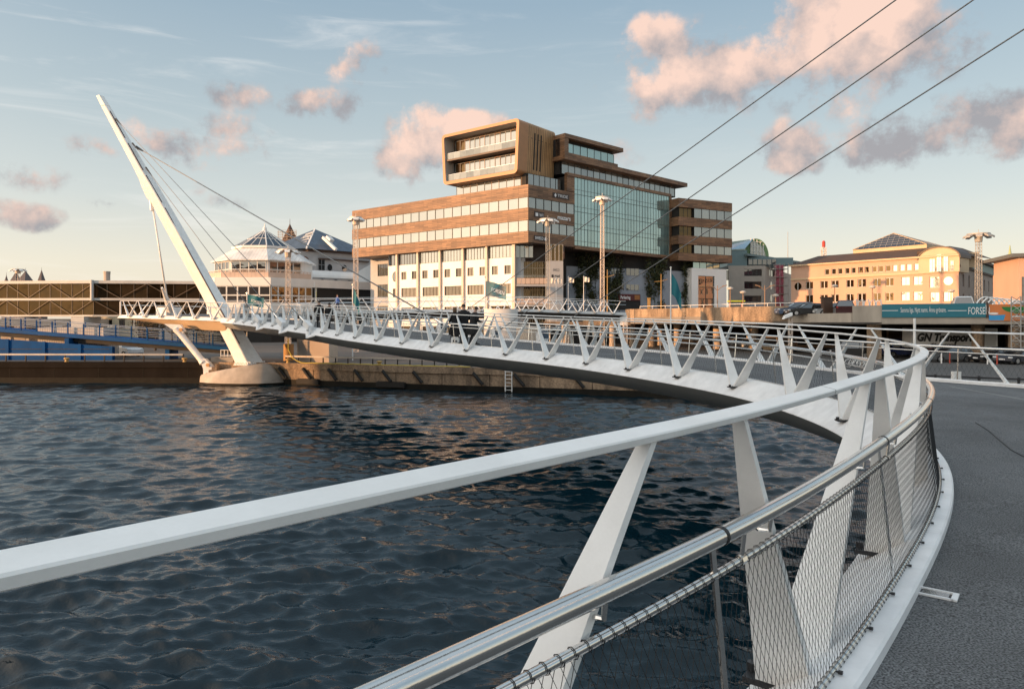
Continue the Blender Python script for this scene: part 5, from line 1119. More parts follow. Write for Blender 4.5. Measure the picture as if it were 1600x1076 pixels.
# ---- white terminal with octagonal pavilion on the left
ter = thing('terminal_building', (-38, 110, GZ), 'white terminal building with octagonal pavilion, portholes and slate blue pyramid roofs on the left', 'building')
wt = mat('terminal_white', (.80, .78, .75), .65, var=.07, stretch=(1, 1, .4)); seam = plank('standing_seam', (.74, .72, .69), (.70, .68, .65), (.46, .43, .40), bw=20, bh=.5, ms=.02, vertical=True, rough=.45)
slate = plank('slate_roof', (.085, .12, .17), (.065, .095, .14), (.05, .07, .10), bw=1.2, bh=.55, ms=.03, rough=.45)
oc = Vector((-39.5, 112.5))
def octa(ap_, rot=0): r = ap_/math.cos(R(22.5)); return [(oc.x+r*math.cos(R(22.5+45*k+rot)), oc.y+r*math.sin(R(22.5+45*k+rot))) for k in range(8)]
mb = MB(); mb.prism(octa(6.8), 12.4, 15.2); mb.build('pavilion_wall', wt, ter)
mb = MB(); mb.loft([[(x, y, 15.0) for x, y in octa(7.35)], [(x, y, 15.15) for x, y in octa(7.35)], [(x, y, 17.2) for x, y in octa(4.4)]]); mb.build('skirt_roof', seam, ter)
mb = MB(); mb.loft([[(x, y, 17.2) for x, y in octa(4.6)], [(x, y, 17.55) for x, y in octa(4.6)]]); mb.build('roof_ring', wt, ter)
pyb = octa(4.35); apx = Vector((oc.x, oc.y, 20.5))
for k in range(8):
    a = Vector((*pyb[k], 17.56)); b = Vector((*pyb[(k+1) % 8], 17.56)); mb = MB(); mb.poly([a, b, apx]); g = mb.build('pavilion_glazing', g_slate, ter)
    mb = MB(); mb.bar(a, apx, .16, .16); mb.bar(a.lerp(b, .33)+Vector((0, 0, .05)), apx, .07, .07); mb.bar(a.lerp(b, .67)+Vector((0, 0, .05)), apx, .07, .07); mb.bar(a.lerp(apx, .45), b.lerp(apx, .45), .08, .08); mb.build('glazing_bars', wt, g)
mb = MB(); mb.lathe((oc.x, oc.y, 0), [(.35, 20.3), (.3, 20.8), (.12, 21), (.03, 21.6)], 8); mb.build('finial', wt, ter)
o8 = octa(6.8); order = sorted(range(8), key=lambda k: (o8[k][1]+o8[(k+1) % 8][1]))
for k in order[:3]:
    a, b = o8[k], o8[(k+1) % 8]
    if a[0] > b[0]: a, b = b, a
    F_ = Fac(a[0], a[1], b[0]-a[0], b[1]-a[1]); w = math.hypot(b[0]-a[0], b[1]-a[1])
    F_.window(ter, .25, w-.25, 12.5, 14.9, nx=4, nz=2, d=.04, fw=.12, glass=g_dark, frame=frame_w, name='pavilion_window')
    mb = MB(); F2 = Fac(*F_.p(0, 0, 1.6).xy, F_.d.x, F_.d.y)
    for i in range(12): u = -.66+(w+1.3)*i/11; F2.box(mb, u-.03, u+.03, 12.4, 13.4, .0, -.06)
    F2.box(mb, -.66, w+.66, 13.35, 13.45, .02, -.08); F2.box(mb, -.66, w+.66, 12.35, 13.2, -.02, -.04); mb.build('terrace_rail', mat('terrace_rail', (.6, .45, .36), .6), ter)
# lower storey
A0_ = (X(335, 103.5), 103.5); A1_ = (X(423, 103.5), 103.5); LR = Fac(*A1_, 1, 1.05); A2_ = LR.p(LR.u(489), 0); LL = Fac(*A0_, -1, 1); A3_ = LL.p(8, 0)
LFt = Fac(*A0_, 1, 0)
low = [A0_, A1_, tuple(A2_.xy), (A2_.x+14, A2_.y+16), (A3_.x, A3_.y+24), tuple(A3_.xy)]
for z0, z1, g in ((11.1, 12.35, .3), (6.2, 8.6, .3)): mb = MB(); mb.prism(low, z0, z1); mb.build('wall_band', wt, ter)
mb = MB(); ins_ = [(Vector(p).lerp(Vector((-38, 112)), .04)) for p in low]; mb.prism([tuple(p) for p in ins_], GZ, 12.2); mb.build('core', dark, ter)
w = LFt.u(423)
LFt.window(ter, .15, w-.1, 8.62, 11.08, nx=5, nz=2, transom=.45, d=-.1, fw=.2, glass=g_dark, frame=frame_w, name='ribbon_window')
LR.window(ter, .1, LR.u(489)-.1, 8.62, 11.08, nx=6, nz=2, transom=.45, d=-.1, fw=.2, glass=g_bronze, frame=frame_w, name='ribbon_window')
LL.window(ter, .1, 7.9, 8.62, 11.08, nx=4, nz=2, transom=.45, d=-.1, fw=.2, glass=g_dark, frame=frame_w, name='ribbon_window')
# long wing towards the office block
LW = Fac(A2_.x+.0, A2_.y+.2, X(583, 124)-A2_.x, 124-A2_.y); lw = LW.u(583)
mb = MB(); LW.box(mb, 0, lw, 11.1, 11.9, .3, -6); LW.box(mb, 0, lw, GZ, 8.5, 0, -6); LW.box(mb, lw-1.4, lw, 8.5, 11.1, .05, -6); mb.build('wall_band', wt, ter); mb = MB(); LW.box(mb, .1, lw, 8.5, 11.1, -.6, -6); mb.build('core', dark, ter)
LW.window(ter, .3, lw*.9, 8.52, 11.08, nx=8, nz=1, d=.06, fw=.26, glass=g_mix, frame=frame_w, name='ribbon_window')
LX = Fac(X(470, 122), 122, X(578, 131)-X(470, 122), 9); lx = LX.u(580); LXv = LX.u(573)
mb = MB(); LX.box(mb, LX.u(476), LX.u(573), 11.9, 13.6, 2.0, -4)
for k in range(26): u = LX.u(490)+(LX.u(570)-LX.u(490))*k/25; LX.box(mb, u-.03, u+.03, 11.9, 13.5, 2.06, 2.0)
mb.build('porthole_wall', mat('porthole_grey', (.40, .37, .35), .7), ter)
tb = []
for k in range(11):
    a = math.pi*k/10; tb.append((1.15*math.cos(a)*1.6+.3, 13.5+1.35*math.sin(a)))
mb = MB(); mb.loft([[LX.p(u, z, d) for d, z in tb] for u in (LX.u(478), LX.u(573))]); mb.build('barrel_roof', wt, ter)
for px in (495, 516, 537):
    uc = LX.u(px); mb = MB(); mb.poly([LX.p(uc+.5*math.cos(a), 12.75+.5*math.sin(a), 2.1) for a in np.linspace(0, 2*math.pi, 18, endpoint=False)]); mb.loft([[LX.p(uc+r*math.cos(a), 12.75+r*math.sin(a), d) for a in np.linspace(0, 2*math.pi, 18, endpoint=False)] for r, d in ((.5, 2.15), (.62, 2.15), (.62, 2.05))], 1, cap=False); mb.build('porthole', [g_dark, frame_g], ter)
mb = MB(); LX.box(mb, LX.u(468), LX.u(590), 11.9, 18.2, -1.2, -9); mb.build('upper_wall', mat('upper_grey', (.45, .44, .44), .6), ter)
for px, r in ((481, 1.0), (520, .6), (543, .6)):
    uc = LX.u(px); zc = 16.3 if px == 481 else 15.6; mb = MB(); mb.poly([LX.p(uc+r*math.cos(a)*.8, zc+r*math.sin(a), -1.12) for a in np.linspace(0, 2*math.pi, 18, endpoint=False)]); mb.build('porthole', g_dark, ter)
LX.window(ter, LX.u(502), LX.u(512), 15, 17, nx=2, nz=2, d=-1.1, glass=g_dark, frame=frame_g, name='upper_window')
mb = MB(); LX.box(mb, LX.u(484), LX.u(575), 18.2, 18.6, -.6, -9); LX.box(mb, LX.u(502), LX.u(580), 16.9, 17.15, -.7, -1.2); mb.build('eaves', darkbrown, ter)
pz = 18.6; ca, cb, cd, ce_ = LX.p(LX.u(438), pz, -6), LX.p(LX.u(478), pz, .2), LX.p(LX.u(585), pz, -.5), LX.p(LX.u(560), pz, -22); pk = W(492, 358, 130)
mb = MB(); mb.poly([cb, cd, pk]); mb.poly([ca, cb, pk]); mb.poly([cd, ce_, pk]); mb.poly([ce_, ca, pk]); mb.build('pyramid_roof', slate, ter)
mb = MB(); mb.bar(cb, pk, .25, .25); a = cd.lerp(pk, .50).lerp(cb, .38); mb.bar(W(505, 371, 126.6), W(525, 390, 125), .55, .45); mb.bar(W(512, 371, 126.8), W(518, 377, 126.4), 1.1, .7)
for k in range(4): q = W(489-k*3, 363+k*5, 128-k*.9); mb.bar(q, q+Vector((-1.3, -.2, -.55)), .5, .3); mb.bar(W(480-k*5, 368+k*4, 127), W(474-k*5, 371+k*4, 126.8), .5, .35)
mb.build('roof_duct', wt, ter)
mb = MB(); wv = [LX.p(LX.u(536), 12.8, 4.0), LX.p(LX.u(581), 12.8, 2.5), LX.p(LX.u(581), 17.2, 2.5), LX.p(LX.u(556), 15.6, 3.4), LX.p(LX.u(536), 14.3, 4.0)]
mb.loft([[p for p in wv], [p+Vector((.4, 2.0, 0)) for p in wv]]); mb.build('sloping_parapet', wt, ter)
ter.location = (-49.4, 143, .75); ter.scale = (1.3, 1.3, 1.3)   # scaled up about the camera, so it stands well behind the office block's corner
# scaffolded old spire behind
c = W(453, 365, 190); sp = thing('old_spire', (c.x, c.y, 10), 'small dark brown spire wrapped in scaffold behind the terminal roofs', 'spire')
mb = MB(); mb.lathe((c.x, c.y, 0), [(2.4, 8), (2.4, Z(378, 190)), (1.7, Z(370, 190)), (1.2, Z(364, 190)), (.3, Z(353, 190)), (.07, Z(350, 190)), (.04, Z(342, 190))], 8); mb.build('spire', mat('old_copper', (.09, .045, .03), .7), sp)
mb = MB()
for k in range(5): z = Z(364+k*4, 190); mb.box(c.x-2.6, c.x+2.4, c.y-2.2, c.y-2.1, z, z+.12); mb.box(c.x-2.6, c.x+2.4, c.y-1.8, c.y-1.7, z+.5, z+.56)
for k in range(5): x = c.x-2.5+k*1.2; mb.box(x-.05, x+.05, c.y-2.1, c.y-2.0, 10, Z(362, 190))
mb.build('scaffold', mat('scaffold_wood', (.4, .3, .22), .7), sp)

# ---- glazed skybridge on the far left
SBl = Fac(X(146, 96), 96, -1, .10); SBr = Fac(X(146, 96), 96, 1, .12)
sb = thing('covered_walkway', (X(100, 96), 96, GZ), 'long bronze glazed covered walkway on two levels crossing the left background', 'walkway')
pw = mat('walkway_white', (.55, .54, .52), .5)
for F_, w, nm in ((SBl, 48, 'l'), (SBr, SBr.u(312), 'r')):
    mb = MB(); F_.box(mb, 0, w, 11.05, 11.45, .25, -3.3); F_.box(mb, 0, w, 8.75, 9.05, .2, -3.3); F_.box(mb, 0, w, 6.55, 6.75, .15, -3.3); mb.build('walkway_edge', pw, sb)
    mb = MB(); F_.box(mb, .02, w, 9.05, 11.05, -.55, -3.2); F_.box(mb, .02, w, 6.75, 8.75, -.55, -3.2); mb.build('walkway_interior', mat('bronze_dark', (.06, .042, .028), .7), sb)
    for z0, z1 in ((9.05, 11.05), (6.75, 8.75)):
        n = max(3, int(w/3.1))
        for i in range(n):
            a, b = w*i/n, w*(i+1)/n; o = F_.window(sb, a+.02, b-.02, z0, z1, nx=2, d=-.1, fw=.07, glass=g_walk, frame=mat('bronze_frame', (.12, .085, .055), .4), name='walkway_glazing')
            mb = MB(); mb.bar(F_.p(a if i % 2 else b, z0, .06), F_.p(b if i % 2 else a, z1, .06), .09, .05); mb.build('brace', mat('brace_bronze', (.22, .16, .11), .5), o)
mb = MB(); c = SBl.p(0, 0, .3); mb.lathe((c.x, c.y, 0), [(.22, 8.7), (.22, 11.5)], 10); mb.build('joint_post', pw, sb)
for px in (136, -40, -160):
    mb = MB(); mb.lathe((X(px, 97), 97, 0), [(.32, GZ), (.32, 8.75)], 12); mb.build('column', pw, sb)
mb = MB(); mb.box(X(118, 96), X(138, 96), 95, 99, 4.6, 6.5); mb.build('column_head', pw, sb)
# far silhouettes on the roof line
for (px, y0, y1, w, m_, nm, lb, ct) in ((10, 430, 443, 1.2, 'sp', 'distant_spire', 'smallest dark distant spire at the left picture edge', 'spire'), (25, 424, 443, 2.2, 'sp', 'distant_spire', 'left one of the paired distant grey spires under the far floodlight mast', 'spire'), (40, 423, 443, 3.0, 'sp', 'distant_spire', 'right and broader of the paired distant grey spires under the far mast', 'spire'), (65, 422, 443, 1.5, 'sp', 'distant_spire', 'lone slim distant spire left of the chimney', 'spire'), (167, 424, 442, .9, 'ch', 'distant_chimney', 'thin pale round chimney above the covered walkway', 'chimney')):
    Y = 190; x = X(px, Y); mb = MB(); z1, z0 = Z(y0, Y), Z(450, Y)
    if m_ == 'sp': mb.lathe((x, Y, 0), [(w, 2), (w, z0), (w*.9, z0+1), (w*.3, z1-1.2), (.05, z1), (.02, z1+.8)], 6)
    else: mb.lathe((x, Y, 0), [(w, 2), (w*.9, z1-1), (w, z1)], 10)
    tag(mb.build(nm, mat('far_slate', (.13, .11, .11), .8) if m_ == 'sp' else mat('far_pale', (.5, .42, .36), .8)), lb, ct)
# pale facade and arcade below the walkway
PFc = Fac(X(112, 120), 120, 1, .05); pu_ = PFc.u(216); pf = thing('pale_house', PFc.p(pu_/2, GZ), 'pale yellow house with pedimented windows under the covered walkway', 'house')
ph_ = [(1.4+i*2.15, 2.4+i*2.15, 4.7, 6.2) for i in range(5)]
mb = MB(); PFc.wall(mb, 0, pu_, GZ, 8, ph_, .3); PFc.box(mb, 0, pu_, 7.0, 7.2, .15, 0); mb.build('wall', mat('pale_yellow', (.55, .47, .33), .8), pf); mb = MB(); PFc.box(mb, .1, pu_-.1, GZ, 8, -.5, -8); mb.build('core', dark, pf)
for h in ph_:
    PFc.window(pf, *h, nx=2, d=-.2, glass=g_dark); mb = MB(); um = (h[0]+h[1])/2; mb.loft([[PFc.p(um-.75, 6.4, d), PFc.p(um+.75, 6.4, d), PFc.p(um, 6.85, d)] for d in (.2, .0)]); mb.build('pediment', mat('pale_yellow', (.55, .47, .33), .8), pf)
mb = MB(); a = Fac(X(-20, 112), 112, 1, 0); a.box(mb, 0, a.u(125), 5.2, 6.3, 0, -8); a.box(mb, 0, a.u(125), GZ, 3.5, -3, -8)
for k in range(6): a.box(mb, k*2.9, k*2.9+.5, GZ, 5.2, -.5, -1.2)
tag(mb.build('canopy_building', mat('canopy_cream', (.5, .42, .34), .8)), 'low cream canopy building glimpsed above the blue ramp on the far left', 'building')
# brown autumn trees under the landing
bark = mat('bark', (.06, .04, .028), .9); autl = [mat('autumn_leaf_%s' % 'abc'[i], c, .8, var=.4) for i, c in enumerate(((.10, .055, .02), (.07, .042, .02), (.055, .05, .02)))]
for i, (px, Y, h) in enumerate(((222, 92, 4.6), (243, 96, 5.2), (268, 94, 4.4), (292, 97, 5.0), (318, 95, 4.2))):
    x = X(px, Y); t_ = thing('tree', (x, Y, GZ), 'small bare brown autumn tree beyond the blue ramp, '+('leftmost below the landing tip', 'second from the landing tip', 'behind the top of the raking strut', 'between the strut and the mast leg', 'beside the mast leg')[i], 'tree', 'autumn trees beyond the blue ramp')
    mb = MB(); mb.tube([(x, Y, GZ), (x+.1, Y, GZ+h*.4), (x-.05, Y, GZ+h*.8)], [.16, .11, .04], 7)
    tips = []
    for k in range(9):
        a = rng.uniform(0, 6.28); z = GZ+h*rng.uniform(.3, .6); e = Vector((x+math.cos(a)*h*.28, Y+math.sin(a)*h*.28, z+h*rng.uniform(.15, .35))); mb.tube([(x, Y, z), e], [.06, .02], 5); tips.append(e)
    mb.build('trunk', bark, t_); mb = MB()
    def fn(): e = tips[int(rng.integers(0, 9))]; return e+Vector(rng.normal(size=3)*(.42, .42, .38))
    leaves(mb, fn, 520, .12); mb.build('crown', autl, t_, uv=False)
# ---- blue ferry ramp and hoarding
ra, rbn = W(-40, 510, 75), W(358, 542, 72); rmp = thing('blue_ramp', (ra+rbn)/2, 'long sloping blue steel ramp with railings on the left shore', 'ramp')
wd = Vector((.1, 3.0, 0)); 
def ramp_p(f, h=0., w=0.): return ra.lerp(rbn, f)+wd*w+Vector((0, 0, h))
mb = MB(); mb.hexa([ramp_p(0, -.36), ramp_p(1, -.36), ramp_p(1, -.36, 1), ramp_p(0, -.36, 1), ramp_p(0), ramp_p(1), ramp_p(1, 0, 1), ramp_p(0, 0, 1)]); mb.build('girder', bluep, rmp)
mb = MB(); mb.hexa([ramp_p(0, -.85, .12), ramp_p(1, -.75, .12), ramp_p(1, -.75, .9), ramp_p(0, -.85, .9), ramp_p(0, -.43, .12), ramp_p(1, -.43, .12), ramp_p(1, -.43, .9), ramp_p(0, -.43, .9)]); mb.build('underside', dark, rmp)
for w in (.02, .98):
    mb = MB()
    for h, th in ((1.15, .07), (.75, .05), (.4, .05)): mb.bar(ramp_p(0, h, w), ramp_p(1, h, w), th, th)
    mb.build('railing', mat('rail_blue_grey', (.12, .2, .32), .5), rmp)
    for k in range(17):
        mb = MB(); mb.bar(ramp_p(k/16, 0, w), ramp_p(k/16, 1.2, w), .12, .09, up=(1, 0, 0)); mb.build('rail_post', bluep, rmp)
for px in (105, 262):
    mb = MB(); mb.box(X(px, 73.5)-.22, X(px, 73.5)+.22, 73.4, 75.4, GZ-.05, 4.1 if px < 200 else 3.1); mb.build('support', bluep, rmp)
HB = Fac(X(-30, 72), 72, 1, .0); hbu = HB.u(178); hb = thing('blue_hoarding', HB.p(hbu/2, GZ), 'blue steel hoarding with ribs below the ramp on the left quay', 'hoarding')
mb = MB(); HB.hx = None
q = [HB.p(0, GZ-.03), HB.p(hbu, GZ-.03), HB.p(hbu, GZ-.03, -.2), HB.p(0, GZ-.03, -.2), HB.p(0, 4.2), HB.p(hbu, 3.25), HB.p(hbu, 3.25, -.2), HB.p(0, 4.2, -.2)]; mb.hexa(q); mb.build('panel', bluep, hb)
for px in (-25, 12, 69, 125, 174): mb = MB(); u = HB.u(px); HB.box(mb, u-.16, u+.16, GZ-.02, 4.2-.95*u/hbu+.05, .12, .0); mb.build('rib', bluep, hb)
mb = MB(); HB.box(mb, 0, hbu, 3.0, 3.05, .03, .0); mb.build('seam', darksteel, hb)
mb = MB(); HB.box(mb, HB.u(28), HB.u(135), 2.2, 5.2, -3, -6); tag(mb.build('freight_container', plank('pale_container', (.5, .47, .43), (.47, .44, .40), (.3, .28, .26), bw=8, bh=.25, ms=.03, vertical=True)), 'pale ribbed container standing behind the blue hoarding', 'container')
# ---- quay hut, steps, cylinder
QH = Fac(X(464, 68), 68, 1, -.10); qu = QH.u(514); qh = thing('quay_cabin', QH.p(qu/2, GZ), 'cream service cabin with louvred door on the quay beside the mast pier', 'cabin')
mb = MB(); QH.box(mb, 0, qu, GZ-.03, 4.25, 0, -2.4); mb.build('walls', mat('cabin_cream', (.58, .46, .36), .6, var=.08), qh); mb = MB(); QH.box(mb, -.08, qu+.08, 4.25, 4.38, .1, -2.5); mb.build('roof', mat('cabin_roof', (.5, .42, .35), .6), qh)
mb = MB(); QH.box(mb, QH.u(467), QH.u(482), 2.2, 4.0, .05, 0); dv = mb.build('louvred_door', mat('louvre', (.45, .40, .36), .6), qh)
mb = MB()
for k in range(13): z = 2.3+k*.13; mb.hexa([QH.p(QH.u(468), z, .05), QH.p(QH.u(481), z, .05), QH.p(QH.u(481), z+.02, .11), QH.p(QH.u(468), z+.02, .11), QH.p(QH.u(468), z+.08, .05), QH.p(QH.u(481), z+.08, .05), QH.p(QH.u(481), z+.1, .11), QH.p(QH.u(468), z+.1, .11)])
mb.build('louvres', mat('louvre', (.45, .40, .36), .6), dv)
mb = MB(); mb.lathe((X(451, 71), 71, 0), [(.5, GZ-.03), (.5, 3.55), (.42, 3.6)], 16); tag(mb.build('concrete_post', mat('ochre_concrete', (.45, .26, .10), .8), smooth=40), 'ochre concrete cylinder on the quay left of the cream cabin', 'concrete post')
mb = MB()
for k in range(6): mb.box(X(322, 67)+k*.28, X(348, 67), 65.6, 67.5, .2+k*.28, .2+(k+1)*.28)
tag(mb.build('quay_steps', concrete_d), 'concrete steps in the quay between the strut foot and mast foundation', 'steps')
mb = MB(); mb.box(X(330, 66.8), X(365, 66.8), 66.7, 68, GZ-.3, GZ+.55); tag(mb.build('concrete_block', concrete), 'sunlit concrete block on the quay behind the mast foundation', 'concrete block')
t_ = thing('tube_barrier', (X(353, 68), 68, GZ), 'short white tubular barrier on the quay behind the mast leg', 'barrier')
for k in range(4): mb = MB(); x = X(345+k*5.5, 68); mb.tube([(x, 68, GZ-.02), (x, 68, GZ+1.2)], .04, 6); mb.build('post', white, t_)
for z in (1.18, .65): mb = MB(); mb.tube([(X(345, 68), 68, GZ+z), (X(361.5, 68), 68, GZ+z)], .04, 6); mb.build('rail', white, t_)
# unseen building added left of the frame to throw the evening shade over the bridge
mb = MB(); pv = Vector((SUN.y, -SUN.x, 0)); pv = pv if pv.y > 0 else -pv
def tp(t, p, z): q = SUN*t+pv*p; return (q.x, q.y, z)
SHT, SP1 = 68, 65.5
mb.hexa([tp(SHT, -120, 0), tp(SHT+16, -120, 0), tp(SHT+16, SP1, 0), tp(SHT, SP1, 0), tp(SHT, -120, 25), tp(SHT+16, -120, 25), tp(SHT+16, SP1, 25), tp(SHT, SP1, 25)])
tag(mb.build('shade_building', plank('shade_building_brick', (.22, .12, .08), (.18, .10, .07), (.12, .1, .09), bw=.6, bh=.2, ms=.01)), 'long unseen added warehouse left of the picture whose shadow covers the near bridge', 'shade_building')
# ============================================================ flags, lamps, people, vehicles
def flagpole(px, ytop, zb, Y, label, flag=None, group=None, r=.06, m=None):
    x = X(px, Y); zt = Z(ytop, Y); t_ = thing('flagpole', (x, Y, zb), label, 'flagpole', group); mb = MB()
    mb.tube([(x, Y, zb-.03), (x, Y, zt)], [r, r*.7], 8); mb.build('pole', m or white, t_, smooth=60); mb = MB(); mb.lathe((x, Y, zt), [(.02, 0), (r*1.4, .05), (r*1.4, .12), (.02, .18)], 8); mb.build('finial', steel, t_)
    if flag:
        w, h, droop, mm, txt, z1 = flag; nx, nz_ = 14, 8; V = []
        for i in range(nx+1):
            f = i/nx
            for j in range(nz_+1):
                g = j/nz_; V.append((x+r+w*f*(1-droop*.72), Y+.16*math.sin(f*9+g*1.5)*f-.08*f, z1-h*g*(1-.15*f)-droop*w*1.15*f*(.4+.6*f) + (.05*math.sin(f*7)*f)))
        mb = MB(); mb.v = V
        for i in range(nx):
            for j in range(nz_): a = i*(nz_+1)+j; mb.f.append((a, a+1, a+nz_+2, a+nz_+1)); mb.m.append(0)
        fo = mb.build('flag', mm, t_, smooth=True)
        if txt: lettering(fo, txt, (x+r+w*.22, Y-.22, z1-h*.58-droop*w*.25), (1, 0, -droop*.9-.12), (.1, 0, 1), h*.26, wink, width=w*.62*(1-droop*.5))
    return t_
wf = mat('white_flag', (.72, .68, .62), .8); tb_ = mat('teal_flag_dark', (.03, .16, .19), .7, var=.5, scale=1.4, col2=(.22, .19, .16))
flagpole(1048, 419, GZ, 78, 'tall white flagpole with limp teal flag before the concrete parapet', (2.5, 2.3, .8, teal, '', Z(427, 78)), r=.085)
flagpole(386, 459, GZ, 72, 'flagpole with teal flag flying just right of the leaning mast', (1.95, 1.15, .18, teal, 'FORSEN', Z(460, 72)))
flagpole(551, 446, GZ, 71, 'white flagpole with drooping narrow teal flag below the office overhang', (1.6, 1.5, .85, teal, '', Z(450, 71)))
flagpole(758, 434, GZ, 82, 'flagpole with teal and beige lettered flag before the white wall', (2.85, 1.75, .22, tb_, 'FORSEN', Z(439, 82)))
for i, (px, yt) in enumerate(((859, 434), (869, 434), (888, 433), (912, 432))):
    flagpole(px, yt, 6.5 if px > 900 else GZ, 101, 'white flagpole with small pale flag, '+('leftmost of the row of four', 'second of the row of four from the left', 'third of the row of four from the left', 'rightmost of the row of four')[i], (.8, .75, .12, wf, '', Z(yt+.5, 101)), 'four white flagpoles below the glass front', r=.05)

# floodlight masts: lattice towers with a crown of lamps
lat_w = mat('mast_warm', (.66, .56, .48), .55); lat_d = mat('mast_grey', (.38, .37, .35), .5)
def lattice(mb, x, y, z0, z1, w, w2, n, r):
    c = [(-1, -1), (1, -1), (1, 1), (-1, 1)]
    def q(k, f): ww = (w+(w2-w)*f)/2; return Vector((x+c[k % 4][0]*ww, y+c[k % 4][1]*ww, z0+(z1-z0)*f))
    for k in range(4):
        mb.tube([q(k, 0), q(k, 1)], r, 5)
        for i in range(n):
            a, b = (q(k, i/n), q(k+1, (i+1)/n)) if i % 2 == 0 else (q(k+1, i/n), q(k, (i+1)/n))
            mb.tube([a, b], r*.62, 4); mb.tube([q(k, i/n), q(k+1, i/n)], r*.55, 4)
def floodmast(px, ytop, Y, zb, w, crown, label, m, n=26, shape=0):
    x = X(px, Y); zt = Z(ytop, Y); t_ = thing('floodlight_mast', (x, Y, zb), label, 'floodlight mast', 'lattice floodlight masts')
    mb = MB(); lattice(mb, x, Y, zb, zt-.9, w*.85, w*.65, n, .032); mb.build('lattice', m, t_)
    mb = MB(); mb.lathe((x, Y, 0), [(crown*.32, zt-.15), (crown*.36, zt-.05), (crown*.36, zt+.08), (.1, zt+.12)], 14); mb.lathe((x, Y, 0), [(w*.55, zt-.95), (w*.62, zt-.3), (crown*.3, zt-.16)], 10); mb.build('crown_platform', m, t_)
    for k in range(8):
        a = 2*math.pi*(k+.3)/8; d = Vector((math.cos(a), math.sin(a), 0)); c = Vector((x, Y, zt-.25))+d*crown*.37; mb = MB(); u = Vector((-d.y, d.x, 0))
        s = .36; q = [c-u*s-d*.3+Vector((0, 0, .14)), c+u*s-d*.3+Vector((0, 0, .14)), c+u*s*.9+d*.34-Vector((0, 0, .2)), c-u*s*.9+d*.34-Vector((0, 0, .2))]
        mb.hexa([*q, *[p+Vector((0, 0, .17)) for p in q]]); mb.bar(c-d*.2+Vector((0, 0, .3)), Vector((x, Y, zt+.02))+d*crown*.3, .07, .07); mb.build('floodlight', white if shape == 0 else m, t_)
    mb = MB(); mb.tube([(x, Y, zt), (x, Y, zt+.6)], .03, 5); mb.build('lightning_rod', m, t_)
floodmast(450, 391, 97, GZ, .75, 3.7, 'pale floodlight mast standing in front of the white octagonal pavilion', lat_w, 26)
floodmast(556, 340, 92, GZ, .72, 2.2, 'pale floodlight mast at the left end of the brown office block', lat_w, 34)
floodmast(856, 343, 100, GZ, .75, 3.3, 'darker floodlight mast with white lamps in front of the lettered brown bands', lat_d, 34)
floodmast(941, 309, 92, GZ, .62, 2.5, 'tall sunlit floodlight mast in front of the teal glass wall', lat_w, 44)
floodmast(1529, 366, 86, GZ, .72, 3.5, 'grey floodlight mast rising in front of the peach building on the right', lat_d, 34, 1)
floodmast(28, 421, 165, GZ, 1.0, 4.0, 'distant floodlight mast above the paired spires on the far left', lat_w, 12)
mb = MB(); x = X(1598, 66); lattice(mb, x, 66, GZ, Z(463, 66), 1.25, 1.25, 9, .055); tag(mb.build('lattice_tower', lat_d), 'thick grey lattice tower cut by the right picture edge', 'lattice tower')
t_ = thing('lattice_lamp', (X(1235, 70), 70, GZ), 'short lattice lamp with white hood in front of the shaded street edge', 'lamp'); mb = MB(); lattice(mb, X(1235, 70), 70, GZ, Z(494, 70), .3, .3, 14, .03); mb.build('lattice', lat_w, t_)
mb = MB(); c = W(1232, 493, 70); mb.hexa([c+Vector(v) for v in ((-.55, -.3, -.35), (.3, -.3, .0), (.3, .3, .0), (-.55, .3, -.35), (-.4, -.25, .0), (.3, -.25, .3), (.3, .25, .3), (-.4, .25, .0))]); mb.build('hood', white, t_)
t_ = thing('lattice_lamp', (X(977, 78), 78, GZ), 'short lattice post on an orange concrete footing below the arm end', 'lattice post'); mb = MB(); lattice(mb, X(977, 78), 78, GZ+.75, 5.8, .42, .42, 10, .035); mb.build('lattice', lat_w, t_); mb = MB(); x = X(977, 78); mb.box(x-.45, x+.45, 77.5, 78.5, GZ-.03, GZ+.8); mb.build('footing', colw, t_)

# street lamps
def lamp(px, ytop, Y, zb, label, arms=2, m=None):
    x = X(px, Y); zt = Z(ytop, Y); m = m or mat('lamp_rust', (.32, .2, .13), .6); t_ = thing('street_lamp', (x, Y, zb), label, 'street lamp', 'street lamps on the elevated street'); mb = MB(); mb.tube([(x, Y, zb-.03), (x, Y, zt)], [.11, .06], 8); mb.build('pole', m, t_)
    if arms == 2:
        for s in (-1, 1): mb = MB(); mb.tube([(x, Y, zt-.8), (x+s*.5, Y, zt-.35), (x+s*1.1, Y, zt-.05)], .05, 5); mb.bar((x+s*.8, Y, zt-.12), (x+s*1.5, Y, zt+.06), .26, .12); mb.build('lamp_arm', m, t_)
    elif arms == 1: mb = MB(); mb.lathe((x, Y, 0), [(.12, zt), (.42, zt+.12), (.46, zt+.3), (.2, zt+.42), (.05, zt+.45)], 12); mb.build('lamp_head', mat('lamp_head', (.55, .5, .45), .5), t_)
    elif arms == 3: mb = MB(); mb.tube([(x, Y, zt-1.2), (x+1.1, Y, zt-.9)], .05, 5); mb.tube([(x, Y, zt-1.2), (x-1.1, Y, zt-1.3)], .05, 5); mb.build('lamp_arm', m, t_)
lamp(1121, 446, 112, 6.5, 'brown two armed street lamp before the white block', 2); lamp(1195, 446, 112, 6.5, 'two armed street lamp before the grey beige building', 2)
lamp(1141, 453, 100, 6.5, 'round headed street lamp right of the white block', 1); lamp(1161, 459, 100, 6.5, 'round headed street lamp beside the lime canopy', 1); lamp(1212, 464, 104, 6.5, 'low round headed lamp below the pink scaffold', 1)
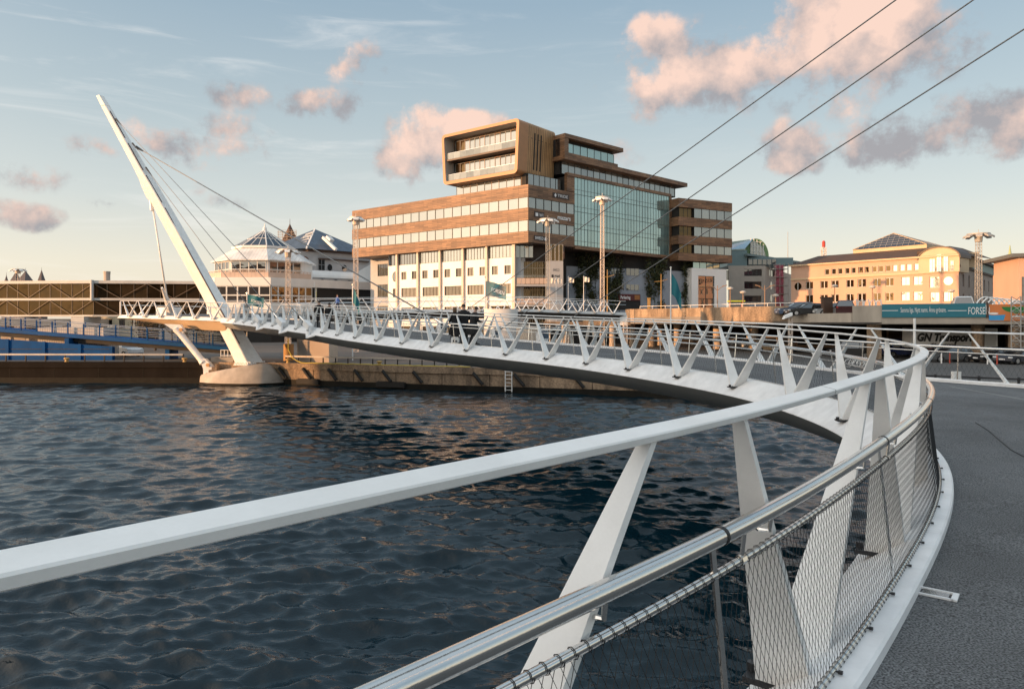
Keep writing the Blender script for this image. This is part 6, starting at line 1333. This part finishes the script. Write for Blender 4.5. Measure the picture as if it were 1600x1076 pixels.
lamp(949, 421, 115, 6.5, 'slim ochre lamp pole right of the tall floodlight mast', 3, mat('ochre_pole', (.4, .24, .08), .6)); lamp(1033, 428, 118, 6.5, 'slim orange lamp pole left of the limp teal flag', 3, mat('ochre_pole', (.4, .24, .08), .6))
lamp(1304, 449, 105, 6.5, 'thin street lamp before the left part of the peach building', 1); lamp(1363, 451, 100, 6.5, 'thin street lamp before the middle of the peach building', 1); lamp(1486, 457, 96, 6.5, 'thin street lamp before the right end of the peach building', 1)
x, Y = X(1231, 190), 190; mb = MB(); mb.tube([(x, Y, 15), (x, Y, Z(362, Y))], [.14, .06], 6); tag(mb.build('antenna_mast', lat_d), 'thin grey antenna mast above the arched roof building', 'antenna')
x, Y = X(1287, 210), 210; t_ = thing('striped_antenna', (x, Y, 10), 'red tipped antenna tower behind the peach building roof', 'antenna'); mb = MB(); lattice(mb, x, Y, 10, Z(386, Y), 1.2, 1.0, 14, .1); mb.build('lattice', lat_w, t_); mb = MB(); mb.lathe((x, Y, 0), [(.5, Z(386, Y)), (.5, Z(378, Y)), (.2, Z(376, Y))], 8); mb.build('red_tip', mat('signal_red', (.55, .06, .04), .5), t_)
x, Y = X(1429, 58), 58; mb = MB(); mb.tube([(x, Y, GZ-.03), (x, Y, Z(497, Y))], .1, 8); tag(mb.build('white_post', white), 'plain white post standing left of the truck trailer', 'post')
for px, Y, c, lb in ((1471, 66.5, white, 'white marker post before the grey estate car'), (1484, 66.3, mat('marker_red', (.5, .08, .05), .5), 'red marker post before the grey estate car'), (1543, 65, white, 'white marker post before the black car'), (1558, 64.6, mat('marker_red', (.5, .08, .05), .5), 'red marker post before the black car')):
    x = X(px, Y); mb = MB(); mb.lathe((x, Y, 0), [(.06, GZ-.02), (.06, GZ+.85), (.05, GZ+.95), (.02, GZ+.97)], 8); tag(mb.build('marker_post', c), lb, 'marker post')
# kerb, pipes and box on the right bank
mb = MB(); a, b = Vector((X(1250, 47), 47, GZ)), Vector((X(1640, 40), 40, GZ)); mb.bar(a+Vector((0, 0, .18)), b+Vector((0, 0, .18)), .5, .4); tag(mb.build('kerb_wall', concrete), 'low concrete kerb wall on the right bank beyond the bridge', 'kerb')
t_ = thing('pipe_rail', (X(1400, 44), 44, GZ), 'two dark horizontal pipes with a white box on the right bank', 'pipe rail')
for z in (GZ+.42, GZ+.75): mb = MB(); mb.tube([Vector((X(1250, 45.5), 45.5, z)), Vector((X(1640, 38), 38, z))], .06, 6); mb.build('pipe', darksteel, t_)
for px in (1300, 1360, 1440, 1507, 1570): mb = MB(); Y = 45.5-(X(px, 42)-X(1250, 45.5))*.52; x = X(px, Y); Y = 45.5+(38-45.5)*(x-X(1250, 45.5))/(X(1640, 38)-X(1250, 45.5)); mb.bar((x, Y, GZ-.02), (x, Y, GZ+.85), .1, .1, up=(1, 0, 0)); mb.build('post', darksteel, t_)
mb = MB(); c = W(1494, 587, 40.3); mb.box(c.x-.22, c.x+.22, c.y-.12, c.y+.12, c.z-.3, c.z+.25); mb.build('white_box', white, t_)
# lime canopy
x, Y = X(1150, 108), 108; t_ = thing('lime_canopy', (x, Y, 6.5), 'small stall canopy with a lime yellow roof on the elevated street', 'canopy'); mb = MB(); mb.box(x-1.1, x+1.1, Y-.9, Y+.9, Z(471.5, Y), Z(469.5, Y)); mb.build('roof', mat('lime', (.5, .55, .03), .5), t_)
for s in (-.9, .9): mb = MB(); mb.box(x+s-.08, x+s+.08, Y-.1, Y+.1, 6.48, Z(471.5, Y)); mb.build('post', mat('marker_red', (.5, .08, .05), .5), t_)
# bollards with lit sides on the street
for px, lb in ((1014, 'yellow square pillar on the street behind the parapet'), (1062, 'small orange pillar on the street behind the limp flag')):
    Y = 104; x = X(px, Y); mb = MB(); h = 3.0 if px < 1050 else 2.2; mb.box(x-.18, x+.18, Y-.18, Y+.18, 6.48, 6.5+h*.9); mb.box(x-.22, x+.22, Y-.22, Y+.22, 6.5+h*.9, 6.5+h*.95); tag(mb.build('street_pillar', mat('ochre_pole', (.4, .24, .08), .6)), lb, 'pillar')
# guard rail of the elevated street, thin
t_ = thing('street_railing', (X(1100, 96), 96, 7.7), 'thin pale railing on top of the sunlit street parapet', 'railing'); P = [(X(1000, 104.3), 104.3), (X(1060, 98.8), 98.8), (X(1120, 93.3), 93.3), (X(1180, 88.3), 88.3), (X(1240, 84.3), 84.3)]
mb = MB(); mb.tube([(x, y, 8.1) for x, y in P], .035, 5); mb.build('rail', white, t_)
for (a, b) in zip(P, P[1:]):
    for f in (0, .33, .67): x, y = a[0]+(b[0]-a[0])*f, a[1]+(b[1]-a[1])*f; mb = MB(); mb.box(x-.03, x+.03, y-.03, y+.03, 7.7, 8.1); mb.build('post', white, t_)
# ------------------------------------------------------------ vehicles
def paint(name, c): return mat('paint_'+name, c, .28, .1, var=.05, spec=.6)
tyre = mat('tyre', (.015, .015, .015), .8); rim = mat('rim', (.45, .45, .46), .3, .8); tailm = mat('tail_lamp', (.35, .02, .015), .3); headm = mat('head_lamp', (.75, .77, .78), .15)
def car(px, Y, zb, ang, kind, m, label, py=None):
    """profile lofted across the width: lower body, glasshouse, roof, wheels, lamps; x forward"""
    x = X(px, Y); t_ = thing('van' if kind == 'van' else 'parked_car', (0, 0, 0), label, 'van' if kind == 'van' else 'car', 'vehicles parked on and below the elevated street')
    if kind == 'van': Lc, Wc, H = 4.9, 1.9, 1.95; body = [(-2.4, .45), (-2.42, 1.05), (1.35, 1.08), (2.2, .95), (2.44, .75), (2.45, .42)]; gh = [(-2.36, 1.05), (-2.2, 1.84), (.8, 1.9), (1.55, 1.08)]; rfp = [(-2.2, 1.84), (-2.0, 1.95), (.6, 1.97), (.85, 1.89)]
    elif kind == 'suv': Lc, Wc, H = 4.5, 1.86, 1.66; body = [(-2.2, .5), (-2.25, 1.02), (1.0, 1.04), (2.0, .96), (2.22, .8), (2.25, .45)]; gh = [(-2.15, 1.02), (-1.75, 1.56), (.1, 1.6), (1.05, 1.04)]; rfp = [(-1.75, 1.56), (-1.4, 1.66), (-.2, 1.68), (.15, 1.59)]
    else: Lc, Wc, H = 4.5, 1.78, 1.47; body = [(-2.2, .42), (-2.25, .88), (.95, .92), (2.0, .80), (2.22, .66), (2.25, .36)]; gh = [(-2.12, .88), (-1.7, 1.36), (0, 1.42), (.98, .92)]; rfp = [(-1.7, 1.36), (-1.4, 1.45), (-.2, 1.48), (.05, 1.41)]
    W2 = Wc/2; prof = [(-2.2, .28)]+body+[(2.1, .25)]
    # wheel arches cut into the underside line
    under = []
    for xc in (1.38, -1.32): under += [(xc+.40*math.cos(R(a)), .27+.40*math.sin(R(a))) for a in (0, 30, 60, 90, 120, 150, 180)]
    P = prof+under
    mb = MB(); mb.loft([[(q[0]*.985, -W2*.93, q[1]*1.0) for q in P], [(q[0], -W2, q[1]*.99+.005) for q in P], [(q[0], W2, q[1]*.99+.005) for q in P], [(q[0]*.985, W2*.93, q[1]) for q in P]]); b = mb.build('body', m)
    g = MB(); g.loft([[(q[0], -W2*(.94 if i in (0, 3) else .72), q[1]) for i, q in enumerate(gh)], [(q[0], W2*(.94 if i in (0, 3) else .72), q[1]) for i, q in enumerate(gh)]]); gl = g.build('glasshouse', g_dark)
    r = MB(); r.loft([[(q[0], -W2*.72, q[1]) for q in rfp], [(q[0], -W2*.6, q[1]+.02) for q in rfp], [(q[0], W2*.6, q[1]+.02) for q in rfp], [(q[0], W2*.72, q[1]) for q in rfp]]); 
    for s in (-1, 1):
        for (a, bb) in ((0, 1), (2, 3)): r.bar((gh[a][0], s*W2*(.95 if a == 0 else .73), gh[a][1]), (gh[bb][0], s*W2*(.73 if bb == 1 else .95), gh[bb][1]), .07, .06)
        r.bar((-.75, s*W2*.95, gh[0][1]), (-.75, s*W2*.73, gh[1][1]+.02), .08, .05)
    rf_ = r.build('roof', m); ch_ = [b, gl, rf_]
    for xc in (1.38, -1.32):
        for s in (-1, 1):
            w_ = MB(); w_.tube([(xc, s*W2*.98, .33), (xc, s*(W2-.22), .33)], .33, 18); w = w_.build('wheel', tyre); k = MB(); k.tube([(xc, s*(W2*.98+.005), .33), (xc, s*(W2*.98-.03), .33)], .21, 14); kk = k.build('rim', rim); ch_.append(w); kk.parent = w; kk.location = Vector(kk.location)-Vector(w.location)
    for s in (-1, 1):
        l = MB(); l.box(2.06, 2.235, s*W2*.8-.16, s*W2*.8+.16, body[4][1]-.06, body[4][1]+.07); ch_.append(l.build('headlight', headm)); l = MB(); l.box(-2.265, -2.12, s*W2*.86-.1, s*W2*.86+.1, body[1][1]-.22, body[1][1]-.02); ch_.append(l.build('tail_light', tailm))
    l = MB(); l.box(2.2, 2.262, -.28, .28, .42, .54); ch_.append(l.build('number_plate', wink))
    for o in ch_: o.parent = t_
    t_.location = (x, Y, zb); t_.rotation_euler = (0, 0, R(ang)); return t_
car(194, 80, GZ, -30, 'suv', paint('white', (.7, .71, .72)), 'white off road car parked beside the blue hoarding on the left')
car(1481, 69, GZ, 185, 'estate', paint('grey', (.10, .105, .11)), 'dark grey estate car with visible rear wheel in front of the truck trailer')
car(1470, 73, GZ, 188, 'estate', paint('maroon', (.16, .012, .02)), 'maroon car half hidden behind the grey estate car'); car(1494, 76.5, GZ, 186, 'suv', paint('black', (.02, .02, .022)), 'black car with lit tail lamp in the row behind the grey estate car')
car(1556, 67.5, GZ, 190, 'estate', paint('black', (.02, .02, .022)), 'black car right of the stout round column'); car(1592, 65.5, GZ, 200, 'estate', paint('navy', (.03, .035, .05)), 'dark car partly cut by the brown pier on the right edge')
car(1330, 77, GZ, 160, 'van', paint('black', (.02, .02, .022)), 'dark van parked under the street behind the bridge railing'); car(1406, 79, GZ, 185, 'van', paint('blue', (.02, .04, .16)), 'dark blue van parked left of the truck trailer')
for px, Y, a, k, m_, lb in ((1120, 108, 10, 'estate', paint('blueg', (.12, .16, .24)), 'blue grey car on the street below the white block'), (1139, 104, 8, 'estate', paint('navy', (.03, .035, .05)), 'navy car on the street right of the white block'), (1190, 92, 5, 'estate', paint('blueg', (.12, .16, .24)), 'blue grey car roof above the shaded end of the parapet'),
    (1243, 84.5, 175, 'suv', paint('blueg', (.12, .16, .24)), 'blue car on the street at the bend in the parapet'), (1259, 82.0, 178, 'estate', paint('black', (.02, .02, .022)), 'black car seen over the low kerb wall, left of the dark box'), (1303, 80.5, 172, 'estate', paint('silver', (.35, .36, .37)), 'silver car behind the low kerb wall'), (1320, 78.6, 66, 'suv', paint('darkred', (.06, .02, .022)), 'dark estate seen from behind above the low kerb wall'),
    (1503, 75.2, 62, 'van', paint('white', (.7, .71, .72)), 'white van seen from behind above the teal banner')):
    car(px, Y, 6.5, a, k, m_, lb)
for px, Y, lb in ((1186, 100, 'sunlit parked car deep under the street behind the golden columns'), (1202, 92, 'tan van lit golden under the street'), (1150, 104, 'parked car under the street between golden columns'), (1215, 98, 'parked car under the street right of the golden van')): car(px, Y, GZ, 175, 'van' if 'van' in lb else 'estate', paint('tan', (.40, .27, .15)) if 'van' in lb else paint('silver', (.35, .36, .37)), lb)
mb = MB(); x = X(1292, 80); mb.box(x-.5, x+.5, 79.6, 80.4, 6.48, 8.5); mb.box(x-.6, x+.6, 79.5, 80.5, 8.5, 8.62); tag(mb.build('service_box', darkbrown), 'dark brown service box on the street between the parked cars', 'service box')
t_ = thing('bike_rack', (X(1350, 79.5), 79.5, 6.5), 'low white tubular rack on the street left of the teal banner', 'rack')
for k in range(5): mb = MB(); x = X(1330+k*9.5, 79.5); mb.tube([(x, 79.5, 6.48), (x+.1, 79.5, 8.1), (x+.6, 79.5, 8.35), (x+.75, 79.5, 6.48)], .06, 6); mb.build('hoop', white, t_)
# bicycles lying on the right bank
for px, Y, lb in ((1335, 61, 'white bicycle parked on the right bank, left one of two'), (1348, 60.4, 'white bicycle parked on the right bank, right one of two')):
    x = X(px, Y); t_ = thing('bicycle', (x, Y, GZ), lb, 'bicycle', 'bicycles on the right bank'); 
    for s in (-.52, .52):
        mb = MB(); mb.tube([(x+s+.33*math.cos(a), Y, GZ+.34+.33*math.sin(a)) for a in np.linspace(0, 2*math.pi, 17)], .022, 5); mb.build('wheel', white, t_)
    mb = MB(); A_, B_, C_, D2 = Vector((x-.52, Y, GZ+.34)), Vector((x-.05, Y, GZ+.36)), Vector((x-.2, Y, GZ+.85)), Vector((x+.36, Y, GZ+.85))
    for a, b in ((A_, B_), (B_, C_), (A_, C_), (C_, D2), (B_, D2), (D2, Vector((x+.52, Y, GZ+.34)))): mb.tube([a, b], .022, 5)
    mb.build('frame', white, t_); mb = MB(); mb.bar(C_+Vector((-.13, 0, .08)), C_+Vector((.13, 0, .08)), .14, .06); mb.build('saddle', darksteel, t_); mb = MB(); mb.tube([D2+Vector((.0, -.25, .16)), D2+Vector((0, 0, .12)), D2+Vector((0, .25, .16))], .018, 5); mb.build('handlebar', darksteel, t_)
# ------------------------------------------------------------ people
def skinned(name, V, E, rad, m, parent=None, root=0, sub=2):
    me = bpy.data.meshes.new(name); me.from_pydata([tuple(v) for v in V], E, []); o = bpy.data.objects.new(name, me); COL.objects.link(o)
    o.modifiers.new('skin', 'SKIN'); sm = o.modifiers.new('sub', 'SUBSURF'); sm.levels = sm.render_levels = sub
    for i, r in enumerate(rad): me.skin_vertices[0].data[i].radius = (r if isinstance(r, tuple) else (r, r)); me.skin_vertices[0].data[i].use_root = (i == root)
    dg = bpy.context.evaluated_depsgraph_get(); m2 = bpy.data.meshes.new_from_object(o.evaluated_get(dg)); nm = o.name; bpy.data.objects.remove(o)
    o = bpy.data.objects.new(name, m2); COL.objects.link(o); m2.materials.clear()
    for mm in (m if isinstance(m, list) else [m]): m2.materials.append(mm)
    m2.polygons.foreach_set('use_smooth', [True]*len(m2.polygons))
    if parent: o.parent = parent
    return o
def person(loc, face, h, label, coat, legs, hair, coat_len=.45, lean=0., head_turn=0., arms='front', stride=.12, longhair=False, bulk=1.):
    """face: heading in degrees (0 = +X). Local: x forward, y left. The body is one skinned surface; coat, trousers and hair are clothing over it"""
    t_ = thing('person', (0, 0, 0), label, 'person'); k = h/1.75; ln = R(lean)
    def up(x, y, z): d = max(0, z-.92); return Vector((x+d*math.sin(ln), y, .92+d*math.cos(ln) if z > .92 else z))*k
    V = []; E = []; Rd = []
    def add(p, r, par=None): V.append(p); Rd.append(r*k); (E.append((par, len(V)-1)) if par is not None else None); return len(V)-1
    pel = add(up(0, 0, .95), .125); wa = add(up(.0, 0, 1.12), .12, pel); chest = add(up(.01, 0, 1.32), .15, wa); nk = add(up(.0, 0, 1.47), .062, chest); hb_ = add(up(.02, 0, 1.56), .075, nk); ht = add(up(.03, 0, 1.67), .082, hb_)
    for s in (-1, 1):
        hip = add(up(0, s*.095, .90), .09, pel); kn = add(Vector((stride*s*.55+.03, s*.10, .49))*k, .062, hip); an = add(Vector((stride*s, s*.10, .09))*k, .042, kn); add(Vector((stride*s+.15, s*.11, .035))*k, .036, an)
        sh = add(up(0, s*.19, 1.40), .062, chest)
        if arms == 'front': el_ = add(up(.06, s*.25, 1.13), .047, sh); wr = add(up(.28, s*.18, 1.06), .034, el_); hd = up(.36, s*.15, 1.07)
        elif arms == 'chest': el_ = add(up(.08, s*.25, 1.14), .047, sh); wr = add(up(.26, s*.08, 1.27), .034, el_); hd = up(.30, s*.02, 1.31)
        else: el_ = add(up(-.02, s*.25, 1.13), .047, sh); wr = add(up(.05, s*.25, .88), .034, el_); hd = up(.08, s*.25, .80)
        pm = add(hd, .034, wr)
        d = (hd-V[wr]).normalized(); sd_ = Vector((0, s, 0)).cross(d).normalized() if abs(d.y) < .9 else Vector((0, 0, 1))
        for j, (o_, l_) in enumerate(((-.028, .07), (-.010, .082), (.010, .078), (.026, .062))):
            f1 = add(hd+sd_*o_*k+d*.045*k, .0095, pm); add(hd+sd_*o_*k+d*(.045+l_*.9)*k+Vector((0, -s*.012*k, -.015*k)), .0085, f1)
        add(hd+sd_*-.045*k+d*.02*k, .0105, pm)
    body = skinned('body', V, E, Rd, skin, t_)
    # clothing: coat/jacket as an open-bottomed lofted shell plus sleeves, trousers over the legs
    mb = MB(); rings = []
    for z, rx, ry in ((1.50, .075, .085), (1.45, .12, .175), (1.38, .155, .225), (1.25, .165, .225), (1.08, .155, .20), (.95, .17, .21), (.95-coat_len*.5, .185*bulk, .225*bulk), (.95-coat_len, .20*bulk, .245*bulk)):
        c = up(.0, 0, z); rings.append([c+Vector((rx*k*math.cos(a), ry*k*math.sin(a), .012*math.sin(a*5+z*9)*k)) for a in np.linspace(0, 2*math.pi, 18, endpoint=False)])
    mb.loft(rings, cap=False)
    for s in (-1, 1):
        if arms == 'front': A3 = [up(0, s*.17, 1.42), up(.02, s*.235, 1.27), up(.06, s*.255, 1.12), up(.17, s*.215, 1.085), up(.27, s*.18, 1.06)]
        elif arms == 'chest': A3 = [up(0, s*.17, 1.42), up(.03, s*.235, 1.27), up(.08, s*.255, 1.13), up(.18, s*.16, 1.20), up(.25, s*.085, 1.265)]
        else: A3 = [up(0, s*.17, 1.42), up(0, s*.235, 1.27), up(-.02, s*.255, 1.12), up(.02, s*.255, 1.0), up(.045, s*.25, .90)]
        mb.tube(A3, [.085*k, .078*k, .066*k, .058*k, .05*k], 10)
    o = mb.build('coat', coat, None, smooth=True); o.parent = t_
    mb = MB()
    for s in (-1, 1): mb.tube([up(0, s*.085, .96), Vector((stride*s*.3, s*.098, .70))*k, Vector((stride*s*.55+.03, s*.10, .49))*k, Vector((stride*s*.8, s*.10, .25))*k, Vector((stride*s, s*.10, .075))*k], [.105*k, .088*k, .07*k, .06*k, .055*k], 10)
    o = mb.build('trousers', legs, None, smooth=True); o.parent = t_
    mb = MB()
    for s in (-1, 1): mb.loft([[Vector((stride*s+dx, s*.105+dy, z))*k for dx, dy in ((-.08, -.04), (.06, -.05), (.19, -.035), (.2, .0), (.19, .035), (.06, .05), (-.08, .04))] for z in (.0, .05)]+[[Vector((stride*s+dx*.7-.01, s*.105+dy*.8, .10))*k for dx, dy in ((-.08, -.04), (.06, -.05), (.14, -.035), (.15, .0), (.14, .035), (.06, .05), (-.08, .04))]])
    o = mb.build('shoes', darksteel, None, smooth=40); o.parent = t_
    # head details: nose, eyes, mouth, ears, hair
    hc = up(.03, 0, 1.635); ht_ = Matrix.Rotation(R(head_turn), 3, 'Z')
    def hp2(x, y, z): return hc+ht_ @ Vector((x, y, z))*k
    mb = MB(); mb.loft([[hp2(.082, -.012, .015), hp2(.082, .012, .015), hp2(.08, 0, .02)], [hp2(.105, -.016, -.025), hp2(.105, .016, -.025), hp2(.112, 0, -.018)], [hp2(.08, -.012, -.035), hp2(.08, .012, -.035), hp2(.085, 0, -.03)]])
    for s in (-1, 1): mb.loft([[hp2(.0+a, s*.083, b) for a, b in ((-.02, -.03), (.015, -.02), (.015, .02), (-.015, .03))], [hp2(-.012+a, s*.10, b) for a, b in ((-.02, -.03), (.015, -.02), (.015, .02), (-.015, .03))]])
    o = mb.build('face', skin, None, smooth=True); o.parent = t_
    mb = MB()
    for s in (-1, 1): mb.lathe(hp2(.076, s*.03, .012), [(.003*k, -.008*k), (.011*k, -.004*k), (.011*k, .004*k), (.003*k, .008*k)], 8)
    mb.bar(hp2(.083, -.022, -.058), hp2(.083, .022, -.058), .012*k, .009*k); o = mb.build('eyes_and_mouth', mat('face_dark', (.10, .05, .045), .5), None); o.parent = t_
    mb = MB(); rings = []
    for th in np.linspace(0, R(112 if longhair else 88), 8):
        r = .104*math.sin(th)+.001; z = .008+.118*math.cos(th); rings.append([hp2(-.012+r*1.02*math.cos(a)*(1 if math.cos(a) < .2 else (1 if th < .9 else .55)), r*.98*math.sin(a), z) for a in np.linspace(0, 2*math.pi, 16, endpoint=False)])
    if longhair: rings.append([hp2(-.035+.09*math.cos(a)*(1 if math.cos(a) < 0 else .3), .095*math.sin(a), -.13) for a in np.linspace(0, 2*math.pi, 16, endpoint=False)])
    mb.loft(rings); o = mb.build('hair', hair, None, smooth=True); o.parent = t_
    t_.location = loc; t_.rotation_euler = (0, 0, R(face)); return t_
blk = mat('black_wool', (.010, .010, .011), .9); blk2 = mat('black_trousers', (.014, .014, .016), .8); hb1 = mat('hair_brown', (.05, .03, .018), .7); hb2 = mat('hair_dark', (.02, .015, .012), .7); hb3 = mat('hair_blond', (.14, .085, .045), .7)
def on_deck(px, Y):
    x = X(px, Y); d = np.hypot(inner.P[:, 0]-x, inner.P[:, 1]-Y); return Vector((x, Y, float(inner.zz[int(d.argmin())])))
person(on_deck(712, 32.9), 118, 1.76, 'person in long black coat with light brown hair, left of the group of three', blk, blk2, hb3, .5, 8, 0, 'front', .06, True, 1.4)
person(on_deck(725, 33.5), 105, 1.90, 'person in black coat standing in the middle of the group of three', blk, blk2, hb1, .46, 6, -30, 'front', .08, False, 1.4)
person(on_deck(739, 32.8), 35, 1.80, 'person with short dark hair and long black cape, right of the group of three', blk, blk2, hb2, .46, 10, 120, 'front', .22, False, 1.6)
person(on_deck(498.5, 46.0), 95, 1.80, 'person in black jacket and black trousers on the deck, left of the walking pair', blk, blk2, hb2, .12, 0, 0, 'side', .14)
person(on_deck(514, 46.6), 80, 1.68, 'person in black with legs apart on the deck, right of the walking pair', blk, blk2, hb2, .15, 4, 0, 'side', .2)
person(on_deck(384, 61.2), -60, 1.72, 'person in pale grey jacket with dark hair near the leaning mast', mat('pale_jacket', (.5, .49, .47), .8), mat('jeans', (.04, .05, .08), .8), hb2, .2, 0, 0, 'chest', .08)
ap_ = arm.at(float(as_[-1])*.147, 1.6, .03); person((X(527, ap_.y), ap_.y, ap_.z), 10, 1.76, 'person in bright blue shirt walking on the sunlit second arm', mat('blue_shirt', (.05, .13, .42), .8), mat('jeans', (.04, .05, .08), .8), hb3, .08, 0, 0, 'front', .2)
# black and white bag leaning on the edge beside the group
s_ = inn(705); c = inner.at(s_, .22, .09); bg_ = thing('bag', c, 'small black and white bag standing at the deck edge left of the group of three', 'bag')
mb = MB(); mb.loft([[c+Vector((a*w, b*w*.6, z)) for a, b in ((-1, -1), (1, -1), (1, 1), (-1, 1))] for z, w in ((0, .15), (.06, .19), (.2, .18), (.3, .13))]); mb.build('pouch', white, bg_, smooth=50)
mb = MB(); mb.loft([[c+Vector((a*w, b*w*.6-.01, z)) for a, b in ((-1, -1), (1, -1), (1, 1), (-1, 1))] for z, w in ((.3, .14), (.34, .17), (.45, .15), (.5, .1))]); mb.build('flap', blk, bg_, smooth=50)
mb = MB(); mb.tube([c+Vector((-.12, 0, .45)), c+Vector((-.18, 0, .62)), c+Vector((-.2, .02, .3)), c+Vector((-.18, .02, .02))], .025, 6); mb.build('strap', blk, bg_)
for dx, dz in ((-.06, .1), (.06, .09)): mb = MB(); mb.lathe(c+Vector((dx, -.125, dz)), [(.01, -.05), (.045, 0), (.01, .05)], 8); mb.build('patch', blk, bg_)
